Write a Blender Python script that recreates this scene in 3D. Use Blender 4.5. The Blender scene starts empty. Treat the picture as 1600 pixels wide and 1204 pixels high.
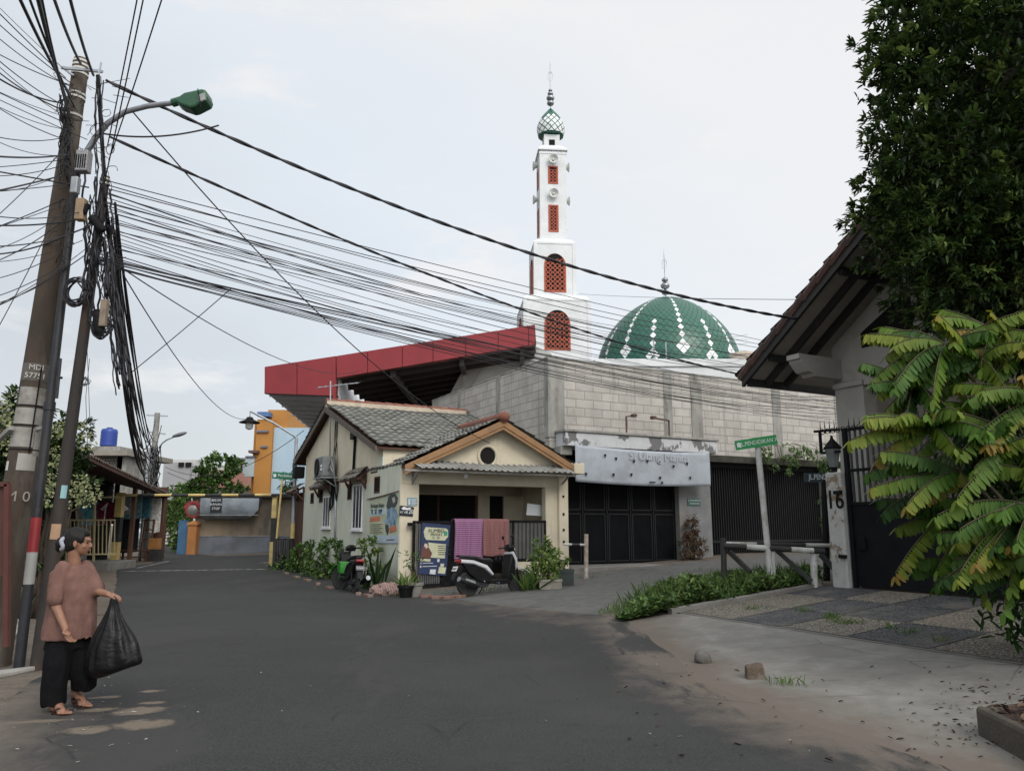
import bpy, bmesh, math, random
import numpy as np
from mathutils import Vector, Matrix, noise

# ------------------------------------------------------------------ camera, sky, sun, exposure
SC = bpy.context.scene
COL = SC.collection
PITCH = math.atan(218/1200)
cam = bpy.data.objects.new('camera', bpy.data.cameras.new('camera'))
COL.objects.link(cam)
cam.location = (0, 0, 1.5)
cam.rotation_euler = (math.pi/2 + PITCH, 0, 0)
cam.data.sensor_width = 36
cam.data.lens = 27
cam.data.clip_start = .05
cam.data.clip_end = 3000
SC.camera = cam
SUN_EL, SUN_ROT = 38, 150      # degrees; the veiled sun stands behind the viewer, to the right
w = bpy.data.worlds.new('World'); SC.world = w; w.use_nodes = True
nt = w.node_tree; nt.nodes.clear()
def nd(nt, t, **kw):
    n = nt.nodes.new(t)
    for k, v in kw.items():
        if k.startswith('i_'):
            key = k[2:].replace('_', ' ')
            n.inputs[int(key) if key.isdigit() else key].default_value = v
        else: setattr(n, k, v)
    return n
def lk(nt, a, b): nt.links.new(a, b)
sky = nd(nt, 'ShaderNodeTexSky', sky_type='NISHITA', sun_disc=False, sun_elevation=math.radians(SUN_EL), sun_rotation=math.radians(SUN_ROT), dust_density=2.0)
b1 = nd(nt, 'ShaderNodeBackground', i_Strength=.02)
lk(nt, sky.outputs[0], b1.inputs[0])
tc = nd(nt, 'ShaderNodeTexCoord')
sep = nd(nt, 'ShaderNodeSeparateXYZ'); lk(nt, tc.outputs['Generated'], sep.inputs[0])
mp = nd(nt, 'ShaderNodeMapping'); mp.inputs['Scale'].default_value = (1.5, 1.5, 4.5); lk(nt, tc.outputs['Generated'], mp.inputs[0])
n1 = nd(nt, 'ShaderNodeTexNoise', i_Scale=1.6, i_Detail=6, i_Roughness=.55); lk(nt, mp.outputs[0], n1.inputs['Vector'])
ma = nd(nt, 'ShaderNodeMath', operation='MULTIPLY_ADD', i_1=.7, i_2=.08); lk(nt, sep.outputs[0], ma.inputs[0])
mz = nd(nt, 'ShaderNodeMath', operation='MULTIPLY_ADD', i_1=.8); lk(nt, sep.outputs[2], mz.inputs[0]); lk(nt, ma.outputs[0], mz.inputs[2])
mn = nd(nt, 'ShaderNodeMath', operation='MULTIPLY_ADD', i_1=.4); lk(nt, n1.outputs[0], mn.inputs[0]); lk(nt, mz.outputs[0], mn.inputs[2])
r1 = nd(nt, 'ShaderNodeValToRGB'); lk(nt, mn.outputs[0], r1.inputs[0])
r1.color_ramp.elements[0].position = .08; r1.color_ramp.elements[0].color = (.64, .665, .685, 1)
r1.color_ramp.elements[1].position = .85; r1.color_ramp.elements[1].color = (.90, .905, .905, 1)
e = r1.color_ramp.elements.new(.46); e.color = (.79, .84, .89, 1)
# a few thin warm cloud patches
n2 = nd(nt, 'ShaderNodeTexNoise', i_Scale=3.1, i_Detail=7, i_Roughness=.6); lk(nt, mp.outputs[0], n2.inputs['Vector'])
r2 = nd(nt, 'ShaderNodeValToRGB'); lk(nt, n2.outputs[0], r2.inputs[0])
r2.color_ramp.elements[0].position = .56; r2.color_ramp.elements[0].color = (0, 0, 0, 1)
r2.color_ramp.elements[1].position = .78; r2.color_ramp.elements[1].color = (.9, .9, .9, 1)
mx = nd(nt, 'ShaderNodeMix', data_type='RGBA'); lk(nt, r2.outputs[0], mx.inputs[0]); lk(nt, r1.outputs[0], mx.inputs[6]); mx.inputs[7].default_value = (.97, .93, .89, 1)
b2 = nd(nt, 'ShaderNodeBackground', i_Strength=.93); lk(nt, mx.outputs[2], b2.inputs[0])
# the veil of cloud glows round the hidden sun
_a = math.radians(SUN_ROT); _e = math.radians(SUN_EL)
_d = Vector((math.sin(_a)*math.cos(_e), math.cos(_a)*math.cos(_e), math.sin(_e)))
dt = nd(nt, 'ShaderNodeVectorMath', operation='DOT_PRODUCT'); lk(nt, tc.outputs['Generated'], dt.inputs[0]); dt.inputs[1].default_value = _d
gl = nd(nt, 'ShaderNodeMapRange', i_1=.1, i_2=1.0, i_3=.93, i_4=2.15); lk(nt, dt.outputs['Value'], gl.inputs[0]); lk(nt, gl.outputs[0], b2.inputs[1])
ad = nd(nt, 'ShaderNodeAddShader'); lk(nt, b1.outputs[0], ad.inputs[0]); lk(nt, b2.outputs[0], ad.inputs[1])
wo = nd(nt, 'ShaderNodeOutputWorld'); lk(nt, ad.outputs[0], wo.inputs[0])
sun = bpy.data.objects.new('sun', bpy.data.lights.new('sun', 'SUN')); COL.objects.link(sun)
sun.data.energy = 1.5; sun.data.angle = math.radians(25); sun.data.color = (1, .95, .88)
sun.rotation_euler = _d.to_track_quat('Z', 'Y').to_euler()
SC.view_settings.view_transform = 'Standard'; SC.view_settings.look = 'None'
SC.view_settings.exposure = 0; SC.view_settings.gamma = 1

# ------------------------------------------------------------------ coordinates: u runs across the main road, v along it
ANG = math.radians(28); CA, SA = math.cos(ANG), math.sin(ANG)
UVM = Matrix.Rotation(ANG, 4, 'Z')
def W(u, v, z=0): return Vector((u*CA - v*SA, u*SA + v*CA, z))
def to_uv(p): return p[0]*CA + p[1]*SA, -p[0]*SA + p[1]*CA
_F = Vector((0, math.cos(PITCH), math.sin(PITCH))); _U = Vector((0, -math.sin(PITCH), math.cos(PITCH)))
EYE = Vector((0, 0, 1.5))
def ray(px, py): return _F + Vector((1, 0, 0))*((px-800)/1200) + _U*((602-py)/1200)
def at(px, py, Y):
    d = ray(px, py); return EYE + d*(Y/d.y)
def onU(px, py, u):
    d = ray(px, py); du, dv = to_uv(d); t = u/du; return dv*t, 1.5 + d.z*t
def onV(px, py, v):
    d = ray(px, py); du, dv = to_uv(d); t = v/dv; return du*t, 1.5 + d.z*t
def sstep(a, b, x):
    t = min(1, max(0, (x-a)/(b-a))); return t*t*(3-2*t)
def softp(x, k=.35): return x if x > 8*k else k*math.log1p(math.exp(x/k))
def hh(u, v):                                     # height of the ground
    s = .083 + (.052-.083)*sstep(9.6, 13, v)
    z = s*min(softp(u-5.9), 12)
    z += .05*softp(-u-1.2, .3) * (1 if u > -4 else 1) if u > -6 else .05*4.8
    return z
def hxy(x, y): return hh(*to_uv((x, y)))
def G(px, py):                                    # the ground point a line of sight meets
    d = ray(px, py); t = .5
    for i in range(4000):
        p = EYE + d*t
        if p.z <= hxy(p.x, p.y): break
        t += .004*t
    return p
R = random.Random(7)

# ------------------------------------------------------------------ mesh building
XF = {}
class MB:
    def __init__(s, M=None): s.v = []; s.f = []; s.M = M
    def add(s, vs, fs):
        n = len(s.v); M = s.M
        s.v += [tuple(M @ Vector(p)) if M else tuple(p) for p in vs]
        s.f += [tuple(i+n for i in f) for f in fs]; return s
    def box(s, x0, x1, y0, y1, z0, z1):
        return s.add([(x0,y0,z0),(x1,y0,z0),(x1,y1,z0),(x0,y1,z0),(x0,y0,z1),(x1,y0,z1),(x1,y1,z1),(x0,y1,z1)],
                     [(3,2,1,0),(4,5,6,7),(0,1,5,4),(1,2,6,5),(2,3,7,6),(3,0,4,7)])
    def beam(s, p, q, w, h=None, up=(0,0,1)):
        p, q = Vector(p), Vector(q); h = h or w; d = (q-p).normalized()
        a = d.cross(Vector(up))
        a = a.normalized() if a.length > 1e-4 else Vector((1,0,0)); b = a.cross(d)
        a *= w/2; b *= h/2
        vs = [p-a-b, p+a-b, p+a+b, p-a+b, q-a-b, q+a-b, q+a+b, q-a+b]
        return s.add(vs, [(3,2,1,0),(4,5,6,7),(0,1,5,4),(1,2,6,5),(2,3,7,6),(3,0,4,7)])
    def tube(s, pts, r, n=8, cap=True, sq=1.0):
        pts = [Vector(p) for p in pts]; m = len(pts)
        rs = r if isinstance(r, (list, tuple)) else [r]*m
        vs = []; fs = []; a = None
        for i, p in enumerate(pts):
            d = (pts[min(i+1, m-1)] - pts[max(i-1, 0)]).normalized()
            if a is None:
                a = d.orthogonal().normalized() if abs(d.z) > .9 else d.cross(Vector((0,0,1))).normalized()
            a = (a - d*a.dot(d)).normalized(); b = d.cross(a)
            for k in range(n):
                t = 2*math.pi*k/n; vs.append(p + (a*math.cos(t) + b*math.sin(t)*sq)*rs[i])
        for i in range(m-1):
            for k in range(n):
                k2 = (k+1) % n; fs.append((i*n+k, i*n+k2, (i+1)*n+k2, (i+1)*n+k))
        if cap: fs.append(tuple(range(n-1, -1, -1))); fs.append(tuple((m-1)*n+k for k in range(n)))
        return s.add(vs, fs)
    def lathe(s, prof, n=16, c=(0,0,0), axis=(0,0,1)):
        c = Vector(c); ax = Vector(axis).normalized()
        a = ax.orthogonal().normalized(); b = ax.cross(a); vs = []; fs = []; m = len(prof)
        for r, z in prof:
            for k in range(n):
                t = 2*math.pi*k/n; vs.append(c + ax*z + (a*math.cos(t)+b*math.sin(t))*max(r, 1e-4))
        for i in range(m-1):
            for k in range(n):
                k2 = (k+1) % n; fs.append((i*n+k, i*n+k2, (i+1)*n+k2, (i+1)*n+k))
        fs.append(tuple(range(n-1, -1, -1))); fs.append(tuple((m-1)*n+k for k in range(n)))
        return s.add(vs, fs)
    def ball(s, c, r, n=12, m=8, rot=None):
        r = r if isinstance(r, (list, tuple)) else (r, r, r); vs = []; fs = []; c = Vector(c)
        for i in range(m+1):
            ph = math.pi*i/m
            for k in range(n):
                t = 2*math.pi*k/n
                p = Vector((r[0]*math.sin(ph)*math.cos(t), r[1]*math.sin(ph)*math.sin(t), -r[2]*math.cos(ph)))
                vs.append(c + (rot @ p if rot else p))
        for i in range(m):
            for k in range(n):
                k2 = (k+1) % n; fs.append((i*n+k, i*n+k2, (i+1)*n+k2, (i+1)*n+k))
        return s.add(vs, fs)
    def extr(s, pts, vec):                           # a flat outline given depth
        pts = [Vector(p) for p in pts]; v = Vector(vec); n = len(pts)
        fs = [tuple(range(n)), tuple(range(2*n-1, n-1, -1))]
        fs += [(k, n+k, n+(k+1) % n, (k+1) % n) for k in range(n)]
        return s.add(pts + [p+v for p in pts], fs)
    def ring(s, outer, inner, vec):                  # an outline with a hole, given depth
        o = [Vector(p) for p in outer]; i_ = [Vector(p) for p in inner]; n = len(o); v = Vector(vec)
        vs = o + i_ + [p+v for p in o] + [p+v for p in i_]; fs = []
        for k in range(n):
            j = (k+1) % n
            fs += [(k, j, n+j, n+k), (2*n+j, 2*n+k, 3*n+k, 3*n+j), (j, k, 2*n+k, 2*n+j), (n+k, n+j, 3*n+j, 3*n+k)]
        return s.add(vs, fs)
    def quad(s, *p): return s.add(p, [tuple(range(len(p)))])
    def grid(s, fn, nu, nv, close=False):
        vs = [fn(i/nu, j/nv) for j in range(nv+1) for i in range(nu+1)]; m = nu+1
        return s.add(vs, [(j*m+i, j*m+i+1, (j+1)*m+i+1, (j+1)*m+i) for j in range(nv) for i in range(nu)])
    def build(s, name, mat, parent=None, smooth=False, bevel=0, origin=None, thick=0, fix=True):
        me = bpy.data.meshes.new(name)
        if parent is not None: inv = XF[parent.name].inverted(); vs = [inv @ Vector(p) for p in s.v]
        elif origin is not None: o_ = Vector(origin); vs = [Vector(p)-o_ for p in s.v]
        else: vs = s.v
        me.from_pydata([tuple(p) for p in vs], [], s.f)
        if fix:
            bm = bmesh.new(); bm.from_mesh(me); bmesh.ops.recalc_face_normals(bm, faces=bm.faces); bm.to_mesh(me); bm.free()
        if mat: me.materials.append(mat)
        if smooth:
            for p_ in me.polygons: p_.use_smooth = True
        me.update()
        o = bpy.data.objects.new(name, me); COL.objects.link(o)
        if parent is not None: o.parent = parent; XF[o.name] = XF[parent.name]
        else:
            o.location = origin if origin is not None else (0,0,0); XF[o.name] = Matrix.Translation(Vector(origin or (0,0,0)))
        if smooth == 'auto':
            try: me.set_sharp_from_angle(angle=math.radians(40))
            except Exception: pass
        if bevel:
            b = o.modifiers.new('edge', 'BEVEL'); b.width = bevel; b.segments = 2; b.limit_method = 'ANGLE'; b.angle_limit = .6
        if thick:
            b = o.modifiers.new('thick', 'SOLIDIFY'); b.thickness = thick; b.offset = 0
        return o
def tag(o, label=None, cat=None, group=None, kind=None):
    for k, v in (('label', label), ('category', cat), ('group', group), ('kind', kind)):
        if v: o[k] = v
    return o
def thing(name, label, cat, loc=(0,0,0), rz=0, group=None):
    o = bpy.data.objects.new(name, None); COL.objects.link(o); o.empty_display_size = .2
    o.location = loc; o.rotation_euler = (0, 0, rz)
    XF[o.name] = Matrix.Translation(Vector(loc)) @ Matrix.Rotation(rz, 4, 'Z')
    return tag(o, label, cat, group)
def copy_thing(root, loc, rz=None, label=None):
    def cp(o, par):
        c = o.copy(); COL.objects.link(c); c.parent = par; XF[c.name] = XF[o.name]
        for ch in [k for k in bpy.data.objects if k.parent == o]: cp(ch, c)
        return c
    r = cp(root, None); r.location = loc
    if rz is not None: r.rotation_euler.z = rz
    if label: r['label'] = label
    return r
def text(body, size, pos, right, up, mat, parent=None, name='lettering', ext=.002, align='CENTER', sx=1.0):
    c = bpy.data.curves.new(name, 'FONT'); c.body = body; c.size = size; c.extrude = ext
    c.align_x = align; c.align_y = 'CENTER'; c.materials.append(mat); c.resolution_u = 3
    o = bpy.data.objects.new(name, c); COL.objects.link(o)
    r = Vector(right).normalized(); u = Vector(up); u = (u - r*u.dot(r)).normalized(); n = r.cross(u)
    m = Matrix((r*sx, u, n)).transposed().to_4x4(); m.translation = Vector(pos)
    me = bpy.data.meshes.new_from_object(o); me.materials.clear(); me.materials.append(mat)
    bpy.data.objects.remove(o); bpy.data.curves.remove(c)
    if parent is not None: m = XF[parent.name].inverted() @ m
    me.transform(m); o = bpy.data.objects.new(name, me); COL.objects.link(o); o.parent = parent
    if parent is not None: XF[o.name] = XF[parent.name]
    return o

# ------------------------------------------------------------------ materials
def mat(name, c1, c2=None, scale=6, rough=.8, bump=0, bscale=None, metal=0, lo=.35, hi=.65, c3=None, s3=1.2, stretch=None, spec=.4, detail=5):
    """colour c1 mottled with c2; c3: larger stains; bump: fine relief"""
    m = bpy.data.materials.new(name); m.use_nodes = True; nt = m.node_tree
    b = nt.nodes['Principled BSDF']; b.inputs['Roughness'].default_value = rough; b.inputs['Metallic'].default_value = metal
    b.inputs['Specular IOR Level'].default_value = spec
    c4 = lambda c: (*c, 1) if len(c) == 3 else c
    if c2 is None: c2 = tuple(k*.8 for k in c1)
    tc = nd(nt, 'ShaderNodeTexCoord'); src = tc.outputs['Object']
    if stretch:
        mp = nd(nt, 'ShaderNodeMapping'); mp.inputs['Scale'].default_value = stretch; lk(nt, src, mp.inputs[0]); src = mp.outputs[0]
    n = nd(nt, 'ShaderNodeTexNoise', i_Scale=scale, i_Detail=detail, i_Roughness=.6); lk(nt, src, n.inputs['Vector'])
    mr = nd(nt, 'ShaderNodeMapRange', i_1=lo, i_2=hi); lk(nt, n.outputs[0], mr.inputs[0])
    mx = nd(nt, 'ShaderNodeMix', data_type='RGBA'); lk(nt, mr.outputs[0], mx.inputs[0])
    mx.inputs[6].default_value = c4(c1); mx.inputs[7].default_value = c4(c2); out = mx.outputs[2]
    if c3:
        n3 = nd(nt, 'ShaderNodeTexNoise', i_Scale=s3, i_Detail=6, i_Roughness=.65); lk(nt, src, n3.inputs['Vector'])
        m3 = nd(nt, 'ShaderNodeMapRange', i_1=.5, i_2=.68); lk(nt, n3.outputs[0], m3.inputs[0])
        x3 = nd(nt, 'ShaderNodeMix', data_type='RGBA'); lk(nt, m3.outputs[0], x3.inputs[0]); lk(nt, out, x3.inputs[6]); x3.inputs[7].default_value = c4(c3); out = x3.outputs[2]
    lk(nt, out, b.inputs['Base Color'])
    if bump:
        nb = nd(nt, 'ShaderNodeTexNoise', i_Scale=bscale or scale*6, i_Detail=4); lk(nt, src, nb.inputs['Vector'])
        bp = nd(nt, 'ShaderNodeBump', i_Strength=bump, i_Distance=.02); lk(nt, nb.outputs[0], bp.inputs['Height']); lk(nt, bp.outputs[0], b.inputs['Normal'])
    m['out'] = 0
    return m
def out_socket(m):
    b = m.node_tree.nodes['Principled BSDF']; return b, b.inputs['Base Color'].links[0].from_socket
def overlay(m, color, fac_fn):
    """lay a second colour over a material where fac_fn(nt) says so"""
    nt = m.node_tree; b, s = out_socket(m); f = fac_fn(nt)
    x = nd(nt, 'ShaderNodeMix', data_type='RGBA'); lk(nt, f, x.inputs[0]); lk(nt, s, x.inputs[6]); x.inputs[7].default_value = (*color, 1)
    lk(nt, x.outputs[2], b.inputs['Base Color']); return m
def noise_fac(nt, scale, lo, hi, stretch=None):
    tc = nd(nt, 'ShaderNodeTexCoord'); src = tc.outputs['Object']
    if stretch: mp = nd(nt, 'ShaderNodeMapping'); mp.inputs['Scale'].default_value = stretch; lk(nt, src, mp.inputs[0]); src = mp.outputs[0]
    n = nd(nt, 'ShaderNodeTexNoise', i_Scale=scale, i_Detail=8, i_Roughness=.65); lk(nt, src, n.inputs['Vector'])
    r = nd(nt, 'ShaderNodeMapRange', i_1=lo, i_2=hi); lk(nt, n.outputs[0], r.inputs[0]); return r.outputs[0]
def attr_fac(nt, name, scale=3, amp=.6, lo=.4, hi=.6):
    a = nd(nt, 'ShaderNodeAttribute', attribute_name=name)
    tc = nd(nt, 'ShaderNodeTexCoord'); n = nd(nt, 'ShaderNodeTexNoise', i_Scale=scale, i_Detail=8, i_Roughness=.7); lk(nt, tc.outputs['Object'], n.inputs['Vector'])
    m = nd(nt, 'ShaderNodeMath', operation='MULTIPLY_ADD', i_1=amp); lk(nt, n.outputs[0], m.inputs[0]); lk(nt, a.outputs['Fac'], m.inputs[2])
    s = nd(nt, 'ShaderNodeMath', operation='SUBTRACT', i_1=amp/2); lk(nt, m.outputs[0], s.inputs[0])
    r = nd(nt, 'ShaderNodeMapRange', i_1=lo, i_2=hi); lk(nt, s.outputs[0], r.inputs[0]); return r.outputs[0]
def paint(name, c, rough=.5, metal=0, bump=0): return mat(name, c, tuple(k*.82 for k in c), 4, rough, bump, metal=metal)

BLACK = mat('black_paint', (.007,.007,.008), (.012,.012,.013), 5, .6, spec=.1)
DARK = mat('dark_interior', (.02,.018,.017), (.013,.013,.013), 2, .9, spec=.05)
RUBBER = mat('rubber', (.02,.02,.02), (.03,.03,.03), 20, .8)
PLASTIC = mat('black_plastic', (.006,.006,.007), (.01,.01,.011), 10, .45, spec=.2)
STEEL = mat('steel', (.45,.46,.48), (.33,.34,.36), 8, .4, metal=.9)
GALV = mat('galvanised', (.38,.4,.42), (.28,.3,.32), 5, .5, metal=.5)
WHITE = mat('white_paint', (.72,.73,.74), (.6,.61,.62), 3, .7)
CHROME = mat('chrome', (.7,.7,.72), (.6,.6,.62), 8, .15, metal=1)
# ------------------------------------------------------------------ ground, roads, paving
def crack_fac(nt, scale, w_):
    tc = nd(nt, 'ShaderNodeTexCoord'); n = nd(nt, 'ShaderNodeTexNoise', i_Scale=3.0, i_Detail=4); lk(nt, tc.outputs['Object'], n.inputs['Vector'])
    mx = nd(nt, 'ShaderNodeMix', data_type='RGBA', i_0=.08); lk(nt, tc.outputs['Object'], mx.inputs[6]); lk(nt, n.outputs['Color'], mx.inputs[7])
    v = nd(nt, 'ShaderNodeTexVoronoi', feature='DISTANCE_TO_EDGE', i_Scale=scale); lk(nt, mx.outputs[2], v.inputs['Vector'])
    r = nd(nt, 'ShaderNodeMapRange', i_1=w_, i_2=0.0); lk(nt, v.outputs['Distance'], r.inputs[0])
    n2 = nd(nt, 'ShaderNodeTexNoise', i_Scale=.6, i_Detail=3); lk(nt, tc.outputs['Object'], n2.inputs['Vector']); r2 = nd(nt, 'ShaderNodeMapRange', i_1=.52, i_2=.6); lk(nt, n2.outputs[0], r2.inputs[0])
    m = nd(nt, 'ShaderNodeMath', operation='MULTIPLY'); lk(nt, r.outputs[0], m.inputs[0]); lk(nt, r2.outputs[0], m.inputs[1]); return m.outputs[0]
ASPH = mat('asphalt', (.019,.02,.0205), (.044,.044,.044), 55, .92, .6, 120, lo=.36, hi=.64, c3=(.028,.028,.029), s3=.35, spec=.3)
overlay(ASPH, (.05,.05,.0495), lambda nt: noise_fac(nt, .22, .45, .75))
overlay(ASPH, (.14,.135,.13), lambda nt: noise_fac(nt, 160, .70, .78))
overlay(ASPH, (.03,.03,.03), lambda nt: noise_fac(nt, 2.2, .62, .66, (.35, 1.6, 1)))
overlay(ASPH, (.125,.105,.088), lambda nt: attr_fac(nt, 'sand', 1.6, 1.3, .3, .85))
overlay(ASPH, (.02,.02,.02), lambda nt: crack_fac(nt, .8, .012))
overlay(ASPH, (.04,.04,.039), lambda nt: noise_fac(nt, .9, .55, .6, (1.0, .35, 1)))
SANDPX = [(215,1113,.24,.075),(222,1135,.26,.08),(138,1143,.2,.065),(238,1082,.13,.03),(238,1100,.13,.03),(165,1092,.16,.03),(150,1112,.24,.035),(60,1130,.3,.03)]
def patch_fac(nt):
    tc = nd(nt, 'ShaderNodeTexCoord'); n = nd(nt, 'ShaderNodeTexNoise', i_Scale=7, i_Detail=6, i_Roughness=.7); lk(nt, tc.outputs['Object'], n.inputs['Vector']); prev = None
    for px, py, rx, ry in SANDPX:
        c = G(px, py); mp = nd(nt, 'ShaderNodeMapping', vector_type='TEXTURE'); mp.inputs['Location'].default_value = c; mp.inputs['Rotation'].default_value = (0, 0, .25); mp.inputs['Scale'].default_value = (rx, ry*2.2, 1); lk(nt, tc.outputs['Object'], mp.inputs[0])
        l = nd(nt, 'ShaderNodeVectorMath', operation='LENGTH'); lk(nt, mp.outputs[0], l.inputs[0])
        a = nd(nt, 'ShaderNodeMath', operation='MULTIPLY_ADD', i_1=1.6); lk(nt, n.outputs[0], a.inputs[0]); lk(nt, l.outputs['Value'], a.inputs[2])
        r = nd(nt, 'ShaderNodeMapRange', i_1=1.75, i_2=1.35); lk(nt, a.outputs[0], r.inputs[0])
        if prev is None: prev = r.outputs[0]
        else: m = nd(nt, 'ShaderNodeMath', operation='MAXIMUM'); lk(nt, prev, m.inputs[0]); lk(nt, r.outputs[0], m.inputs[1]); prev = m.outputs[0]
    return prev
overlay(ASPH, (.15,.123,.095), patch_fac)
CONC = mat('old_concrete', (.155,.151,.138), (.215,.208,.193), 3.5, .9, .25, 90, c3=(.16,.152,.138), s3=.8, spec=.25)
overlay(CONC, (.07,.068,.063), lambda nt: crack_fac(nt, .55, .006)); overlay(CONC, (.12,.117,.11), lambda nt: noise_fac(nt, 26, .62, .7)); overlay(CONC, (.1,.097,.09), lambda nt: noise_fac(nt, 1.4, .6, .72, (1, 2.5, 1)))
overlay(CONC, (.125,.105,.088), lambda nt: attr_fac(nt, 'sand', 1.5, 1.3, .3, .85))
SIDE = mat('side_concrete', (.085,.084,.081), (.12,.118,.112), 5, .92, .25, 120, c3=(.08,.079,.076), s3=.45, spec=.25)
overlay(SIDE, (.055,.055,.054), lambda nt: noise_fac(nt, 1.1, .58, .7))
DIRT = mat('dirt', (.1,.085,.068), (.15,.128,.105), 6, .95, .5, 60, c3=(.09,.075,.06), s3=1.1, spec=.2)

def strip(name, rows, off, m, kind='structure', sand=None):
    """rows: for each step a list of (u,v); follows the ground at height off"""
    vs = []; fs = []; n = len(rows[0]); sv = []
    for r in rows:
        for (u, v) in r:
            vs.append(W(u, v, hh(u, v)+off)); sv.append(sand(u, v) if sand else 0)
    for i in range(len(rows)-1):
        for k in range(n-1): fs.append((i*n+k, i*n+k+1, (i+1)*n+k+1, (i+1)*n+k))
    b = MB(); b.add(vs, fs); o = b.build(name, m, smooth=True)
    a = o.data.attributes.new('sand', 'FLOAT', 'POINT'); a.data.foreach_set('value', sv)
    return tag(o, kind=kind)
def lerp(pts, v):
    if v <= pts[0][0]: return pts[0][1]
    for (a, x), (b, y) in zip(pts, pts[1:]):
        if v <= b: return x + (y-x)*(v-a)/(b-a)
    return pts[-1][1]
# ground sheet
def axis(lo, a, b, hi, fine):
    c = list(np.arange(a, b+1e-6, fine)); s = fine; x = a; L = []
    while x > lo: s *= 1.35; x -= s; L.append(x)
    s = fine; x = b; H = []
    while x < hi: s *= 1.35; x += s; H.append(x)
    return L[::-1] + c + H
us, vs_ = axis(-900, -5, 23, 900, .3), axis(-60, 1, 34, 1800, .4)
strip('ground', [[(u, v) for u in us] for v in vs_], 0, DIRT)
# main road
RL = [(-60,-.9),(7,-.62),(9,-.45),(12,.0),(15,.26),(19,.48),(31,.76),(34,2.0),(38,2.6),(47,2.9),(110,3.6)]
RR = [(-60,4.6),(2,4.75),(4.5,4.95),(6,5.25),(7.6,6.1),(9,6.75),(9.9,7.2),(11,7.0),(13,6.6),(16,6.35),(20,6.05),(28,5.9),(33,6.0),(35,8.5),(38.5,8.3),(41,5.2),(47,4.5),(110,5.2)]
vv = list(np.arange(-20, 50, .3)) + list(np.arange(50, 110, 3))
def edge_n(v, s): return .07*noise.noise((v*1.7, s, 0)) + .05*noise.noise((v*5, s, 3))
rows = []
for v in vv:
    a = lerp(RL, v) + edge_n(v, 1.3); b = lerp(RR, v) + edge_n(v, 7.7)
    rows.append([(a + (b-a)*t, v) for t in [i/30 for i in range(31)]])
def sand_main(u, v):
    r = lerp(RR, v) - u; s = 1 - r/1.3 if v < 10.2 else .55 - r/.8
    l = u - lerp(RL, v); s2 = (.8 - l/1.3) if 4 < v < 9 else .25 - l/.6
    x = max(s, s2)
    if 10 < v < 16.5: x = max(x, .52 - abs(u-6.6)*.35)
    return max(0, min(1, x))
strip('road', rows, .014, ASPH, sand=sand_main)
# side street, a worn concrete lane rising to the right
rows = []
SB = [(5.6,10.6),(7.2,10.5),(9,10.6),(12,10.9),(22,11.0),(60,11)]
ST = [(5.6,16.3),(7,16.6),(9,16.7),(11,16.9),(12.5,17.15),(22,17.2),(60,17.2)]
for u in list(np.arange(5.6, 24, .3)) + list(np.arange(24, 60, 3)):
    a = lerp(SB, u) + edge_n(u, 2.1); b = lerp(ST, u) + edge_n(u, 9.1)
    rows.append([(u, a + (b-a)*t) for t in [i/20 for i in range(21)]])
strip('side_street', rows, .007, SIDE)
# concrete apron in front of the gate
rows = []
for v in np.arange(-4, 9.75, .16):
    a = lerp(RR, v) - .12 + edge_n(v, 7.7); c = 7.98 if v < 9.5 else 7.98-(v-9.5)*2.4
    if c - a < .05: continue
    rows.append([(a + (c-a)*t, v) for t in [i/24 for i in range(25)]])
def sand_apron(u, v):
    d = u - lerp(RR, v); return max(0, min(1, max(1 - d/1.2, (.8-(v-2.5)/2.6)*min(1, d/.3+.4))))
strip('driveway', rows, .011, CONC, sand=sand_apron)
# pebble mosaic before the gate: dark and pale panels
def pebble(name, ca, cb):
    m = bpy.data.materials.new(name); m.use_nodes = True; nt = m.node_tree; b = nt.nodes['Principled BSDF']
    b.inputs['Roughness'].default_value = .75
    tc = nd(nt, 'ShaderNodeTexCoord'); vo = nd(nt, 'ShaderNodeTexVoronoi', i_Scale=38); lk(nt, tc.outputs['Object'], vo.inputs['Vector'])
    sp = nd(nt, 'ShaderNodeSeparateColor'); lk(nt, vo.outputs['Color'], sp.inputs[0])
    mx = nd(nt, 'ShaderNodeMix', data_type='RGBA'); lk(nt, sp.outputs[0], mx.inputs[0]); mx.inputs[6].default_value = (*ca, 1); mx.inputs[7].default_value = (*cb, 1)
    mr = nd(nt, 'ShaderNodeMapRange', i_1=.25, i_2=.62); lk(nt, vo.outputs['Distance'], mr.inputs[0])
    m2 = nd(nt, 'ShaderNodeMix', data_type='RGBA'); lk(nt, mr.outputs[0], m2.inputs[0]); lk(nt, mx.outputs[2], m2.inputs[6]); m2.inputs[7].default_value = (ca[0]*.35, ca[1]*.35, ca[2]*.33, 1)
    lk(nt, m2.outputs[2], b.inputs['Base Color'])
    bp = nd(nt, 'ShaderNodeBump', i_Strength=.8, i_Distance=.015); bp.invert = True; lk(nt, vo.outputs['Distance'], bp.inputs['Height']); lk(nt, bp.outputs[0], b.inputs['Normal'])
    return m
PALE = pebble('pale_pebbles', (.17,.155,.13), (.33,.3,.255)); DKP = pebble('dark_pebbles', (.055,.058,.064), (.13,.135,.145))
overlay(PALE, (.15,.12,.09), lambda nt: noise_fac(nt, 1.2, .55, .75)); overlay(DKP, (.13,.12,.105), lambda nt: noise_fac(nt, 1.5, .5, .75)); overlay(PALE, (.1,.085,.065), lambda nt: noise_fac(nt, 5, .6, .72))
pal, drk = MB(), MB()
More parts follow.
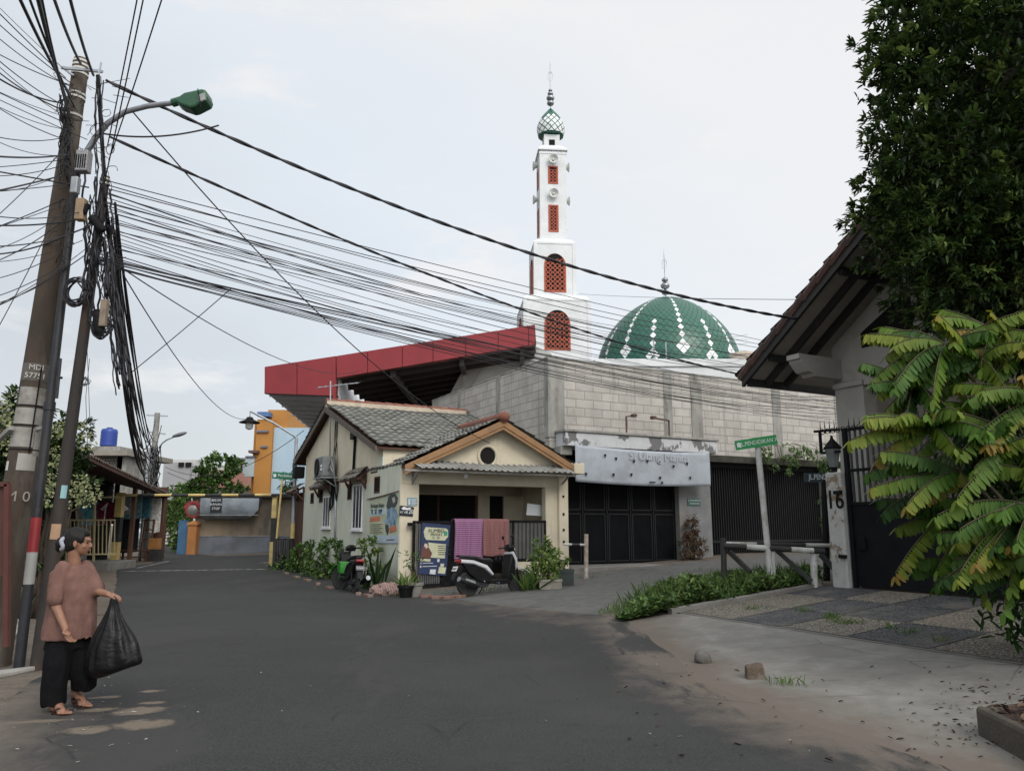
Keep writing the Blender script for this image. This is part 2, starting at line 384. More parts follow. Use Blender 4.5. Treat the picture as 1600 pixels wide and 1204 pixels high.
def panel(mb, u0, u1, v0, v1, off):
    n = 6
    mb.grid(lambda s, t: W(u0+(u1-u0)*s, v0+(v1-v0)*t, hh(u0+(u1-u0)*s, v0+(v1-v0)*t)+off), n, n)
# rows of slabs: u from the concrete to the gate, v along the gate
cells = [(8.0, 9.1), (9.12, 10.2), (10.22, 11.25)]
vs3 = [9.55, 8.45, 7.55, 6.55, 5.5, 4.4, 3.2, 2.0, .8, -.5]
patt = ["PDPDPPDPP", "PDDPPDPPD", "DPDPDPPDP"]
for (a, b), row in zip(cells, patt):
    for k, ch in enumerate(row):
        panel(drk if ch == 'D' else pal, a, b, vs3[k+1]+.012, vs3[k]-.012, .026)
tag(pal.build('paving', PALE), kind='structure'); tag(drk.build('dark_paving', DKP), kind='structure')
# mortar bed under the mosaic
rows = [[(u, v) for v in np.arange(-.6, 9.62, .3)] for u in np.arange(7.95, 11.5, .3)]
strip('paving_bed', rows, .018, CONC)
# low kerb between weeds and mosaic
b = MB(); N_ = 36; vs = []; fs = []
for i in range(N_+1):
    u = 7.85 + 3.3*i/N_; j_ = .012*noise.noise((u*3, 1, 2))
    for v, dz in ((9.57, -.1), (9.565+j_, .075+j_), (9.6, .09+j_), (9.67, .085+j_), (9.68, -.1)): vs.append(W(u, v, hh(u, 9.6)+dz))
for i in range(N_):
    for k in range(4): fs.append((i*5+k, i*5+k+1, i*5+k+6, i*5+k+5))
fs.append((0,1,2,3,4)); b.add(vs, fs)
tag(b.build('kerb', CONC, smooth='auto'), kind='structure')
# pavement on the left of the road
rows = [[(u, v) for u in np.arange(-3.6, -.75, .25)] for v in np.arange(8.0, 15, .3)]
LP = mat('pavement_concrete', (.25,.24,.22), (.3,.29,.27), 3, .9, .3, 70, c3=(.1,.095,.085), s3=.9)
strip('pavement', rows, .02, LP)
rows = [[(lerp(RL, v)-.02-t*2.4, v) for t in [i/8 for i in range(9)]] for v in np.arange(15.2, 30.6, .4)]
strip('verge', rows, .01, DIRT)
# ------------------------------------------------------------------ the cream corner house
CREAM = mat('cream_plaster', (.62,.56,.43), (.56,.5,.38), 2.5, .9, .12, 60, c3=(.49,.43,.33), s3=.7, spec=.2)
overlay(CREAM, (.36,.31,.23), lambda nt: noise_fac(nt, 1.3, .6, .78, (2.5, 2.5, .35)))
MINT = mat('pale_mint_plaster', (.58,.6,.5), (.52,.54,.45), 2, .9, .1, 60, c3=(.46,.47,.38), s3=.6, spec=.2)
overlay(MINT, (.33,.35,.29), lambda nt: noise_fac(nt, 1.5, .6, .8, (2.5, 2.5, .4)))
TILE = mat('grey_roof_tile', (.17,.17,.155), (.1,.1,.092), 7, .9, .3, 60, c3=(.23,.23,.2), s3=2.5, lo=.3, hi=.7)
TILE2 = mat('weathered_tile', (.16,.13,.11), (.1,.085,.075), 7, .9, .3, 60, c3=(.2,.19,.17), s3=2)
RIDGE = mat('red_ridge_tile', (.22,.085,.055), (.15,.06,.045), 5, .85, .2, c3=(.12,.09,.08), s3=3)
OCHRE = mat('ochre_fascia', (.31,.175,.08), (.24,.135,.065), 4, .7, .1, c3=(.22,.13,.07), s3=2.5)
WOOD = mat('dark_wood', (.10,.045,.028), (.06,.03,.02), 8, .8, .2, stretch=(1,1,.2))
GREYP = mat('grey_sheet', (.27,.27,.25), (.2,.2,.19), 3, .7, .1, c3=(.15,.14,.12), s3=1.5)
U0, V0 = 6.22, 17.25
house = thing('corner_house', 'cream single storey corner house with grey tiled roof and a gabled porch', 'house', W(U0, V0, 0), ANG)
HB = lambda: MB(UVM)
def grime(nt, z0, z1, sc=2.2):
    tc = nd(nt, 'ShaderNodeTexCoord'); s_ = nd(nt, 'ShaderNodeSeparateXYZ'); lk(nt, tc.outputs['Object'], s_.inputs[0]); n = nd(nt, 'ShaderNodeTexNoise', i_Scale=sc, i_Detail=8, i_Roughness=.7); lk(nt, tc.outputs['Object'], n.inputs['Vector'])
    r = nd(nt, 'ShaderNodeMapRange', i_1=z1, i_2=z0); lk(nt, s_.outputs[2], r.inputs[0]); m = nd(nt, 'ShaderNodeMath', operation='ADD'); lk(nt, r.outputs[0], m.inputs[0]); lk(nt, n.outputs[0], m.inputs[1]); q = nd(nt, 'ShaderNodeMapRange', i_1=.85, i_2=1.35, i_4=.8); lk(nt, m.outputs[0], q.inputs[0]); return q.outputs[0]
overlay(CREAM, (.26,.23,.17), lambda nt: grime(nt, 0, .7)); overlay(MINT, (.25,.26,.2), lambda nt: grime(nt, 0, .9))
overlay(MINT, (.4,.41,.34), lambda nt: noise_fac(nt, 2.6, .58, .72, (3, 3, .22)))
# walls: left gable wall, back and right walls, the wall over the porch roof
b = HB()
b.extr([(U0, v, z) for v, z in [(18.62,-.2),(26.9,-.2),(26.9,3.78),(23.7,5.05),(18.62,3.4)]], (.15,0,0))
b.box(U0+.15, 10.75, 18.62, 18.77, 2.6, 3.45); b.box(U0+.15, 10.75, 26.75, 26.9, 0, 3.75); b.box(10.6, 10.75, V0+.2, 26.75, 0, 2.95); b.box(10.6, 10.75, 18.77, 26.75, 2.95, 3.9)
b.box(U0, U0+.15, V0+.2, 18.62, -.2, 2.92)
b.build('wall', CREAM, house)
b = HB(); b.box(U0-.012, U0+.02, 18.6, 26.88, -.2, 2.58); b.box(U0-.012, U0+.02, V0+.02, 18.6, -.2, 2.93); b.box(U0-.012, U0+.02, 18.6, 19.0, 2.58, 3.2)
b.build('painted_band', MINT, house)
# porch front
b = HB()
b.box(U0, 6.68, V0, V0+.2, -.1, 2.46); b.box(10.15, 10.75, V0, V0+.2, -.1, 2.46)
b.extr([(U0, V0, 2.46), (10.75, V0, 2.46), (10.75, V0, 2.98), (8.77, V0, 3.98), (U0, V0, 2.86)], (0, .2, 0))
b.build('porch_wall', CREAM, house, bevel=.012)
b = HB(); b.box(10.8, 11.2, V0-.25, V0+.5, 2.82, 3.1); b.build('beam_end', CREAM, house, bevel=.015)
b = HB(); b.box(10.5, 10.78, V0-.1, V0+.1, 0, 2.84); pc = b.build('column', CREAM, house, bevel=.015)
b = HB()
for z in (1.05, 1.35, 1.75, 2.2): b = HB(); b.box(10.6, 10.65, V0-.118, V0-.1, z, z+.06); b.build('peg_hole', DARK, pc)
# porch interior
b = HB()
b.box(6.4, 6.9, 19.3, 19.4, .1, 2.6); b.box(9.2, 9.55, 19.28, 19.4, .1, 2.6); b.box(6.4, 10.6, 19.3, 19.4, 2.3, 2.6); b.box(10.0, 10.6, 19.3, 19.4, .1, 2.6)
b.build('porch_back_wall', CREAM, house)
b = HB(); b.box(6.38, 10.6, V0+.2, 19.5, 2.62, 2.68); b.build('porch_ceiling', CREAM, house)
b = HB(); b.box(6.4, 10.6, V0+.02, 19.5, -.1, .1); b.build('porch_floor', CONC, house)
b = HB(); b.box(6.9, 9.2, 19.36, 19.42, .1, 2.3); b.box(9.55, 10.0, 19.36, 19.42, .1, 2.3); door = b.build('door', DARK, house)
b = HB(); b.box(7.0, 7.06, 19.3, 19.36, .1, 2.3); b.box(8.0, 8.06, 19.3, 19.36, .1, 2.3); b.box(9.12, 9.18, 19.3, 19.36, .1, 2.3); b.build('door_frame', WOOD, door)
# round vent
b = HB(); b.lathe([(.28,0),(.28,.04),(.24,.06),(.215,.04),(.215,0)], 32, (8.47, V0, 3.2), (0,-1,0)); vt = b.build('vent_frame', CREAM, house, smooth='auto')
b = HB(); b.lathe([(.216,-.01),(.216,.006)], 32, (8.47, V0, 3.2), (0,-1,0)); b.build('vent_opening', DARK, vt)
# tiled roofs
def tiles(b, P, ex, ey, nx, ny, up, amp=.035, step=.035, sag=0):
    """pantiles: P eave corner, ex along the eave, ey up the slope"""
    P, ex, ey, up = Vector(P), Vector(ex), Vector(ey), Vector(up)
    su = 6
    xs = [i/(nx*su) for i in range(nx*su+1)]
    base = len(b.v); vs = []; fs = []; rows = 0
    for j in range(ny):
        for e in (0, 1):
            for i, x in enumerate(xs):
                ph = (i % su)/su; k = i//su
                w_ = amp*(math.cos(2*math.pi*ph)*.5+.5)**.7 + .012*noise.noise((k*3.3, j*1.9, 5)) + .025*noise.noise((x*4, j*.4, 2))
                y = (j+e*1.02)/ny; jit = .02*noise.noise((k*7.1, j*5.3, 1))
                vs.append(P + ex*x + ey*(y+jit*(1-e)/ny*3) + up*(w_ + (step if e == 0 else 0) - sag*math.sin(math.pi*x)))
            rows += 1
    m = len(xs)
    for j in range(rows-1):
        for i in range(m-1): fs.append((j*m+i, j*m+i+1, (j+1)*m+i+1, (j+1)*m+i))
    # front lip
    b.add(vs, fs)
    lip = [tuple(v_) for v_ in vs[:m]] + [tuple(v_ - up*(step+.012)) for v_ in vs[:m]]
    b.add(lip, [(i, i+1, m+i+1, m+i) for i in range(m-1)])
rise = Vector((0, 5.2, 1.72)); upn = Vector((0, -1.72, 5.2)).normalized()
b = HB(); tiles(b, (5.98, 18.45, 3.5), (5.0,0,0), rise, 20, 14, upn, sag=.04); b.build('main_roof', TILE, house, fix=False)
b = HB(); tiles(b, (10.98, 27.9, 3.72), (-5.0,0,0), (0,-4.2,1.5), 20, 12, (0,.33,.94)); b.build('rear_roof', TILE, house, fix=False)
b = HB()   # verge board and roof underside at the left gable
b.extr([(5.97,18.5,3.44),(5.97,23.68,5.14),(5.97,27.9,3.66),(5.97,27.9,3.5),(5.97,23.68,4.97),(5.97,18.5,3.3)], (.05,0,0)); b.build('verge_board', mat('verge', (.12,.1,.085), (.08,.07,.06), 4, .9), house)
b = HB(); b.extr([(6.03,18.5,3.42),(6.03,23.68,5.12),(6.03,27.9,3.64),(6.03,27.9,3.6),(6.03,23.68,5.08),(6.03,18.5,3.38)], (4.8,0,0)); b.build('roof_underside', WOOD, house)
b = HB()   # ridge: mortar bed and red caps
b.box(6.0, 10.75, 23.52, 23.82, 5.1, 5.31); b.build('ridge_mortar', mat('ridge_mortar', (.5,.42,.32), (.38,.33,.26), 5, .9), house)
b = HB()
for i in range(15):
    u = 6.0+i*.32 + R.uniform(-.01,.01); b.tube([(u, 23.67, 5.29+R.uniform(0,.015)), (u+.35, 23.67, 5.3)], [.12, .095], 10)
b.build('ridge_caps', RIDGE, house, smooth='auto')
# porch gable roof
for sgn, ue, ze, mt in ((-1, 6.2, 2.9, TILE), (1, 10.84, 3.05, TILE)):
    b = HB(); e_ = Vector((8.77-ue, 0, 4.12-ze)); up = Vector((-e_.z, 0, e_.x)) if sgn < 0 else Vector((e_.z, 0, -e_.x)); up.normalize()
    if sgn < 0: tiles(b, (ue, 19.9, ze), (0,-2.95,0), e_, 12, 8, up)
    else: tiles(b, (ue, 16.95, ze), (0,2.95,0), e_, 12, 7, up)
    b.build('porch_roof', mt, house, fix=False)
    b = HB(); b.extr([(ue+.02*-sgn, 17.0, ze-.03), (8.77, 17.0, 4.08), (8.77, 17.0, 4.04), (ue+.02*-sgn, 17.0, ze-.08)], (0, 2.6, 0)); b.build('roof_underside', WOOD, house)
    b = HB()
    un = .45/1.0
    b.extr([(ue-.0, 16.93, ze-.02), (8.77, 16.93, 4.09), (8.77, 16.93, 3.93), (ue, 16.93, ze-.17)], (0, .035, 0))
    fb = b.build('fascia_board', OCHRE, house, bevel=.006)
    b = HB(); b.extr([(ue, 16.95, ze-.172), (8.77, 16.95, 3.925), (8.77, 16.95, 3.85), (ue, 16.95, ze-.25)], (0, .03, 0)); b.build('fascia_trim', OCHRE, fb)
b = HB()
for i in range(8): b.tube([(8.77, 16.88+i*.34, 4.15+.006*(i % 2)), (8.77, 17.25+i*.34, 4.15)], [.13, .11], 10)
b.build('porch_ridge', RIDGE, house, smooth='auto')
b = HB(); b.ball((8.77, 16.9, 4.17), (.16,.1,.13)); b.build('ridge_finial', RIDGE, house, smooth=True)
# corrugated awning over the porch opening
b = HB()
def aw(s, t):
    u = 6.42 + 4.25*s; k = (s*26) % 1
    return (u, 17.22-.62*t, 2.99-.2*t + (.03 if k < .18 else 0) + .01*math.sin(s*9))
b.grid(aw, 26*6, 3); b.build('awning', GREYP, house, thick=.006, fix=False)
b = HB()
for u in (6.5, 10.6):
    b.beam((u, 17.24, 2.45), (u, 17.24, 2.86), .04); b.beam((u, 17.24, 2.5), (u, 16.75, 2.78), .035); b.beam((u, 17.24, 2.9), (u, 16.68, 2.76), .035)
b.beam((6.1, 16.7, 2.74), (10.7, 16.7, 2.74), .03, .04)
b.build('awning_bracket', GREYP, house)
b = HB(); b.lathe([(.02,0),(.045,-.04),(.05,-.09),(.03,-.13)], 10, (7.75, 16.95, 2.74)); b.build('bulb', WHITE, house, smooth=True)
# left wall: windows, vents, small tiled hoods
GLASS = mat('dark_glass', (.02,.024,.028), (.03,.035,.04), 2, .15)
def wall_window(v0, v1, z0, z1):
    b = HB(); f = .05; x0, x1 = U0-.035, U0+.03
    b.box(x0,x1,v0,v1,z0,z0+f); b.box(x0,x1,v0,v1,z1-f,z1); b.box(x0,x1,v0,v0+f,z0+f,z1-f); b.box(x0,x1,v1-f,v1,z0+f,z1-f)
    k = (v1-v0)/3
    for i in (1, 2): b.box(x0+.01,x1,v0+k*i-.02,v0+k*i+.02,z0+f,z1-f)
    b.box(x0-.05,x1,v0-.06,v1+.06,z0-.05,z0-.003)
    fr = b.build('window', WHITE, house)
    b = HB(); b.box(U0-.018, U0+.03, v0+.05, v1-.05, z0+.05, z1-.05); b.build('pane', GLASS, fr)
wall_window(23.35, 24.25, 1.42, 2.38); wall_window(20.15, 21.05, 1.38, 2.6)
def hood(v0, v1, z, dep=.3):
    b = HB(); tiles(b, (U0-dep, v1, z-.14), (0,-(v1-v0),0), (dep,0,.3), 6, 2, (-.5,0,.86), .03, .03); h_ = b.build('window_hood', TILE2, house, fix=False)
    b = HB()
    for v in (v0+.12, v1-.12):
        b.beam((U0-.01, v, z+.05), (U0-dep+.05, v, z-.17), .06); b.beam((U0-.01, v, z-.42), (U0-.01, v, z+.05), .06); b.beam((U0-.02, v, z-.4), (U0-dep+.12, v, z-.13), .05)
    b.beam((U0-dep+.04, v0, z-.16), (U0-dep+.04, v1, z-.16), .05)
    b.build('hood_bracket', WOOD, h_)
hood(23.2, 25.0, 2.78); hood(19.8, 21.5, 2.86); hood(26.9, 28.0, 2.75, .4)
for v0, v1, z0, z1 in ((25.5,25.95,2.2,2.55), (24.35,24.8,2.2,2.6), (21.2,21.6,2.2,2.65), (18.75,19.2,2.3,2.72)):
    b = HB(); x0, x1 = U0-.025, U0+.03
    b.box(x0,x1,v0,v1,z0,z0+.04); b.box(x0,x1,v0,v1,z1-.04,z1); b.box(x0,x1,v0,v0+.04,z0+.04,z1-.04); b.box(x0,x1,v1-.04,v1,z0+.04,z1-.04)
    f_ = b.build('vent', WOOD, house)
    b = HB(); b.box(U0-.016, U0+.03, v0+.04, v1-.04, z0+.04, z1-.04); b.build('vent_opening', DARK, f_)
# far end: side door under its own hood, meter box and conduits
b = HB(); b.box(U0-.03, U0+.05, 26.95, 27.75, 0, 2.3); b.build('side_door', WOOD, house)
b = HB(); b.box(U0, U0+.1, 27.75, 28.5, 0, 2.5); b.box(U0, U0+.1, 26.88, 28.5, 2.3, 2.62); b.build('side_wall', WOOD, house)
b = HB(); b.box(U0-.1, U0, 20.95, 21.3, 3.88, 4.24); mb_ = b.build('meter_box', BLACK, house, bevel=.01)
b = HB(); b.tube([(U0-.03, 21.05, 3.88), (U0-.03, 21.1, 2.9)], .03, 8); b.tube([(U0-.03, 20.9, 3.85), (U0-.03, 20.95, 3.4), (U0-.03, 21.0, 2.8)], .015, 6); b.build('conduit', BLACK, mb_)
b = HB(); b.tube([(U0-.04, 22.75, 2.7), (U0-.04, 22.7, 1.6), (U0-.04, 22.62, 1.0)], .035, 8); b.build('drain_pipe', GALV, house, smooth=True)
b = HB()
for k in range(7):
    v = 22.5+.12*k; pts = []
    for i in range(12):
        t = i/11; pts.append((U0-.05-.02*math.sin(k+t*5), v+.14*math.sin(k*2+t*4)*(1-t)+.1*math.sin(t*3.1), 2.78-1.0*math.sin(t*math.pi)*(.5+.07*k)))
    b.tube(pts, .012, 5)
for k in range(4):
    v = 22.9+.1*k; b.tube([(U0-.03, v+.1*math.sin(k*3+t*.6), 5.0-.22*t) for t in range(8)], .011, 5)
b.tube([(U0-.06, 23.1+.12*math.cos(t), 4.85+.13*math.sin(t)) for t in np.linspace(0, 6.28, 14)], .014, 5)
b.build('wall_cables', BLACK, house)
b = HB(); b.box(U0-.35, U0, 27.0, 27.4, 3.1, 3.5); b.build('eave_lamp', BLACK, house, bevel=.03)
# air conditioner condenser
ac = thing('air_conditioner', 'grey air conditioner condenser on a bracket high on the side wall of the cream house', 'air conditioner', W(U0-.2, 23.4, 3.0), ANG)
ACM = mat('weathered_ac', (.2,.21,.21), (.14,.15,.15), 5, .55, .05, c3=(.09,.09,.09), s3=3)
b = HB(); b.box(U0-.48, U0-.1, 22.7, 23.75, 2.92, 3.52); b.build('casing', ACM, ac, bevel=.03)
b = HB(); b.lathe([(.26,0),(.26,.02),(.23,.035),(.2,.02),(.05,.03),(0,.03)], 28, (U0-.48, 23.36, 3.22), (-1,0,0)); b.build('fan_grille', BLACK, ac, smooth='auto')
b = HB(); b.box(U0-.49, U0-.47, 22.8, 22.98, 3.2, 3.26); b.box(U0-.49, U0-.47, 22.76, 22.95, 3.1, 3.16); b.build('badge', WHITE, ac)
b = HB()
for v in (22.8, 23.65):
    b.beam((U0-.5, v, 2.9), (U0, v, 2.9), .03, .04); b.beam((U0-.45, v, 2.88), (U0-.01, v, 2.6), .025)
b.box(U0-.5, U0-.02, 22.66, 23.8, 2.87, 2.9); b.build('bracket', GALV, ac)
b = HB(); b.tube([(U0-.3, 22.7, 3.1), (U0-.3, 22.55, 3.2), (U0-.2, 22.5, 3.0), (U0-.1, 22.55, 2.6), (U0-.05, 22.6, 2.4)], .02, 6); b.tube([(U0-.3, 22.7, 3.2), (U0-.28, 22.5, 3.4), (U0-.22, 22.44, 3.1), (U0-.1, 22.5, 2.5)], .015, 6); b.build('hose', GALV, ac, smooth=True)
# antenna
an = thing('television_antenna', 'thin television antenna on a tall mast fixed to the gable of the cream house', 'antenna', W(U0-.12, 23.45, 3.5), ANG)
b = HB(); b.tube([(U0-.1, 23.35, 3.4), (U0-.12, 23.62, 5.95)], .022, 8); b.build('mast', GALV, an, smooth=True)
b = HB(); b.tube([(U0-.5, 23.7, 5.72), (U0+.75, 23.5, 5.95)], .015, 6)
for i in range(9):
    t = i/8; c = Vector((U0-.5+1.25*t, 23.7-.2*t, 5.72+.23*t)); l = .38-.2*t; b.tube([c-Vector((0,l,0)), c+Vector((0,l,0))], .006, 4)
b.build('boom', GALV, an)
# ------------------------------------------------------------------ things on the house front
SLAT = mat('grey_slat', (.1,.1,.105), (.075,.075,.08), 4, .5)
gt = thing('porch_gate', 'low black metal gate with grey slats closing the porch of the cream house', 'gate', W(8.3, 17.15, .1), ANG)
b = HB(); v = 17.14
for u0, u1, z0, z1 in ((6.5, 8.55, .1, 1.6), (8.2, 10.12, .62, 1.62)):
    vv_ = v if u0 < 7 else v+.06
    b.beam((u0, vv_, z0+.03), (u1, vv_, z0+.03), .05, .06); b.beam((u0, vv_, z1-.03), (u1, vv_, z1-.03), .05, .06)
    b.beam((u0+.03, vv_, z0), (u0+.03, vv_, z1), .06, .05); b.beam((u1-.03, vv_, z0), (u1-.03, vv_, z1), .06, .05)
    b.beam(((u0+u1)/2, vv_, z0), ((u0+u1)/2, vv_, z1), .06, .05)
b.box(7.25, 8.5, v-.012, v+.012, .12, 1.56)
b.box(8.2, 8.6, v+.04, v+.06, .2, 1.6)
b.build('frame', BLACK, gt)
b = HB()
for i in range(14):
    u = 6.6+i*.055*1.0
    if u < 7.2: b.box(u, u+.035, v-.01, v+.015, .13, 1.55)
b.build('slats', SLAT, gt)
b = HB()
for i in range(13):
    u = 8.66+i*.112; b.box(u, u+.07, v+.045, v+.065, .68, 1.56)
b.build('slats', SLAT, gt)
b = HB(); b.box(6.38, 6.5, v-.06, v+.05, 1.48, 1.56); b.build('hinge', BLACK, gt)
# low wall under the right leaf
lw = HB(); lw.box(8.9, 10.2, 17.08, 17.25, -.1, .6)
lw.build('low_wall', CREAM, house)
# poster on the gate
po = thing('poster', 'dark blue tutoring poster with a cream title panel on the porch gate', 'poster', W(6.95, 17.1, .75), ANG)
NAVY = paint('navy', (.028,.045,.11)); CRM = paint('poster_cream', (.55,.55,.38)); BRN = paint('poster_brown', (.14,.06,.045)); SKIN0 = paint('poster_skin', (.6,.5,.42)); INK = paint('ink', (.02,.025,.03)); GRN = paint('poster_green', (.05,.3,.2)); RED_ = paint('poster_red', (.5,.13,.07)); PWH = paint('poster_white', (.6,.62,.66))
pf = lambda px, py, dv=0: (lambda q: (q[0], 17.1-dv, q[1]))(onV(px, py, 17.1))
def plate(px, dv, name, m, par):
    b = HB(); b.extr([pf(x, y, dv) for x, y in px], (0, .003, 0)); return b.build(name, m, par)
plate([(660,816),(704,820),(697,899),(654,896)], .0, 'sheet', NAVY, po)
plate([(665,823),(697,825),(700,828),(700,838),(695,844),(666,843),(663,838),(662,830)], .005, 'title_panel', CRM, po)
plate([(668,847),(697,850),(695,872),(666,870)], .005, 'text_panel', CRM, po)
plate([(657,872),(673,873),(672,877),(657,876)], .005, 'strip', CRM, po)
plate([(660,853),(666,850),(671,857),(675,864),(672,872),(657,871)], .008, 'figure', BRN, po)
plate([(664,848),(668,848),(669,853),(666,857),(662,852)], .011, 'face', SKIN0, po)
plate([(665,846.5),(669,847.5),(669.5,853),(668,853),(667.5,849),(664,848.5)], .013, 'hair', INK, po)
plate([(693,829),(699,830),(699,836),(694,837)], .008, 'emblem', GRN, po)
plate([(672,889),(681,889),(680,897),(671,896)], .006, 'book', PWH, po); plate([(686,885),(697,886),(695,896),(684,895)], .006, 'box', CRM, po); plate([(688,880),(694,880),(693,885),(688,885)], .006, 'star', CRM, po); plate([(683,873),(687,873),(686,878),(683,877)], .006, 'lamp_icon', PWH, po)
_r = Vector((CA, SA, 0)); _z = Vector((0,0,1)); pw = lambda px, py, dv: UVM @ Vector(pf(px, py, dv))
text('RUMBEL', .115, pw(682, 829, .009), _r, _z, INK, po, sx=1.0); text('PRIVAT', .095, pw(682, 835, .009), _r, _z, INK, po); text('TK - SD', .06, pw(681, 840, .009), _r, _z, INK, po)
b = HB()
for k in range(5):
    z = pf(680, 853+k*3.3)[2]; b.box(7.12, 7.44-.06*(k % 2), 17.09, 17.093, z, z+.014)
b.build('text_lines', INK, po)
b = HB()
for k in range(2):
    z = pf(660, 880+k*5)[2]; b.box(6.74, 7.0+.1*k, 17.092, 17.095, z, z+.016); b.box(6.68, 6.71, 17.092, 17.095, z-.02, z+.03)
b.build('white_lines', PWH, po)
# banner on the side wall
lf = lambda px, py, d=0: (lambda q: (U0-.03-d, q[0], q[1]))(onU(px, py, U0-.03))
ba = thing('banner', 'pale green tutoring banner with a blue figure and orange tags on the house side wall', 'banner', W(U0-.03, 18.6, 1.2), ANG)
def lplate(px, d, name, m, par):
    b = HB(); b.extr([lf(x, y, d) for x, y in px], (.004, 0, 0)); return b.build(name, m, par)
BGR = mat('banner_green', (.42,.45,.3), (.5,.54,.42), 2.5, .6); BBL = mat('banner_blue', (.1,.17,.26), (.3,.42,.52), 4, .6, lo=.4, hi=.6); BPB = paint('banner_pale', (.5,.58,.68)); ORG = paint('banner_orange', (.6,.2,.11)); BDK = paint('banner_dark', (.06,.075,.075)); SKB = paint('banner_skyblue', (.5,.62,.66))
lplate([(578,779),(623,769),(623,848),(577,848)], 0, 'sheet', BGR, ba)
lplate([(577,836),(623,836),(623,848),(577,848)], .006, 'footer', BPB, ba)
lplate([(607,776),(611,772),(618,771),(622,777),(621,786),(617,793),(612,792),(606,797),(604,790)], .006, 'head_scarf', BDK, ba)
lplate([(613,778),(617,776),(618,783),(615,786)], .01, 'face', SKIN0, ba)
lplate([(606,796),(613,792),(619,795),(622,803),(620,812),(617,823),(610,824),(609,815),(602,820),(601,814),(605,806)], .008, 'figure', BBL, ba)
lplate([(602,820),(607,819),(608,828),(606,836),(603,830)], .008, 'sleeve', BDK, ba)
lplate([(609,824),(619,820),(620,828),(609,832)], .012, 'price_tag', ORG, ba)
lplate([(578,808),(594,806.5),(594,813),(578,815)], .006, 'tag_strip', ORG, ba)
lplate([(579,796),(603,792),(603,803),(579,806)], .005, 'panel', SKB, ba)
lplate([(578,816),(601,815),(601,834),(578,834)], .004, 'note_panel', CRM, ba)
_rl = Vector((SA, -CA, 0)); lw_ = lambda px, py, d: UVM @ Vector(lf(px, py, d))
text('Bimbingan Belajar', .15, lw_(590, 789.5, .01), _rl, _z, BDK, ba, sx=1.0); text('TK  SD  SMP', .17, lw_(588.5, 799.5, .01), _rl, _z, INK, ba, sx=1.0)
b = HB()
for k in range(5):
    q = lf(579, 819+k*3.2, .009); q2 = lf(598-(k % 2)*3, 818.3+k*3.2, .009); b.beam(q, q2, .004, .018)
for a0, a1 in ((580, 590), (604, 617)): b.beam(lf(a0, 843, .01), lf(a1, 842.5, .01), .004, .025)
b.build('text_lines', paint('banner_ink', (.15,.18,.13)), ba)
b = HB(); b.tube([lf(575,780,.02), lf(600,774,.02), lf(624,767,.02)], .015, 6); b.build('rod', WOOD, ba)
# small plaques on the pillar
pq = thing('door_plaque', 'small black plaque with white emblem and house number on the cream pillar', 'plaque', W(6.4, 17.2, 1.8), ANG)
fp = lambda px, py, d=0: (lambda q: (q[0], V0-.012-d, q[1]))(onV(px, py, V0-.012))
def fplate(px, d, name, m, par=None, label=None):
    b = HB(); b.extr([fp(x, y, d) for x, y in px], (0, .006, 0)); o = b.build(name, m, par, origin=None if par else tuple(UVM @ Vector(fp(*px[0])))); return o
fplate([(625,789),(647,792),(645,807),(624,805)], 0, 'plate', INK, pq)
fplate([(627,794),(631,791),(636,793),(640,792.5),(643,795),(636,796),(630,796)], .005, 'emblem', WHITE, pq)
text('120', .13, UVM @ Vector(fp(640, 799.5, .006)), _r, _z, WHITE, pq); text('RT 03', .07, UVM @ Vector(fp(630.5, 800, .006)), _r, _z, WHITE, pq)
o = fplate([(636,777),(652,777),(652,790),(636,790)], .0, 'notice_plate', paint('plaque_teal', (.2,.32,.36)))
tag(o, 'small pale teal notice plate above the black plaque on the cream pillar', 'notice')
b = HB(); b.extr([fp(638,779,.004), fp(641,779,.004), fp(641,788,.004), fp(638,788,.004)], (0,.003,0))
for k in range(4): b.extr([fp(643,779.5+k*2.6,.004), fp(651-(k % 2)*2,779.5+k*2.6,.004), fp(651-(k % 2)*2,780.7+k*2.6,.004), fp(643,780.7+k*2.6,.004)], (0,.003,0))
oo = b.build('print', PWH, o)
# white notice board behind the right leaf
b = HB(); q0 = onV(824,787,17.6); q1 = onV(849,806,17.6)
b.extr([(q0[0],17.6,q0[1]+.02),(q1[0],17.6,q0[1]-.03),(q1[0],17.6,q1[1]),(q0[0]-.03,17.6,q1[1]+.03)], (0,.015,0))
tag(b.build('notice_board', mat('board_white', (.62,.64,.66), (.55,.57,.6), 2, .6), origin=tuple(W(q0[0], 17.6, q1[1]))), 'tilted white paper board standing inside the porch behind the gate', 'notice board')
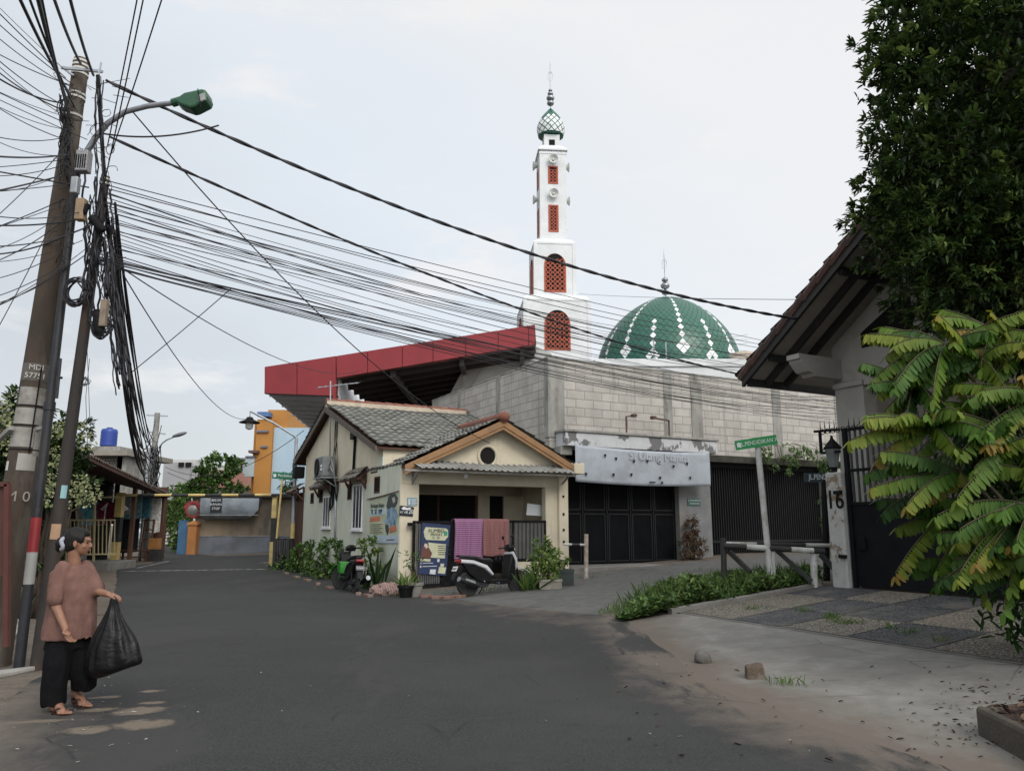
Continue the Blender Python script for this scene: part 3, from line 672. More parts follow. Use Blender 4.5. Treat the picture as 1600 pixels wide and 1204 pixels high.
# towels over the gate
def towel(name, u0, u1, zb, m, label, ph, fold=.03):
    b = HB(); zt = 1.635
    def fn(s, t):
        u = u0+(u1-u0)*s; L = zt-zb; d = t*(L+.45)-.45      # hangs over front, short flap behind
        wv = fold*math.sin(s*17+ph)+fold*.6*math.sin(s*31+ph*2)
        if d < -.04: return (u, 17.23+.02+abs(wv)*.5, zt+d+.04)
        if d < .04: return (u, 17.14-d*1.6, zt+.012)
        return (u+.01*math.sin(d*5+ph), 17.055-wv*min(1,d*3)-.01*d, zt-d+.04 + .012*math.sin(s*9+ph)*(1 if t > .95 else 0))
    b.grid(fn, 40, 36); o = b.build(name, m, smooth=True, thick=.008, origin=tuple(W((u0+u1)/2, 17.08, zb)), fix=False); return tag(o, label, 'towel', 'towels drying on the porch gate')
def stripe_mat(name, c1, c2, sc, axis='z', lo=.4, hi=.5):
    m = mat(name, c1, tuple(k*.85 for k in c1), 20, .95, .2)
    def f(nt):
        tc = nd(nt, 'ShaderNodeTexCoord'); wv = nd(nt, 'ShaderNodeTexWave', bands_direction=axis.upper(), i_Scale=sc, i_Distortion=.6, i_Detail=1); lk(nt, tc.outputs['Object'], wv.inputs['Vector'])
        mr = nd(nt, 'ShaderNodeMapRange', i_1=lo, i_2=hi); lk(nt, wv.outputs[0], mr.inputs[0]); return mr.outputs[0]
    return overlay(m, c2, f)
towel('towel', 7.52, 8.3, .66, stripe_mat('magenta_towel', (.2,.06,.165), (.33,.19,.29), 6.5), 'magenta towel with pale stripes hanging over the porch gate', 0)
towel('towel', 8.28, 8.98, .72, stripe_mat('salmon_towel', (.22,.095,.09), (.26,.125,.12), 8), 'dusty salmon towel hanging over the porch gate beside the magenta one', 2)
# ------------------------------------------------------------------ block-walled garages
def brick_mat(name, c1, c2, mortar, bw=.6, bh=.25, ms=.012, rough=.92, ang=None):
    m = bpy.data.materials.new(name); m.use_nodes = True; nt = m.node_tree; b = nt.nodes['Principled BSDF']; b.inputs['Roughness'].default_value = rough; b.inputs['Specular IOR Level'].default_value = .2
    tc = nd(nt, 'ShaderNodeTexCoord'); s = nd(nt, 'ShaderNodeSeparateXYZ'); lk(nt, tc.outputs['Object'], s.inputs[0])
    a = nd(nt, 'ShaderNodeMath', operation='ADD'); lk(nt, s.outputs[0], a.inputs[0]); lk(nt, s.outputs[1], a.inputs[1])
    c = nd(nt, 'ShaderNodeCombineXYZ'); lk(nt, a.outputs[0], c.inputs[0]); lk(nt, s.outputs[2], c.inputs[1])
    br = nd(nt, 'ShaderNodeTexBrick', i_Scale=1.0); lk(nt, c.outputs[0], br.inputs['Vector'])
    br.inputs['Brick Width'].default_value = bw; br.inputs['Row Height'].default_value = bh; br.inputs['Mortar Size'].default_value = ms; br.inputs['Mortar Smooth'].default_value = .2
    br.inputs['Color1'].default_value = (*c1, 1); br.inputs['Color2'].default_value = (*c2, 1); br.inputs['Mortar'].default_value = (*mortar, 1)
    n = nd(nt, 'ShaderNodeTexNoise', i_Scale=1.1, i_Detail=9, i_Roughness=.7); lk(nt, tc.outputs['Object'], n.inputs['Vector'])
    r = nd(nt, 'ShaderNodeMapRange', i_1=.3, i_2=.7, i_3=.72, i_4=1.08); lk(nt, n.outputs[0], r.inputs[0])
    mx = nd(nt, 'ShaderNodeMix', data_type='RGBA', blend_type='MULTIPLY', i_0=1.0); lk(nt, br.outputs[0], mx.inputs[6]); lk(nt, r.outputs[0], mx.inputs[7])
    lk(nt, mx.outputs[2], b.inputs['Base Color'])
    bp = nd(nt, 'ShaderNodeBump', i_Strength=.5, i_Distance=.01); bp.invert = True; lk(nt, br.outputs['Fac'], bp.inputs['Height']); lk(nt, bp.outputs[0], b.inputs['Normal'])
    return m
BLOCK = brick_mat('white_blocks', (.46,.435,.4), (.4,.38,.345), (.25,.24,.215))
overlay(BLOCK, (.17,.165,.15), lambda nt: noise_fac(nt, 1.6, .6, .8, (1.6, 1.6, .4)))
overlay(BLOCK, (.22,.215,.19), lambda nt: noise_fac(nt, 1.1, .56, .72, (2.6, 2.6, .18)))
GCONC = mat('raw_concrete', (.3,.295,.27), (.2,.195,.18), 3, .92, .25, 50, c3=(.12,.115,.1), s3=1.6, stretch=(1,1,.45))
PEEL = mat('peeling_paint', (.5,.51,.52), (.44,.45,.46), 3, .85, .1)
overlay(PEEL, (.14,.14,.14), lambda nt: noise_fac(nt, 2.4, .52, .54, (1, 1, .8)))
overlay(PEEL, (.3,.3,.29), lambda nt: noise_fac(nt, 3.5, .6, .75, (3, 3, .3)))
gar = thing('garage_building', 'garage block with rough white block walls above and a peeling white ledge', 'garage', W(10.9, 18.3, .3), ANG)
V = 18.3
b = HB(); b.box(10.9, 26, V, V+.15, 3.6, 6.14); b.box(10.9, 11.05, V+.15, 27, 2.5, 6.14); b.box(25.85, 26, V+.15, 27, 0, 6.14); b.box(11.05, 25.85, 26.85, 27, 0, 6.14); b.box(11.05, 25.85, V+.15, 26.85, 5.6, 5.7)
b.box(10.9, 11.05, 17.8, 27, 0, 2.5)
b.build('block_wall', BLOCK, gar)
b = HB()
b.box(10.86, 11.4, V-.03, V+.2, 3.9, 6.2); b.box(14.98, 15.3, V-.02, V+.2, 3.9, 6.12); b.box(16.05, 16.5, V-.03, V+.2, 3.6, 6.16); b.box(19.55, 19.95, V-.02, V+.2, 3.6, 6.14); b.box(22.6, 23, V-.02, V+.2, 3.6, 6.14)
for v in (21.3, 24.3): b.box(10.87, 11.1, v, v+.25, 2.5, 6.17)
b.box(10.84, 26, V-.02, V+.17, 6.14, 6.2); b.box(10.88, 11.07, V+.17, 27, 6.14, 6.19)
gc = b.build('concrete_frame', GCONC, gar, bevel=.012)
b = HB()
b.box(15.35, 16.6, V-.1, V+.2, .2, 3.6)
b.build('concrete_pier', mat('grey_render', (.2,.205,.205), (.15,.155,.155), 3, .9, .15, c3=(.24,.2,.16), s3=1.0), gar, bevel=.01)
b = HB(); b.box(11.1, 16.55, 17.75, V-.03, 3.64, 4.02); b.build('ledge', PEEL, gar, bevel=.01)
b = HB(); b.box(11.05, 16.6, 17.7, V-.03, 4.02, 4.09); b.box(11.02, 11.4, 17.9, V, 3.4, 3.63); b.build('ledge_cap', GCONC, gar, bevel=.01)
DOORB = mat('dark_door', (.005,.0055,.0065), (.008,.0085,.0095), 3, .7, spec=.05)
def garage_door(u0, u1, z0, z1, v, nx, split):
    b = HB(); b.box(u0, u1, v, v+.05, z0, z1); d = b.build('garage_door', DOORB, gar)
    b = HB(); k = (u1-u0)/nx
    for i in range(nx):
        for (a, c) in ((z0+.08, z0+split-.06), (z0+split+.06, z1-.1)):
            x0, x1 = u0+k*i+.07, u0+k*(i+1)-.07
            b.beam((x0, v-.008, a), (x1, v-.008, a), .025, .03); b.beam((x0, v-.008, c), (x1, v-.008, c), .025, .03)
            b.beam((x0, v-.008, a), (x0, v-.008, c), .03, .025); b.beam((x1, v-.008, a), (x1, v-.008, c), .03, .025)
    for i in range(nx+1): b.box(u0+k*i-.012, u0+k*i+.012, v-.03, v-.002, z0+.02, z1)
    b.build('door_panelling', paint('door_trim', (.01,.011,.013), .6), d)
garage_door(11.2, 15.35, .42, 3.6, V+.12, 5, 1.45)
b = HB(); b.box(16.6, 21.9, V+.35, V+.4, .35, 3.45); d2 = b.build('garage_door', DOORB, gar)
b = HB()
for i in range(52): u = 16.75+i*.1; b.box(u, u+.035, V+.31, V+.35, .5, 3.3)
b.box(16.6, 21.9, V+.28, V+.34, .95, 1.03); b.box(16.6, 21.9, V+.28, V+.34, 3.3, 3.45); b.box(16.6, 21.9, V+.28, V+.34, .36, .46)
b.build('door_ribs', paint('rib_black', (.004,.0042,.0048), .8), d2)
b = HB(); b.box(16.55, 26, V-.05, V+.3, 3.45, 3.66); b.build('lintel', mat('mossy_lintel', (.05,.048,.038), (.028,.028,.022), 4, .95, .3), gar)
b = HB(); b.box(21.9, 22.6, V-.06, V+.4, .2, 3.45); b.build('pier', GCONC, gar)
b = HB(); b.box(10.9, 16.4, 17.25, V+.5, .0, .42); b.box(16.4, 26, 17.3, V+.6, 0, .36)
b.build('forecourt', CONC, gar, bevel=.02)
for px0, py0, px1, py1 in ((979,676,998,648), (1046,682,1025,651)):
    q = onV(px0, py0, 17.85); q1 = onV(px1, py1, 17.4)
    b = HB(); b.tube([(q[0], 17.85, 4.08), (q[0], 17.85, q1[1]), (q1[0], 17.6, q1[1])], .028, 6); b.box(min(q1[0],q[0])-.02, min(q1[0],q[0])+.1, 17.5, 17.65, q1[1]-.04, q1[1]+.04) if px1 < px0 else b.box(q1[0]-.1, q1[0]+.02, 17.5, 17.65, q1[1]-.04, q1[1]+.04)
    tag(b.build('lamp_bracket', mat('rust', (.12,.07,.05), (.07,.05,.04), 9, .9), origin=tuple(W(q[0], 17.85, 4.1))), 'thin rusty bracket arm on the peeling ledge, ' + ('nearer the house and bent right' if px1 > px0 else 'farther from the house and bent left'), 'bracket', 'bracket arms on the ledge')
# faded white shop banner
sb = thing('shop_banner', 'faded white cloth banner with holes stretched over the dark garage door', 'banner', W(11.3, 17.7, 2.6), ANG)
BANW = mat('banner_white', (.36,.39,.43), (.31,.34,.375), 2, .7, .1, c3=(.28,.3,.33), s3=1)
def bn(s, t):
    u = 11.35 + (16.15-11.35)*s; zt = 3.66-.02*s - .05*math.sin(s*math.pi) ; zb = 2.66 - .06*math.sin(s*math.pi)
    return (u, 17.68 - .006*math.sin(s*24)*math.sin(t*3) - .01*math.sin(t*math.pi), zt + (zb-zt)*t + (.05*(1-t) if s < .02 or s > .98 else 0))
b = HB(); b.grid(bn, 80, 12); b.build('cloth', BANW, sb, smooth=True, thick=.004, fix=False)
for px, py in ((946,712),(963,717),(991,721),(1012,721),(1031,723),(1053,729),(1074,725),(916,741),(959,742),(987,742),(1032,747),(1079,747),(905,725)):
    q = onV(px, py, 17.62); s_ = .05
    b = HB(); b.extr([(q[0]-s_, 17.63, q[1]+s_), (q[0]+s_, 17.63, q[1]+s_), (q[0]+.01, 17.63, q[1]-s_)], (0, .004, 0)); b.build('wind_hole', DARK, sb)

q = onV(1035, 713.5, 17.62); FADE = paint('faded_print', (.44,.47,.51))
text('Si Ulang Manisi', .36, W(q[0]-.1, 17.62, q[1]-.0), _r, _z, FADE, sb, sx=1.0)
q = onV(1020, 753, 17.62); b = HB(); b.box(q[0]-.12, q[0]+.1, 17.62, 17.625, q[1]-.02, q[1]+.02); b.box(q[0]+.3, q[0]+.38, 17.62, 17.625, q[1]-.04, q[1]+.03); b.build('small_print', INK, sb)
# small green house sign on the pier
q = onV(1085, 784, V-.13); sg = thing('house_sign', 'small green sign with white lettering on the grey concrete pier', 'sign', W(q[0], V-.13, q[1]), ANG)
b = HB(); b.box(q[0]-.25, q[0]+.25, V-.125, V-.105, q[1]-.1, q[1]+.1); b.build('plate', paint('sign_green_dark', (.04,.12,.1)), sg)
text('JL. PENDIDIKAN XI', .06, W(q[0], V-.13, q[1]+.045), _r, _z, WHITE, sg); text('RT 003 RW 04', .06, W(q[0], V-.13, q[1]-.045), _r, _z, WHITE, sg)

# ------------------------------------------------------------------ mosque: hall, canopy, minaret, dome
MWH = mat('mosque_white', (.61,.625,.63), (.54,.555,.565), 1.2, .75, .05, c3=(.5,.51,.52), s3=.5)
overlay(MWH, (.3,.3,.29), lambda nt: noise_fac(nt, 2.2, .66, .74, (1.5, 1.5, .6)))
hall = thing('mosque_hall', 'white flat roofed mosque hall behind the block wall, under the green dome', 'mosque', (10, 46, 0))
b = MB(); b.box(4.8, 22, 43, 56, 0, 10.4); b.build('wall', MWH, hall)
b = MB(); b.box(4.7, 22.1, 42.9, 56.1, 10.4, 10.85); b.build('parapet', MWH, hall, bevel=.03)
b = MB(); b.lathe([(4.75,10.85),(4.75,10.93),(4.6,10.95)], 48, (9.96, 48, 0)); b.build('dome_drum', MWH, hall)
for x in (8.2, 8.9, 16.1):
    b = MB(); b.tube([(x, 43.3, 10.85), (x, 43.3, 12.0 if x < 10 else 12.4)], .04, 6); b.build('roof_rod', GALV, hall)
b = MB(); b.lathe([(.85,10.85),(.9,10.95),(.85,11.1),(.9,11.2),(.8,11.35),(.3,11.4)], 20, (13.6, 43.9, 0)); b.build('roof_tank', mat('beige_tank', (.42,.36,.3), (.36,.31,.26), 4, .7), hall)
GREEN = mat('dome_green', (.013,.085,.055), (.017,.105,.07), 3, .35, spec=.5); DWH = mat('dome_white', (.68,.7,.7), (.6,.62,.62), 4, .45); GROUT = paint('dome_seam', (.008,.045,.035), .6)
def diamonds(prof, n, rows, white, c, parent, shrink=.92, seam=None):
    """a tiled dome: diamond tiles laid on a seam coloured shell; prof(t) -> r, z"""
    c = Vector(c)
    b = MB(); b.lathe([prof(i/28) for i in range(29)], n, c); b.build('shell', seam or GROUT, parent, smooth=True)
    gb, wb = MB(), MB()
    def P(k, j, off=.015):
        r, z = prof(min(1, max(0, j/rows))); a = 2*math.pi*k/n - math.pi/2; return c + Vector((math.cos(a)*(r+off), math.sin(a)*(r+off), z+off*.6))
    for j in range(0, rows):
        for k in range(n):
            kk = k + (.5 if j % 2 else 0)
            pts = [P(kk, j-1), P(kk+.5, j), P(kk, j+1), P(kk-.5, j)]
            m = sum(pts, Vector())/4; pts = [m+(p-m)*shrink for p in pts]
            (wb if white(kk, j) else gb).quad(*pts)
    gb.build('green_tiles', GREEN, parent, smooth=False, fix=False); wb.build('white_tiles', DWH, parent, fix=False)
dome = thing('mosque_dome', 'large green tiled mosque dome with chains of white diamonds and a silver finial', 'dome', (9.96, 48, 12.3))
def pdome(t):
    a = t*math.pi/2; r = 4.55*math.cos(a)**1.3 if t < 1 else 0; return (r, 10.95 + 5.05*math.sin(a) + .25*max(0, t-.7)**2*4)
def wdome(k, j):
    kk = k % 8
    d = min(kk, 8-kk)
    if d == 0 and j > 3: return j % 2 == 0
    if abs(d-4) < .1: return 2 <= j <= 11 and j % 2 == 0
    if d <= .5 and 2 <= j <= 4: return True
    if d <= 1 and j == 3: return d <= .5
    if abs(d-4) <= .5 and j == 1: return True
    return j > 24
diamonds(pdome, 64, 30, wdome, (9.96, 48, 0), dome)
SILV = mat('dull_silver', (.32,.33,.35), (.22,.23,.25), 6, .3, metal=.9)
def finial(c, s, z0, zs, parent):
    b = MB(); pr = []
    for z, r in zs: pr += [(.03*s, z-r*1.05)] + [(r*math.sin(a), z - r*math.cos(a)*.75) for a in np.linspace(.3, 2.84, 7)] + [(.03*s, z+r*1.05)]
    zt = zs[-1][0]+zs[-1][1]
    pr += [(.04*s, zt+.5*s), (.03*s, zt+2.0*s), (.004, zt+2.5*s)]
    b.lathe([(.05*s, z0)]+pr, 14, c); f = b.build('finial', SILV, parent, smooth=True)
    b = MB(); zc = zt + 1.15*s
    o_, i_ = [], []
    for a in np.linspace(math.radians(-60), math.radians(240), 28):
        a2 = a; w_ = .13*s*(math.sin((a-math.radians(-60))/math.radians(300)*math.pi))**.8
        p = Vector((math.cos(a)*.22*s, 0, math.sin(a)*.5*s)); o_.append(Vector(c)+p+Vector((0,-.02,zc))); i_.append(Vector(c)+p*(1-w_/(.5*s))+Vector((0,-.02,zc)))
    n_ = len(o_); b.add(o_+i_+[p+Vector((0,.04,0)) for p in o_+i_], [(k, k+1, n_+k+1, n_+k) for k in range(n_-1)]+[(2*n_+k+1, 2*n_+k, 3*n_+k, 3*n_+k+1) for k in range(n_-1)]+[(k+1,k,2*n_+k,2*n_+k+1) for k in range(n_-1)]+[(n_+k,n_+k+1,3*n_+k+1,3*n_+k) for k in range(n_-1)])
    b.build('crescent', SILV, f)
finial((9.96, 48, 0), .75, 15.9, [(16.35,.24),(16.8,.3),(17.2,.22)], dome)
# minaret
MX, MY = 2.62, 48.05
mn_ = thing('minaret', 'tall white square minaret in three stepped tiers with terracotta lattice windows', 'minaret', (MX, MY, 0), math.radians(5))
ML = lambda: MB(XF[mn_.name])
def mz(z): return z + max(0, z-15)*.088          # the upper tiers stand a little taller
def tier(h0, z0, z1, name, cap=.06, lip=.25):
    z0, z1 = mz(z0), mz(z1)
    b = ML(); b.box(-h0, h0, -h0, h0, z0, z1); 
    b.add([(-h0-.03,-h0-.03,z1-.12),(h0+.03,-h0-.03,z1-.12),(h0+.03,h0+.03,z1-.12),(-h0-.03,h0+.03,z1-.12),(-h0-.03,-h0-.03,z1),(h0+.03,-h0-.03,z1),(h0+.03,h0+.03,z1),(-h0-.03,h0+.03,z1),(-h0+lip,-h0+lip,z1+.3),(h0-lip,-h0+lip,z1+.3),(h0-lip,h0-lip,z1+.3),(-h0+lip,h0-lip,z1+.3)],
          [(3,2,1,0),(0,1,5,4),(1,2,6,5),(2,3,7,6),(3,0,4,7),(4,5,9,8),(5,6,10,9),(6,7,11,10),(7,4,8,11),(8,9,10,11)])
    for sx in (-1, 1):
        for q in (-1, 1):
            if h0 > 1.2: b.box(sx*h0-(.2 if sx > 0 else .03), sx*h0+(.03 if sx > 0 else .2), q*h0-(.2 if q > 0 else .03), q*h0+(.03 if q > 0 else .2), z0, z1-.12)
    return b.build(name, MWH, mn_)
tier(2.08, 0, 15.3, 'lower_tier'); tier(1.33, 15.3, 18.95, 'middle_tier'); tier(.88, 18.95, 24.85, 'upper_tier', lip=.2)
b = ML(); b.box(-.52,.52,-.52,.52,mz(24.9),mz(26.2)); b.build('neck', MWH, mn_)
b = ML(); b.box(-.2,.2,-.53,-.5,mz(25.45),mz(25.85)); b.build('neck_opening', DARK, mn_)
b = ML(); b.add([(-.98,-.98,25.95),(.98,-.98,25.95),(.98,.98,25.95),(-.98,.98,25.95),(-.62,-.62,26.35),(.62,-.62,26.35),(.62,.62,26.35),(-.62,.62,26.35),(-.98,-.98,25.85),(.98,-.98,25.85),(.98,.98,25.85),(-.98,.98,25.85)],[(4,5,6,7),(0,1,5,4),(1,2,6,5),(2,3,7,6),(3,0,4,7),(11,10,9,8),(8,9,1,0),(9,10,2,1),(10,11,3,2),(11,8,0,3)]); b.build('eave', MWH, mn_)
def psm(t):
    zs = [(0,.8),(.15,.88),(.35,.86),(.55,.7),(.72,.47),(.86,.23),(.95,.09),(1,.01)]
    return (lerp(zs, t)*1.07, mz(26.3)+2.1*t)
diamonds(psm, 13, 9, lambda k, j: j <= 4 or (j == 5 and int(k) % 2 == 0), (MX, MY, 0), mn_, .8, GREEN)
finial((MX, MY, 0), .8, mz(28.1), [(29.75,.25),(30.12,.28),(30.45,.2),(30.7,.14)], mn_)
TERRA = mat('terracotta', (.36,.085,.045), (.28,.07,.04), 6, .8)
def lattice(w_, z0, z1, h0, arch, face, dx=0):
    z0, z1 = mz(z0), mz(z1)
    """frame, dark opening and a net of rings, on the face turned by 'face' quarter turns"""
    M = XF[mn_.name] @ Matrix.Rotation(-face*math.pi/2, 4, 'Z'); b = MB(M); y = -h0-.035
    def outline(g):
        hw = w_/2-g; pts = [(-hw, y, z0+g), (hw, y, z0+g)]
        if arch:
            zc = z1-hw*1.15; pts += [(hw*math.cos(a), y, zc + (hw*1.15)*math.sin(a)) for a in np.linspace(0, math.pi, 15)]
        else: pts += [(hw, y, z1-g), (-hw, y, z1-g)]
        return pts
    b.ring(outline(0), outline(.1), (0, .1, 0)); fr = b.build('window', TERRA, mn_)
    b = MB(M); b.extr([(p[0], y+.03, p[2]) for p in outline(.06)], (0, .02, 0)); b.build('opening', DARK, fr)
    b = MB(M); p_ = .3; hw = w_/2-.1
    nx = max(2, round(2*hw/p_)); px_ = 2*hw/nx; nz = int((z1-z0-.2)/px_)
    for i in range(nx):
        for j in range(nz):
            x = -hw+px_*(i+.5); z = z0+.1+px_*(j+.5)
            if arch and z > z1-hw*1.15 and (x/hw)**2 + ((z-(z1-hw*1.15))/(hw*1.15))**2 > .9: continue
            b.ring([(x+px_*.52*math.cos(t), y+.01, z+px_*.52*math.sin(t)) for t in np.linspace(0, 2*math.pi, 13)[:-1]], [(x+px_*.33*math.cos(t), y+.01, z+px_*.33*math.sin(t)) for t in np.linspace(0, 2*math.pi, 13)[:-1]], (0, .03, 0))
    b.build('lattice', TERRA, fr)
lattice(1.62, 12.05, 14.6, 2.08, True, 0); lattice(1.4, 15.9, 18.25, 1.33, True, 0)
lattice(.66, 19.75, 21.45, .88, False, 0); lattice(.66, 22.8, 23.95, .88, False, 0)
lattice(1.62, 12.05, 14.6, 2.08, True, 1); lattice(1.4, 15.9, 18.25, 1.33, True, 1); lattice(.66, 19.75, 21.45, .88, False, 1); lattice(.66, 22.8, 23.95, .88, False, 1)
HORN = mat('horn_grey', (.55,.56,.54), (.48,.49,.47), 4, .5)
spk = None
for z in (mz(22.1), mz(24.3)):
    for f_, pl in ((0, 'front'), (1, 'left side'), (3, 'right side')):
        M = XF[mn_.name] @ Matrix.Rotation(-f_*math.pi/2, 4, 'Z'); o_ = M @ Vector((0, -.88, z))
        t = thing('loudspeaker', 'grey horn loudspeaker on the %s of the minaret, %s' % (pl, 'in the upper row' if z > 23 else 'in the lower row'), 'loudspeaker', o_, 0, 'horn loudspeakers on the minaret')
        ax = (M.to_3x3() @ Vector((0, -1, 0)))
        b = MB(); b.lathe([(.05,.02),(.1,.06),(.16,.16),(.3,.3),(.33,.31),(.31,.34),(.2,.22),(.12,.14),(.05,.12)], 18, o_, ax); b.build('horn', HORN, t, smooth='auto')
        b = MB(); b.ball(o_+ax*.2, .09, 10, 6); b.build('driver', HORN, t, smooth=True)
        b = MB(); b.beam(o_-Vector((0,0,.12)), o_+ax*.15-Vector((0,0,.12)), .05); b.build('bracket', STEEL, t)
# red canopy over the courtyard
cp = thing('red_canopy', 'large slanted canopy with red fascia and dark ribbed underside behind the cream house', 'canopy', (-4, 28, 6))
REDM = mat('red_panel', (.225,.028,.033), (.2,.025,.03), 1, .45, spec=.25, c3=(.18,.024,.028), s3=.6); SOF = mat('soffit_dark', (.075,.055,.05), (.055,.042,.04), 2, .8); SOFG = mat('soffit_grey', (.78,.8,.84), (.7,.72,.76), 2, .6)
C = {k: at(*p_, 28) for k, p_ in dict(a=(413,573), b=(412,614), c=(525,556), d=(525,618), e=(526,590), f=(836,507), g=(838,537)).items()}
seams = [413, 464, 525, 574, 628, 676, 727, 778, 826, 836]
def topz(px): return (C['a'] + (C['c']-C['a'])*((px-413)/112)) if px <= 525 else (C['c'] + (C['f']-C['c'])*((px-525)/311))
def botz(px): return (C['b'] + (C['d']-C['b'])*((px-412)/113)) if px <= 525 else (C['e'] + (C['g']-C['e'])*((px-526)/312))
for i in range(len(seams)-1):
    p0, p1 = seams[i], seams[i+1]; g = Vector((.012, 0, 0))
    b = MB(); b0 = C['e'] if p0 == 525 else botz(p0)
    b.extr([topz(p0)+g, topz(p1)-g, botz(p1)-g, b0+g], (0, .3, 0)); b.build('fascia_panel', REDM, cp)
b = MB(); k = Vector((0, .08, 0)); b.extr([topz(413)+k, C['c']+k, C['f']+k, C['g']+k, C['e']+k, C['d']+k, C['b']+k], (0, .2, 0)); b.build('fascia_core', paint('seam_red', (.1,.012,.014)), cp)
b = MB(); b.extr([C['d']-Vector((.12,0,0)), C['d'], C['d']+Vector((0,0,-.55)), C['d']+Vector((-.12,0,-.55))], (0,.2,0)); b.build('fascia_drop', REDM, cp)
b = MB(); B = Vector((0, .32, 0)); D = Vector((0, 16, 0)); up_ = Vector((0, 0, .06))
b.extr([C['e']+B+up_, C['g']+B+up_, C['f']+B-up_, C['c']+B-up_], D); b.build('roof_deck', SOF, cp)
b = MB(); b.extr([C['b']+B+up_, C['d']+B+up_, C['c']+B-up_*2, C['a']+B-up_], D+Vector((-1.8, 1.2, 0))); b.build('grey_deck', SOFG, cp)
b = MB()
for i in range(14):
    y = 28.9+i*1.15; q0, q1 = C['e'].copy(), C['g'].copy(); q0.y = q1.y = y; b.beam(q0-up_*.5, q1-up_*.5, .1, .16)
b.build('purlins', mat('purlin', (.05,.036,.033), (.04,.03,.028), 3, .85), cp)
b = MB()
for t in (.27, .62, .93):
    q = C['e'].lerp(C['g'], t); q1 = q.copy(); q.y = 28.4; q1.y = 44; b.beam(q-up_*2, q1-up_*2, .16, .26)
b.build('main_beams', mat('beam', (.07,.06,.058), (.05,.045,.043), 3, .85), cp)
b = MB()
for i in range(13):
    t = i/12; y = 28.7+t*15.5; q0, q1 = C['b'].copy(), C['d'].copy(); q0.x -= 1.8*t; q1.x -= 1.8*t; q0.y = q1.y = y; b.beam(q0+up_*.5, q1+up_*.5, .05, .1)
b.build('grey_purlins', mat('purlin_grey', (.5,.52,.56), (.42,.44,.48), 3, .8), cp)
b = MB()
for x, y in ((-8.6, 43), (-1.5, 44)): b.beam((x, y, 0), (x, y, 6.6), .3)
b.build('canopy_post', GALV, cp)
gb_ = thing('concrete_gable', 'pale concrete gable beam sloping under the end of the red canopy', 'beam', (1, 30.5, 3))
b = MB(); b.extr([at(750,556,30.5), at(838,541,30.5), at(862,553,30.5), at(862,640,30.5), at(690,640,30.5), at(708,628,30.5)], (0, .5, 0)); b.build('panel', mat('pale_concrete', (.4,.4,.39), (.33,.33,.32), 1.5, .85, c3=(.28,.28,.27), s3=.6), gb_)
b = MB(); b.extr([at(735,556,30.3), at(752,555,30.3), at(754,575,30.3), at(716,632,30.3), at(694,632,30.3)], (0, .8, 0)); b.extr([at(752,556,30.2), at(838,541,30.2), at(838,546,30.2), at(753,575,30.2)],(0,.2,0)); b.build('rib', GCONC, gb_)
# ------------------------------------------------------------------ house on the right with its carport gable and gate
rh = thing('carport_house', 'white house with a tiled gable roof on dark rafters above the black gate', 'house', W(12.3, 9.9, .5), ANG)
RW = mat('house_white', (.38,.365,.335), (.33,.315,.29), 2, .85, .06, c3=(.27,.26,.235), s3=.7)
DW = mat('black_timber', (.022,.02,.02), (.03,.027,.027), 6, .6, stretch=(1,1,.3)); SOFW = mat('eave_boards', (.4,.37,.33), (.33,.3,.27), 3, .85)
VE, ZE = 10.9, 4.3; VR = 4.9; ZR = ZE + (VE-VR)*.715       # eave and ridge
b = HB()
def gz(v): return ZE + (VE-abs(0) - v)*.715 if v >= VR else ZR - (VR-v)*.715
b.box(12.3, 12.65, 9.3, 9.92, .3, 4.2)
b.extr([(12.3, 9.92, 4.05), (12.3, 9.92, gz(9.92)-.12), (12.3, VR, ZR-.12), (12.3, -.5, gz(-.5)-.12), (12.3, -.5, 4.05)], (.25, 0, 0))
b.box(12.65, 20, 9.7, 9.92, .3, 4.4)
b.build('wall', RW, rh)
b = HB(); b.extr([(12.285, 9.25, 4.74), (12.285, 8.2, 4.74), (12.285, 8.2, 5.6), (12.285, 9.25, 5.02)], (.03, 0, 0)); b.build('gable_vent', DARK, rh)
b = HB(); b.box(12.25, 12.7, 9.28, 9.94, 4.05, 4.16); b.build('cornice', RW, rh, bevel=.02)
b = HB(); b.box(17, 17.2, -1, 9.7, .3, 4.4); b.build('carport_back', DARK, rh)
# corbelled beam under the overhang
b = HB(); z0, z1 = 4.22, 4.62
b.extr([(12.3, 9.72, z0), (11.55, 9.72, z0), (11.5, 9.72, z0+.06), (11.38, 9.72, z0+.08), (11.3, 9.72, z0+.16), (11.22, 9.72, z0+.25), (11.2, 9.72, z0+.3), (11.15, 9.72, z0+.3), (11.15, 9.72, z1), (12.3, 9.72, z1)], (0, .3, 0)); b.build('corbel_beam', RW, rh, bevel=.012)
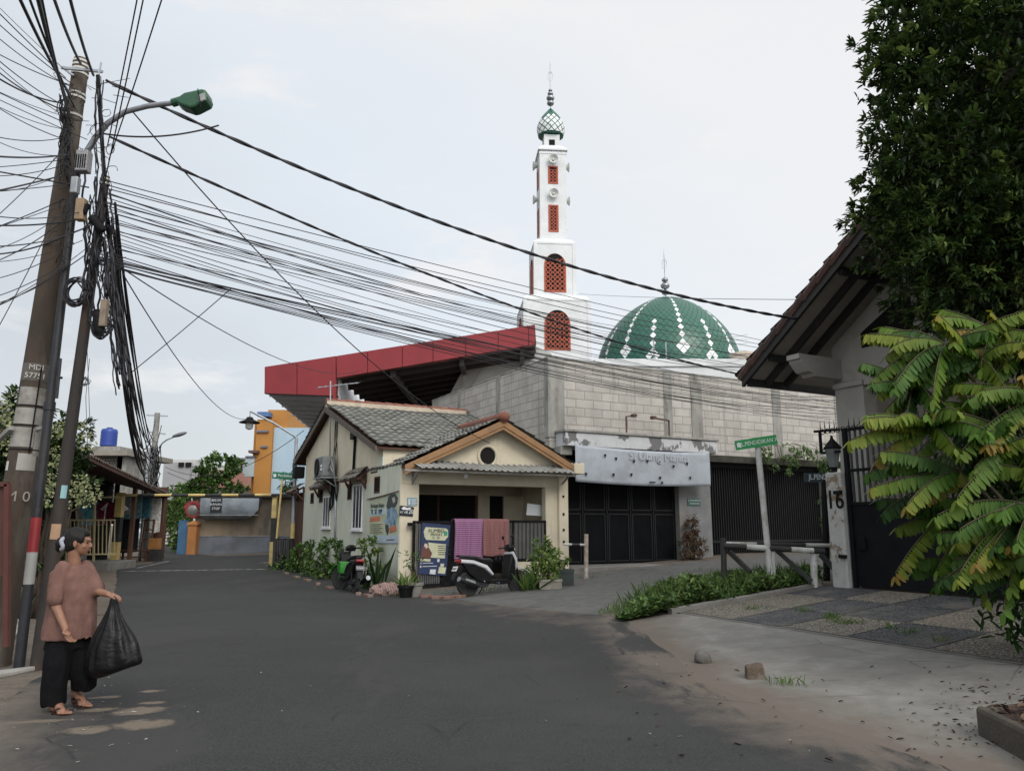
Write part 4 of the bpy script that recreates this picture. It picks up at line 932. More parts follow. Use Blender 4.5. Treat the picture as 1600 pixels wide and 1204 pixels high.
# roof: boards, rafters, verge, tiles
s_ = .715
b = HB(); b.extr([(11.0, VE-.05, ZE+.02), (11.0, VR, ZR+.0), (11.0, VR, ZR+.04), (11.0, VE-.05, ZE+.06)], (9, 0, 0)); b.extr([(11.0, VR, ZR), (11.0, -1.1, ZE+.0), (11.0, -1.1, ZE+.04), (11.0, VR, ZR+.04)], (9, 0, 0)); b.build('eave_boards', SOFW, rh)
b = HB()
for u in (11.45, 11.95):
    b.beam((u, VE-.1, ZE-.05), (u, VR, ZR-.07), .07, .13)
for v in (10.3, 8.6, 6.8): b.beam((11.02, v, gz(v)-.1), (12.3, v, gz(v)-.1), .08, .12)
b.beam((11.0, VE-.03, ZE-.02), (20, VE-.03, ZE-.02), .05, .22)
b.build('rafters', DW, rh)
b = HB(); b.extr([(10.92, VE+.05, ZE-.14), (10.92, VR, ZR-.1), (10.92, VR, ZR+.14), (10.92, VE+.05, ZE+.1)], (.07, 0, 0)); b.extr([(10.92, VR, ZR-.1), (10.92, -1.15, ZE-.1), (10.92, -1.15, ZE+.12), (10.92, VR, ZR+.14)], (.07, 0, 0)); b.build('verge_board', DW, rh)
RT = mat('brown_tile', (.1,.055,.045), (.065,.04,.035), 7, .85, .25, c3=(.05,.045,.04), s3=2)
b = HB(); tiles(b, (19.5, VE+.12, ZE+.03), (-8.62,0,0), (0, VR-VE-.12, (VE+.12-VR)*s_), 34, 19, (0, s_, 1), .05, .05); b.build('roof_tiles', RT, rh, fix=False)
b = HB(); tiles(b, (10.88, -1.25, ZE), (8.62,0,0), (0, VR+1.25, (VR+1.2)*s_), 34, 17, (0, -s_, 1), .05, .05); b.build('far_roof_tiles', RT, rh, fix=False)
b = HB()
for i in range(19):
    v = VE+.1-i*.33; z = ZE+.12+(VE-v)*s_; b.tube([(10.95, v, z-.02), (10.95, v-.37, z+.37*s_+.03)], [.085, .1], 8)
b.build('verge_tiles', RT, rh, smooth='auto')
# gate pillar with number
gp = thing('gate_pillar', 'flaking white gate pillar bearing the black house number', 'pillar', W(11.32, 9.3, .45), ANG)
FLK = mat('flaking_white', (.4,.4,.385), (.33,.33,.315), 5, .85, .1)
overlay(FLK, (.19,.14,.1), lambda nt: noise_fac(nt, 3.2, .54, .57))
b = HB(); b.box(11.18, 11.5, 9.04, 9.36, .2, 2.4); b.build('shaft', FLK, gp, bevel=.02)
_l = Vector((SA, -CA, 0))
text('16', .46, W(11.175, 9.18, 1.92), _l, _z, BLACK, gp, 'number', .012, sx=.8)
b = HB(); b.beam((11.15, 9.02, .98), (11.15, 9.16, .98), .05, .06); b.beam((11.15, 9.02, 2.05), (11.15, 9.17, 2.05), .05, .06); b.build('hinge', BLACK, gp)
ln = thing('wall_lantern', 'old dark lantern with a peaked cap on top of the gate pillar', 'lantern', W(11.35, 9.3, 2.4), ANG)
b = HB(); b.lathe([(.16,.42),(.17,.44),(.03,.6),(.02,.66)], 6, (11.35, 9.3, 2.4)); b.lathe([(.05,0),(.05,.06),(.08,.1)], 8, (11.35, 9.3, 2.4)); b.build('cap', BLACK, ln)
b = HB(); b.lathe([(.08,.1),(.14,.42)], 6, (11.35, 9.3, 2.4)); b.build('glass', mat('old_glass', (.16,.17,.17), (.1,.11,.11), 6, .3), ln)
gg = thing('driveway_gate', 'tall black driveway gate with sheet metal below and spiked bars above', 'gate', W(11.3, 6, .45), ANG)
GB = mat('gate_black', (.005,.0055,.0065), (.008,.0085,.01), 3, .55, spec=.1)
b = HB(); b.box(11.3, 11.34, .5, 9.02, .5, 1.86); b.build('sheet', GB, gg)
b = HB()
for z in (1.86, 2.42, 3.12): b.beam((11.3, .5, z), (11.3, 9.0, z), .05, .05)
b.beam((11.3, 8.98, .45), (11.3, 8.98, 3.15), .07); b.beam((11.29, 7.0, .45), (11.29, 7.0, 3.15), .06)
b.beam((11.3, 9.1, 3.14), (11.3, 9.62, 3.16), .04); b.beam((11.3, 9.1, 2.76), (11.3, 9.5, 2.76), .04); b.beam((11.3, 9.5, 2.76), (11.3, 9.5, 3.16), .04)
b.build('frame', GB, gg)
b = HB()
for i in range(79):
    v = 8.9 - i*.108; b.beam((11.32, v, 1.88), (11.32, v, 3.12), .03); b.tube([(11.32, v, 3.1), (11.32, v, 3.22), (11.32, v, 3.32)], [.015, .012, .002], 5)
for k in range(4): v = 9.2+k*.1; b.tube([(11.32, v, 3.1), (11.32, v, 3.22), (11.32, v, 3.34)], [.013, .01, .002], 5)
b.build('bars', paint('bar_black', (.035,.036,.038), .5), gg)
b = HB()
for i in range(40):
    v = 9.45-i*.108; b.tube([(11.31, v+.045*math.cos(t), 3.14+.045*math.sin(t)) for t in np.linspace(0, 6.28, 9)], .008, 4)
b.build('scrolls', GB, gg)
b = HB(); b.box(11.26, 11.3, 8.72, 8.86, 1.1, 1.3); b.build('lock', GB, gg)
# compound wall behind the weeds, going away along the side street
cw = HB(); cw.box(11.5, 22, 9.35, 9.5, .2, 1.6); tag(cw.build('compound_wall', GCONC, origin=tuple(W(14, 9.4, .4))), 'low grey compound wall beside the house running away from the gate pillar', 'wall')
# ------------------------------------------------------------------ left side of the road and the far end of the street
YEL = mat('yellow_paint', (.55,.42,.16), (.47,.36,.14), 4, .6, c3=(.32,.25,.13), s3=3); BLK2 = mat('black_band', (.02,.02,.02), (.03,.03,.028), 5, .7)
def banded(parent, p, q, w, cuts, mats, name='post', rnd=False):
    """a post in painted bands: each colour band is a part"""
    p, q = Vector(p), Vector(q)
    for i in range(len(cuts)-1):
        a, b_ = p.lerp(q, cuts[i]), p.lerp(q, cuts[i+1]); b = MB()
        b.tube([a, b_], w/2, 12) if rnd else b.beam(a, b_, w)
        b.build('yellow_band' if mats[i] is YEL else 'black_band' if mats[i] is BLK2 else 'white_band' if mats[i] is WHITE else 'band', mats[i], parent, smooth='auto')
pl, pr = G(178, 886), G(424, 884)
bg = thing('height_barrier', 'yellow and black striped height barrier spanning the road on square posts', 'barrier', pl)
tl, tr = at(189, 771, pl.y), at(430, 773, pr.y)
banded(bg, pl - Vector((0,0,.1)), tl + Vector((0,0,.04)), .24, [0, .36, .68, 1], [YEL, BLK2, YEL])
banded(bg, pr - Vector((0,0,.1)), tr + Vector((0,0,.02)), .16, [0, .36, .68, 1], [YEL, BLK2, YEL])
p0, p1 = tl + Vector((.05,-.1,-.06)), tr + Vector((.5,-.1,-.0))
cuts = [0, .1, .2, .3, .4, .5, .6, .7, .8, .9, 1]; banded(bg, p0, p1, .1, cuts, [YEL, BLK2]*5, rnd=True)
p2 = at(413, 890, pr.y+.2)
# street sign on a thin leaning post by the barrier
gs = thing('street_sign', 'small green street sign on a thin post by the height barrier', 'street sign', G(436, 884))
b = MB(); b.tube([at(428, 884, 27.4), at(441, 748, 27.4)], .035, 8); b.build('post', YEL, gs)
b = MB(); c = at(444, 743, 27.35); b.beam(c+Vector((-.42,0,.03)), c+Vector((.3,.1,-.03)), .03, .24); b.build('plate', paint('sign_green', (.02,.16,.09)), gs)
text('Jl. Pendidikan', .12, c+Vector((.0,-.025,0)), (1,.1,-.06), (0,0,1), WHITE, gs); b = MB(); b.box(c.x-.36,c.x-.28,c.y-.06,c.y-.03,c.z-.05,c.z+.06); b.build('emblem', WHITE, gs)
# lamp on a galvanised post with a long arm
lp = thing('gooseneck_lamp', 'dark shaded street lamp hanging from a long galvanised arm beside the cream house', 'street lamp', G(455, 888))
g = G(455, 888); tp = at(463, 683, g.y)
banded(lp, g, g.lerp(tp, .34), .15, [0, .33, .66, 1], [YEL, BLK2, YEL], rnd=True)
ar = at(391, 642, g.y-.6)
b = MB(); b.tube([g.lerp(tp, .34), tp], [.07, .055], 10); b.build('post', GALV, lp, smooth='auto')
b = MB(); b.tube([tp, tp.lerp(ar, .5)+Vector((0,0,.05)), ar], .038, 8); b.tube([ar, ar-Vector((0,0,.28))], .02, 6); b.build('arm', GALV, lp, smooth='auto')
b = MB(); b.lathe([(.03,0),(.1,-.02),(.14,-.1),(.34,-.19),(.36,-.22),(.3,-.2),(.12,-.16)], 18, ar-Vector((0,0,.2))); b.build('shade', BLACK, lp, smooth='auto')
b = MB(); b.lathe([(.11,-.17),(.14,-.3),(.12,-.42),(.04,-.46)], 14, ar-Vector((0,0,.2))); b.build('globe', mat('lamp_glass', (.5,.52,.52), (.42,.44,.44), 4, .2), lp, smooth=True)
# small railing between the two posts
rl = thing('pavement_railing', 'low black and rusty railing between the barrier post and the lamp post', 'railing', G(442, 886))
b = MB(); y = g.y-.6
for i, px in enumerate((428, 433, 439, 444, 449, 454)): b.beam(at(px, 886, y), at(px+2, 841, y), .05 if i % 2 else .1)
b.beam(at(427, 842, y), at(457, 842, y), .05); b.beam(at(427, 872, y), at(457, 872, y), .04); b.build('bars', BLK2, rl)
# end wall across the road, with roof strip, dado and a metal tank
STAIN = mat('stained_plaster', (.27,.215,.15), (.2,.16,.115), 1.1, .92, .15, c3=(.09,.08,.065), s3=.45, stretch=(1,1,.45)); DADO = mat('blue_grey_dado', (.16,.175,.2), (.13,.145,.165), 1.5, .85, c3=(.1,.105,.115), s3=.8)
e0, e1 = G(300, 866), G(462, 860); d_ = (e1-e0); d_.z = 0
ew = thing('end_wall', 'stained brown wall with a blue grey dado closing the end of the road', 'wall', e0)
n_ = Vector((-d_.y, d_.x, 0)).normalized()*.2; e1 = e0 + d_*1.3
def wall_seg(a, c, z0, z1, off, m, name, par):
    b = MB(); o_ = -n_.normalized()*off; b.extr([a+o_+Vector((0,0,z0)), c+o_+Vector((0,0,z0)), c+o_+Vector((0,0,z1)), a+o_+Vector((0,0,z1))], n_); return b.build(name, m, par)
wall_seg(e0, e1, .9, 3.0, 0, STAIN, 'plaster', ew); wall_seg(e0, e1, -.1, .93, .05, DADO, 'dado', ew); wall_seg(e0, e1, .93, .97, .08, GCONC, 'capping', ew)
for t in (.62,):
    q = e0.lerp(e1, t); b = MB(); b.beam(q-n_*.6+Vector((0,0,-.1)), q-n_*.6+Vector((0,0,.93)), .3, .16); b.build('pilaster', DADO, ew)
b = MB(); a_, c_ = e0 - n_*2.2 - d_*.02 + Vector((0,0,2.95)), e1 - n_*2.2 + Vector((0,0,2.95)); b.extr([a_, c_, c_+Vector((0,0,.22)), a_+Vector((0,0,.12))], n_*6); b.build('roof_strip', mat('tar_roof', (.05,.048,.045), (.035,.034,.032), 3, .9), ew)
tk = thing('metal_tank', 'half round grey metal tank hung on the brown end wall under the roof strip', 'tank', e0 + Vector((0,0,1.9)))
b = MB(); a0 = e0.lerp(e1, .07) - n_*.5; a1 = e0.lerp(e1, .50) - n_*.5; k = Vector((0,0,1)); nn = n_.normalized()
pro = [(0, 2.88), (-.7, 2.88), (-.72, 2.3), (-.62, 2.02), (-.4, 1.86), (0, 1.8)]
def tb(a): return [a + nn*x + k*z for x, z in pro]
A, B_ = tb(a0), tb(a1); B_[3:] = [p_ + (a1-a0).normalized()*-.55*(i+1)/2.2 for i, p_ in enumerate(B_[3:])]
b.add(A+B_, [(i, i+1, 7+i, 6+i) for i in range(5)] + [(0,1,2,3,4,5), (11,10,9,8,7,6), (5,0,6,11)]); b.build('shell', mat('dull_metal', (.3,.34,.37), (.24,.27,.3), 2.5, .5, metal=.4, c3=(.17,.19,.2), s3=1.2), tk, smooth='auto')
b = MB(); b.beam(a0 - nn*.75 + k*2.02, a1 - nn*.75 + k*2.02, .05, .03); b.build('rim', GALV, tk)
c = at(338, 787, 38.2); bs = thing('black_notice', 'small black hanging notice with white lettering under the striped barrier beam', 'notice', c)
b = MB(); b.box(c.x-.28, c.x+.28, c.y-.02, c.y+.02, c.z-.44, c.z+.38); b.build('plate', INK, bs)
for dz, tx in ((.18, 'BELOK'), (-.02, 'KANAN'), (-.22, 'STOP')): text(tx, .16, c+Vector((0,-.025,dz)), (1,0,0), (0,0,1), WHITE, bs)
# orange pillar with convex mirror, blue gate
p = G(303, 866); op = thing('orange_pillar', 'orange painted gate pillar at the mouth of the alley', 'pillar', p)
ORA = mat('orange_paint', (.36,.15,.045), (.3,.125,.04), 3, .75, c3=(.36,.18,.08), s3=1.5)
b = MB(); b.box(p.x-.24, p.x+.22, p.y-.45, p.y, p.z-.1, p.z+1.5); b.build('shaft', ORA, op, bevel=.02)
b = MB(); b.box(p.x-.29, p.x+.27, p.y-.5, p.y+.05, p.z+1.5, p.z+1.6); b.add([(p.x-.29,p.y-.5,p.z+1.6),(p.x+.27,p.y-.5,p.z+1.6),(p.x+.27,p.y+.05,p.z+1.6),(p.x-.29,p.y+.05,p.z+1.6),(p.x,p.y-.22,p.z+1.75)],[(0,1,4),(1,2,4),(2,3,4),(3,0,4)]); b.build('cap', ORA, op)
cm = thing('convex_mirror', 'round convex traffic mirror with a red hood above the orange pillar', 'mirror', p + Vector((0,0,1.7)))
c = at(302, 797, p.y-.3)
b = MB(); b.tube([p+Vector((.0,-.2,1.6)), at(300, 778, p.y-.2)], .05, 8); b.build('post', WHITE, cm)
b = MB(); b.lathe([(0,.12),(.2,.09),(.33,.03),(.36,0),(.36,-.04)], 28, c, (.25,-1,-.1)); b.build('glass', mat('mirror_grey', (.2,.19,.18), (.16,.155,.15), 2, .3, metal=.3), cm, smooth='auto')
b = MB(); b.lathe([(.36,-.03),(.4,.0),(.4,.03),(.36,.05)], 28, c, (.25,-1,-.1))
for i in range(12):
    a = math.radians(20+i*12); q = c+Vector((math.cos(a)*.39,-.1,math.sin(a)*.39)); b.beam(q, q+Vector((math.cos(a+.2)*.0+ -math.sin(a)*.1,0,math.cos(a)*.1)), .2, .03, (0,1,0))
b.build('red_hood', paint('hood_red', (.25,.035,.035)), cm)
q0 = G(291, 866); bl = thing('blue_gate', 'blue sheet gate leaf beside the orange pillar', 'gate', q0)
b = MB(); b.extr([q0+Vector((-.55,.1,0)), q0+Vector((.05,-.1,0)), q0+Vector((.05,-.1,1.75)), q0+Vector((-.55,.1,1.75))], (.02,.05,0))
for i in range(5): x = q0 + Vector((-.52+.13*i, .08-.04*i, 0)); b.beam(x, x+Vector((0,0,1.75)), .03)
b.build('leaf', mat('blue_gate', (.06,.15,.26), (.05,.12,.21), 2, .6), bl)
# sandbags
b = None; c = G(263, 852); s_i = 0
SACK = mat('white_sack', (.55,.55,.53), (.42,.42,.4), 5, .9, .3)
for k in range(5):
    for i in range(2 if k < 4 else 1):
        b = MB(); z = .14+.25*k; q = c + Vector((-.32+.62*i+R.uniform(-.06,.06), R.uniform(-.1,.1), z))
        b.ball(q, (.4,.28,.15), 12, 6, Matrix.Rotation(R.uniform(-.15,.15), 3, 'Y')); tag(b.build('sack', SACK, smooth=True, origin=tuple(q)), 'full white sack in the pile at the alley edge', 'sack', 'white sacks piled beside the alley')
# orange and blue building
gy = 52; ob = thing('orange_blue_building', 'tall orange and pale blue building behind the end wall', 'building', at(430, 772, gy)*Vector((1,1,0)) if False else Vector((at(430,772,gy).x, gy, 0)))
P_ = lambda px, py, Y=gy: at(px, py, Y)
def slab(px0, py0, px1, py1, Y, dep, name, m, par):
    a, c = at(px0, py0, Y), at(px1, py1, Y); b = MB(); b.box(a.x, c.x, Y, Y+dep, min(a.z,c.z), max(a.z,c.z)); return b.build(name, m, par)
LBL = mat('pale_blue_wall', (.36,.47,.55), (.33,.44,.52), 1, .8, c3=(.3,.4,.47), s3=.3)
ORW = mat('orange_wall', (.4,.185,.045), (.36,.165,.04), 1, .8)
slab(417, 668, 500, 800, gy, 8, 'blue_wall', LBL, ob); slab(402, 655, 419, 800, gy-.3, 8.4, 'orange_wall', ORW, ob); slab(398, 662, 402.5, 800, gy+.2, 6, 'orange_side', ORW, ob)
slab(419, 640, 450, 668, gy+.2, 8, 'orange_parapet', ORW, ob); BLT = paint('blue_trim', (.08,.16,.33)); GRT = paint('grey_trim', (.14,.14,.18))
slab(402, 643, 420, 650, gy-.6, 3, 'blue_cap', BLT, ob); slab(400, 672, 419, 675, gy-.45, .2, 'trim', GRT, ob); slab(407, 696, 417, 699, gy-.45, .2, 'trim', GRT, ob); slab(388, 703, 402, 707, gy-.8, 2, 'window_shade', paint('shade_maroon', (.12,.06,.06)), ob)
slab(384, 714, 396, 744, gy-.4, .3, 'window', mat('pale_pane', (.4,.46,.48), (.36,.42,.44), 2, .3), ob); slab(383, 712, 398, 714.5, gy-.5, .5, 'window_trim', GRT, ob)
# far buildings
fb = thing('grey_block', 'plain grey flat roofed block far down the street behind the poles', 'building', Vector((at(285,770,80).x, 80, 0)))
slab(256, 722, 292, 800, 80, 10, 'wall', mat('far_grey', (.3,.3,.31), (.26,.26,.27), .5, .9), fb); slab(264, 718, 306, 728, 80.5, 10, 'parapet', mat('far_pale', (.42,.42,.41), (.38,.38,.37), .5, .9), fb); slab(292, 727, 306, 800, 80.6, 9, 'side_wall', mat('far_pale2', (.38,.38,.38), (.34,.34,.34), .5, .9), fb)
for px in (279, 290): slab(px, 722, px+7, 729, 79.8, .3, 'window', DARK, fb)
rr = thing('red_roof_house', 'low house with a rusty red hipped roof behind the green tree', 'house', Vector((at(345,770,65).x, 65, 0)))
RR = mat('rust_roof', (.19,.075,.055), (.15,.065,.05), 2, .9, c3=(.11,.07,.06), s3=.8)
b = MB(); A = [at(285,762,63), at(398,762,63), at(398,762,63)+Vector((0,9,0)), at(285,762,63)+Vector((0,9,0))]; T = [at(318,735,67), at(368,733,67)]
b.add(A+T, [(0,1,5,4),(1,2,5),(2,3,4,5),(3,0,4)]); b.build('roof', RR, rr); slab(290, 762, 394, 800, 63.6, 8, 'wall', mat('far_wall', (.36,.33,.29), (.3,.28,.25), 1, .9), rr)
pb = thing('pale_terrace_building', 'pale distant building with a roof terrace left of the orange building', 'building', Vector((at(375,760,75).x, 75, 0)))
slab(357, 718, 396, 800, 75, 8, 'wall', mat('far_white', (.45,.46,.47), (.4,.41,.42), 1, .9), pb); slab(352, 715, 384, 718, 74, 6, 'terrace_slab', GRT, pb)
for px in (356, 366, 381): slab(px, 718, px+1.2, 735, 74.2, .2, 'terrace_post', GALV, pb)
# house on the left with a low brown roof and a shed front
e0_, e1_ = at(100, 694, 17.0), at(266, 774, 36)
sh = thing('roadside_house', 'low brown tiled house with a dark open front along the left of the road', 'house', Vector((e0_.x-2, 26, 0)))
ax_ = (e1_-e0_); nrm = Vector((-ax_.y, ax_.x, 0)).normalized()
b = MB(); upv = (nrm*3.6+Vector((0,0,.95))); tiles(b, e0_, ax_, upv, 62, 10, Vector((0,0,1)), .04, .04); b.build('roof', mat('brown_pantile', (.13,.08,.062), (.085,.06,.05), 5, .9, .3, c3=(.17,.15,.13), s3=1.5), sh, fix=False)
b = MB(); b.extr([e0_-Vector((0,0,.02)), e0_+upv-Vector((0,0,.02)), e0_+upv-Vector((0,0,.1)), e0_-Vector((0,0,.1))], ax_); b.build('roof_underside', WOOD, sh)
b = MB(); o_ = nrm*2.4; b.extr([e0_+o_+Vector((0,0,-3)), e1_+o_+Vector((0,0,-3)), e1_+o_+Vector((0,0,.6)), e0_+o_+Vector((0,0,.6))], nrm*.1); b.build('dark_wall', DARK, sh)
for t in (.62, .97):
    q = e0_.lerp(e1_, t)+nrm*.35; b = MB(); b.beam(Vector((q.x,q.y,0)), q-Vector((0,0,.1)), .13); b.build('post', WOOD, sh)
th = thing('tank_house', 'small house with a lattice wall and flat slab carrying the blue water tank', 'house', Vector((at(170,760,44).x, 44, 0)))
slab(136, 703, 198, 711, 43.5, 6, 'slab', mat('old_slab', (.25,.23,.2), (.2,.185,.16), 2, .9), th); slab(147, 697, 187, 704, 44, 4, 'tank_base', GCONC, th); slab(140, 711, 184, 800, 44.2, 4, 'lattice_wall', brick_mat('lattice', (.2,.19,.17), (.17,.16,.145), (.06,.055,.05), .16, .16, .03), th); slab(184, 711, 190, 800, 44.2, 4, 'side_wall', GCONC, th)
c = at(169, 697, 45); wt = thing('water_tank', 'blue plastic water tank on the flat slab roof', 'water tank', c)
BLU = mat('tank_blue', (.02,.05,.26), (.018,.045,.22), 2, .4)
b = MB(); b.lathe([(.44,0),(.46,.05)] + [(.46 if i % 2 else .445, .1+.1*i) for i in range(9)] + [(.4,1.0),(.2,1.04)], 20, c); b.build('body', BLU, wt, smooth='auto')
b = MB(); b.lathe([(.17,1.03),(.17,1.1),(.05,1.12)], 14, c); b.build('lid', BLU, wt)
gh = thing('grey_roof_house', 'house with a long dark grey corrugated roof behind the flowering shrub', 'house', Vector((-15, 24, 0)))
b = MB(); A, B2, C2, D2 = at(-80, 600, 21), at(140, 704, 25), at(-20, 745, 23), at(-180, 720, 20)
A = at(-120, 560, 24); B2 = at(140, 703, 24)
vs = []; ln_ = (B2-A)
b.grid(lambda s, t: A + ln_*s + Vector((-.6,-2.2,-1.6))*t + Vector((0,0,.03*math.sin(t*95))), 2, 90); b.build('roof', mat('grey_corrugated', (.1,.105,.11), (.075,.08,.085), 2, .8), gh)
b = MB(); b.box(A.x-2, A.x+2.6, 24.5, 30, 0, 3.6); b.build('wall', GCONC, gh)
# yellow iron fence
fz = thing('yellow_fence', 'pale yellow iron fence with a sloping top rail beside the height barrier', 'fence', Vector((at(145,868,27).x, 27, 0)))
YF = mat('cream_iron', (.5,.42,.24), (.42,.35,.2), 5, .6)
fp_ = lambda px, py: at(px, py, 26.6 + (px-105)/80*.6)
b = MB(); b.beam(fp_(104, 812), fp_(181, 812), .05); b.beam(fp_(104, 866), fp_(181, 865), .05)
b.beam(fp_(112, 798), fp_(147, 778), .05); b.beam(fp_(147, 777), fp_(188, 776), .05); b.beam(fp_(146, 880), fp_(148, 777), .06); b.beam(fp_(103, 880), fp_(104, 811), .05); b.beam(fp_(119, 797), fp_(120, 811), .04)
b.build('rails', YF, fz)
b = MB()
for i in range(12): px = 110+i*6.3; b.beam(fp_(px-.6, 866), fp_(px, 812), .028)
b.build('bars', YF, fz)
b = MB(); a, c = G(142, 890), G(184, 890); b.box(a.x-2, c.x, 26.3, 28.2, -.05, .28); tag(b.build('step_slab', CONC, bevel=.02), kind='structure')
# clothes hanging in front of the shed
def shirt(px, py, w_, h_, Y, m, label, sleeves=True, open_=False):
    c = at(px, py, Y); b = MB(); hw = w_/2; sl = w_*.28 if sleeves else 0
    pts = [(-hw*.35,0),(-hw*.8,-.05),(-hw-sl,-.32*h_),(-hw-sl*.4,-.4*h_),(-hw,-.28*h_),(-hw*1.02,-h_),(hw*1.02,-h_*.98),(hw,-.28*h_),(hw+sl*.4,-.4*h_),(hw+sl,-.32*h_),(hw*.8,-.05),(hw*.35,0),(0,-.05)]
    if not sleeves: pts = [(-hw,0),(-hw*1.02,-h_),(0,-h_*1.01),(hw*1.02,-h_*.98),(hw,0)]
    ang = R.uniform(-.5, .5); b.extr([c+Vector((x*math.cos(ang), x*math.sin(ang)-.03*math.sin(x*20), z)) for x, z in pts], (.03*math.sin(ang), .05, 0))
    tag(b.build('hanging_shirt' if sleeves else 'hanging_cloth', m, origin=tuple(c)), label, 'laundry', 'laundry hanging by the roadside house')
cl = lambda c: mat('cloth', tuple(min(.8, k*1.6) for k in c), tuple(k*.7 for k in c), 8, .95)
shirt(145, 784, .62, .85, 29.0, cl((.16,.42,.5)), 'light blue shirt hanging behind the yellow fence'); shirt(156, 786, .5, .8, 29.1, cl((.5,.38,.04)), 'mustard yellow shirt hanging between blue and maroon shirts')
shirt(167, 783, .62, .85, 29.0, cl((.16,.02,.045)), 'maroon shirt hanging beside the mustard one'); shirt(179, 784, .6, .8, 29.1, cl((.62,.55,.62)), 'pale lilac white shirt nearest the barrier post')
shirt(196, 776, .5, .75, 33, cl((.36,.38,.4)), 'pale grey cloth hanging right of the barrier post', False); shirt(209, 775, .7, .95, 33.2, cl((.13,.24,.26)), 'patterned teal cloth hanging under the eave', False); shirt(223, 776, .7, .9, 33.4, cl((.05,.14,.18)), 'dark teal cloth hanging under the eave', False)
shirt(202, 800, .9, 1.7, 33.6, cl((.015,.016,.02)), 'long black cloth hanging under the eave', False); shirt(245, 778, .42, 1.5, 34.5, cl((.52,.5,.46)), 'long white cloth hanging on the wooden post', False)
b = MB(); b.tube([at(112, 781, 28.6), at(150, 783, 29.05), at(186, 783, 29.05)], .012, 5); b.tube([at(186, 774, 32.6), at(250, 774, 34.6)], .012, 5)
tag(b.build('clothes_line', BLACK), 'thin line carrying the laundry in front of the roadside house', 'clothes line')
# wooden post with bench, chair, parked motorbike, box in front of the shed
q = G(242, 868); q = Vector((q.x*.9, q.y*.9, 0)); b = MB(); b.box(q.x-.24, q.x+.24, q.y, q.y+.4, 0, 1.5); b.box(q.x-.2, q.x+.2, q.y+.02, q.y+.38, 1.5, 3.2)
tag(b.build('timber_post', WOOD, origin=(q.x, q.y, 0)), 'thick dark timber post at the mouth of the alley', 'post')
c = at(208, 874, 33); c.z = 0; be = thing('bench', 'dark wooden bench standing in front of the roadside house', 'bench', c)
b = MB(); b.box(c.x-.6, c.x+.7, c.y-.2, c.y+.2, .42, .48); b.build('seat', WOOD, be)
for sx in (-.52, .6):
    for sy in (-.15, .15): b = MB(); b.beam((c.x+sx, c.y+sy, 0), (c.x+sx, c.y+sy, .43), .07); b.build('leg', WOOD, be)
b = MB(); b.box(c.x-.5, c.x+.6, c.y-.15, c.y+.15, .16, .2); b.build('shelf', WOOD, be)
ch = thing('ladder_rack', 'tall dark wooden rack leaning behind the bench', 'rack', c+Vector((.35,.4,0)))
b = MB()
for x in (0, .38): b.beam((c.x+.05+x, c.y+.5, 0), (c.x+.1+x, c.y+.6, 1.75), .06)
for z in (.9, 1.3, 1.7): b.beam((c.x+.05, c.y+.55, z), (c.x+.5, c.y+.55, z), .05)
b.build('frame', WOOD, ch)
b = MB(); b.box(c.x+.62, c.x+1.05, c.y-.1, c.y+.2, .5, .95); tag(b.build('wooden_box', mat('orange_wood', (.3,.14,.04), (.22,.1,.03), 6, .7), origin=(c.x+.8, c.y, .5), bevel=.01), 'orange brown wooden box on the end of the bench', 'box')
b = MB(); b.box(c.x+.55, c.x+1.1, c.y-.1, c.y+.3, 0, .48); tag(b.build('dark_crate', BLK2, origin=(c.x+.8, c.y, 0)), 'dark crate under the orange brown box', 'crate')
# white parked car in the alley
c = at(222, 830, 56); c.z = .25
car = thing('parked_car', 'small white car parked far down the alley', 'car', c, math.radians(25))
CM = lambda: MB(XF[car.name]); CW = paint('car_white', (.6,.62,.63), .3)
b = CM(); prof = [(-1.9,.3),(-1.95,.75),(-1.75,.95),(-1.2,1.02),(-.75,1.45),(.9,1.48),(1.6,1.0),(1.95,.85),(1.95,.3)]
b.extr([(-.8, x, z) for x, z in prof], (1.6, 0, 0)); b.build('body', CW, car, bevel=.06)
b = CM(); b.extr([(-.81, x, z) for x, z in [(-1.05,1.03),(-.68,1.38),(.82,1.4),(1.35,1.03)]], (1.62,0,0)); b.extr([(-.68,-1.23,1.05),(.68,-1.23,1.05),(.6,-.8,1.41),(-.6,-.8,1.41)], (0,-.02,.01)); b.build('window', GLASS, car)
for sx in (-.78, .62):
    for y in (-1.2, 1.25): b = CM(); b.lathe([(.31,0),(.31,.16)], 18, (sx, y, .31), (1,0,0)); b.build('wheel', RUBBER, car)
for sx in (-.6, .45): b = CM(); b.box(sx, sx+.18, -1.97, -1.9, .62, .78); b.build('headlight', GLASS, car)
# far concrete pole with small lamp
def pole_at(px, py_top, Y, r0, r1, z0=0): t = at(px, py_top, Y); return Vector((t.x+.0, Y, z0)), t
b0, t0 = pole_at(246, 645, 36, .17, .12); fpole = thing('far_utility_pole', 'grey concrete utility pole wrapped in cables at the alley mouth', 'utility pole', b0)
b = MB(); b.tube([b0, t0], [.17, .12], 14); b.build('shaft', GCONC, fpole, smooth='auto')
b = MB(); b.beam(t0+Vector((-.5,0,-.1)), t0+Vector((.5,0,-.15)), .06); b.beam(t0+Vector((-.35,0,-.9)), t0+Vector((.45,0,-1)), .06); b.build('crossarm', STEEL, fpole)
b = MB()
for i in range(16):
    x = R.uniform(-.3,.35); b.tube([t0+Vector((x+R.uniform(-.1,.1), -.15+R.uniform(-.1,.2), -1.6-1.2*k+R.uniform(-.1,.1))) for k in np.linspace(0, 2.6, 6)], .02, 5)
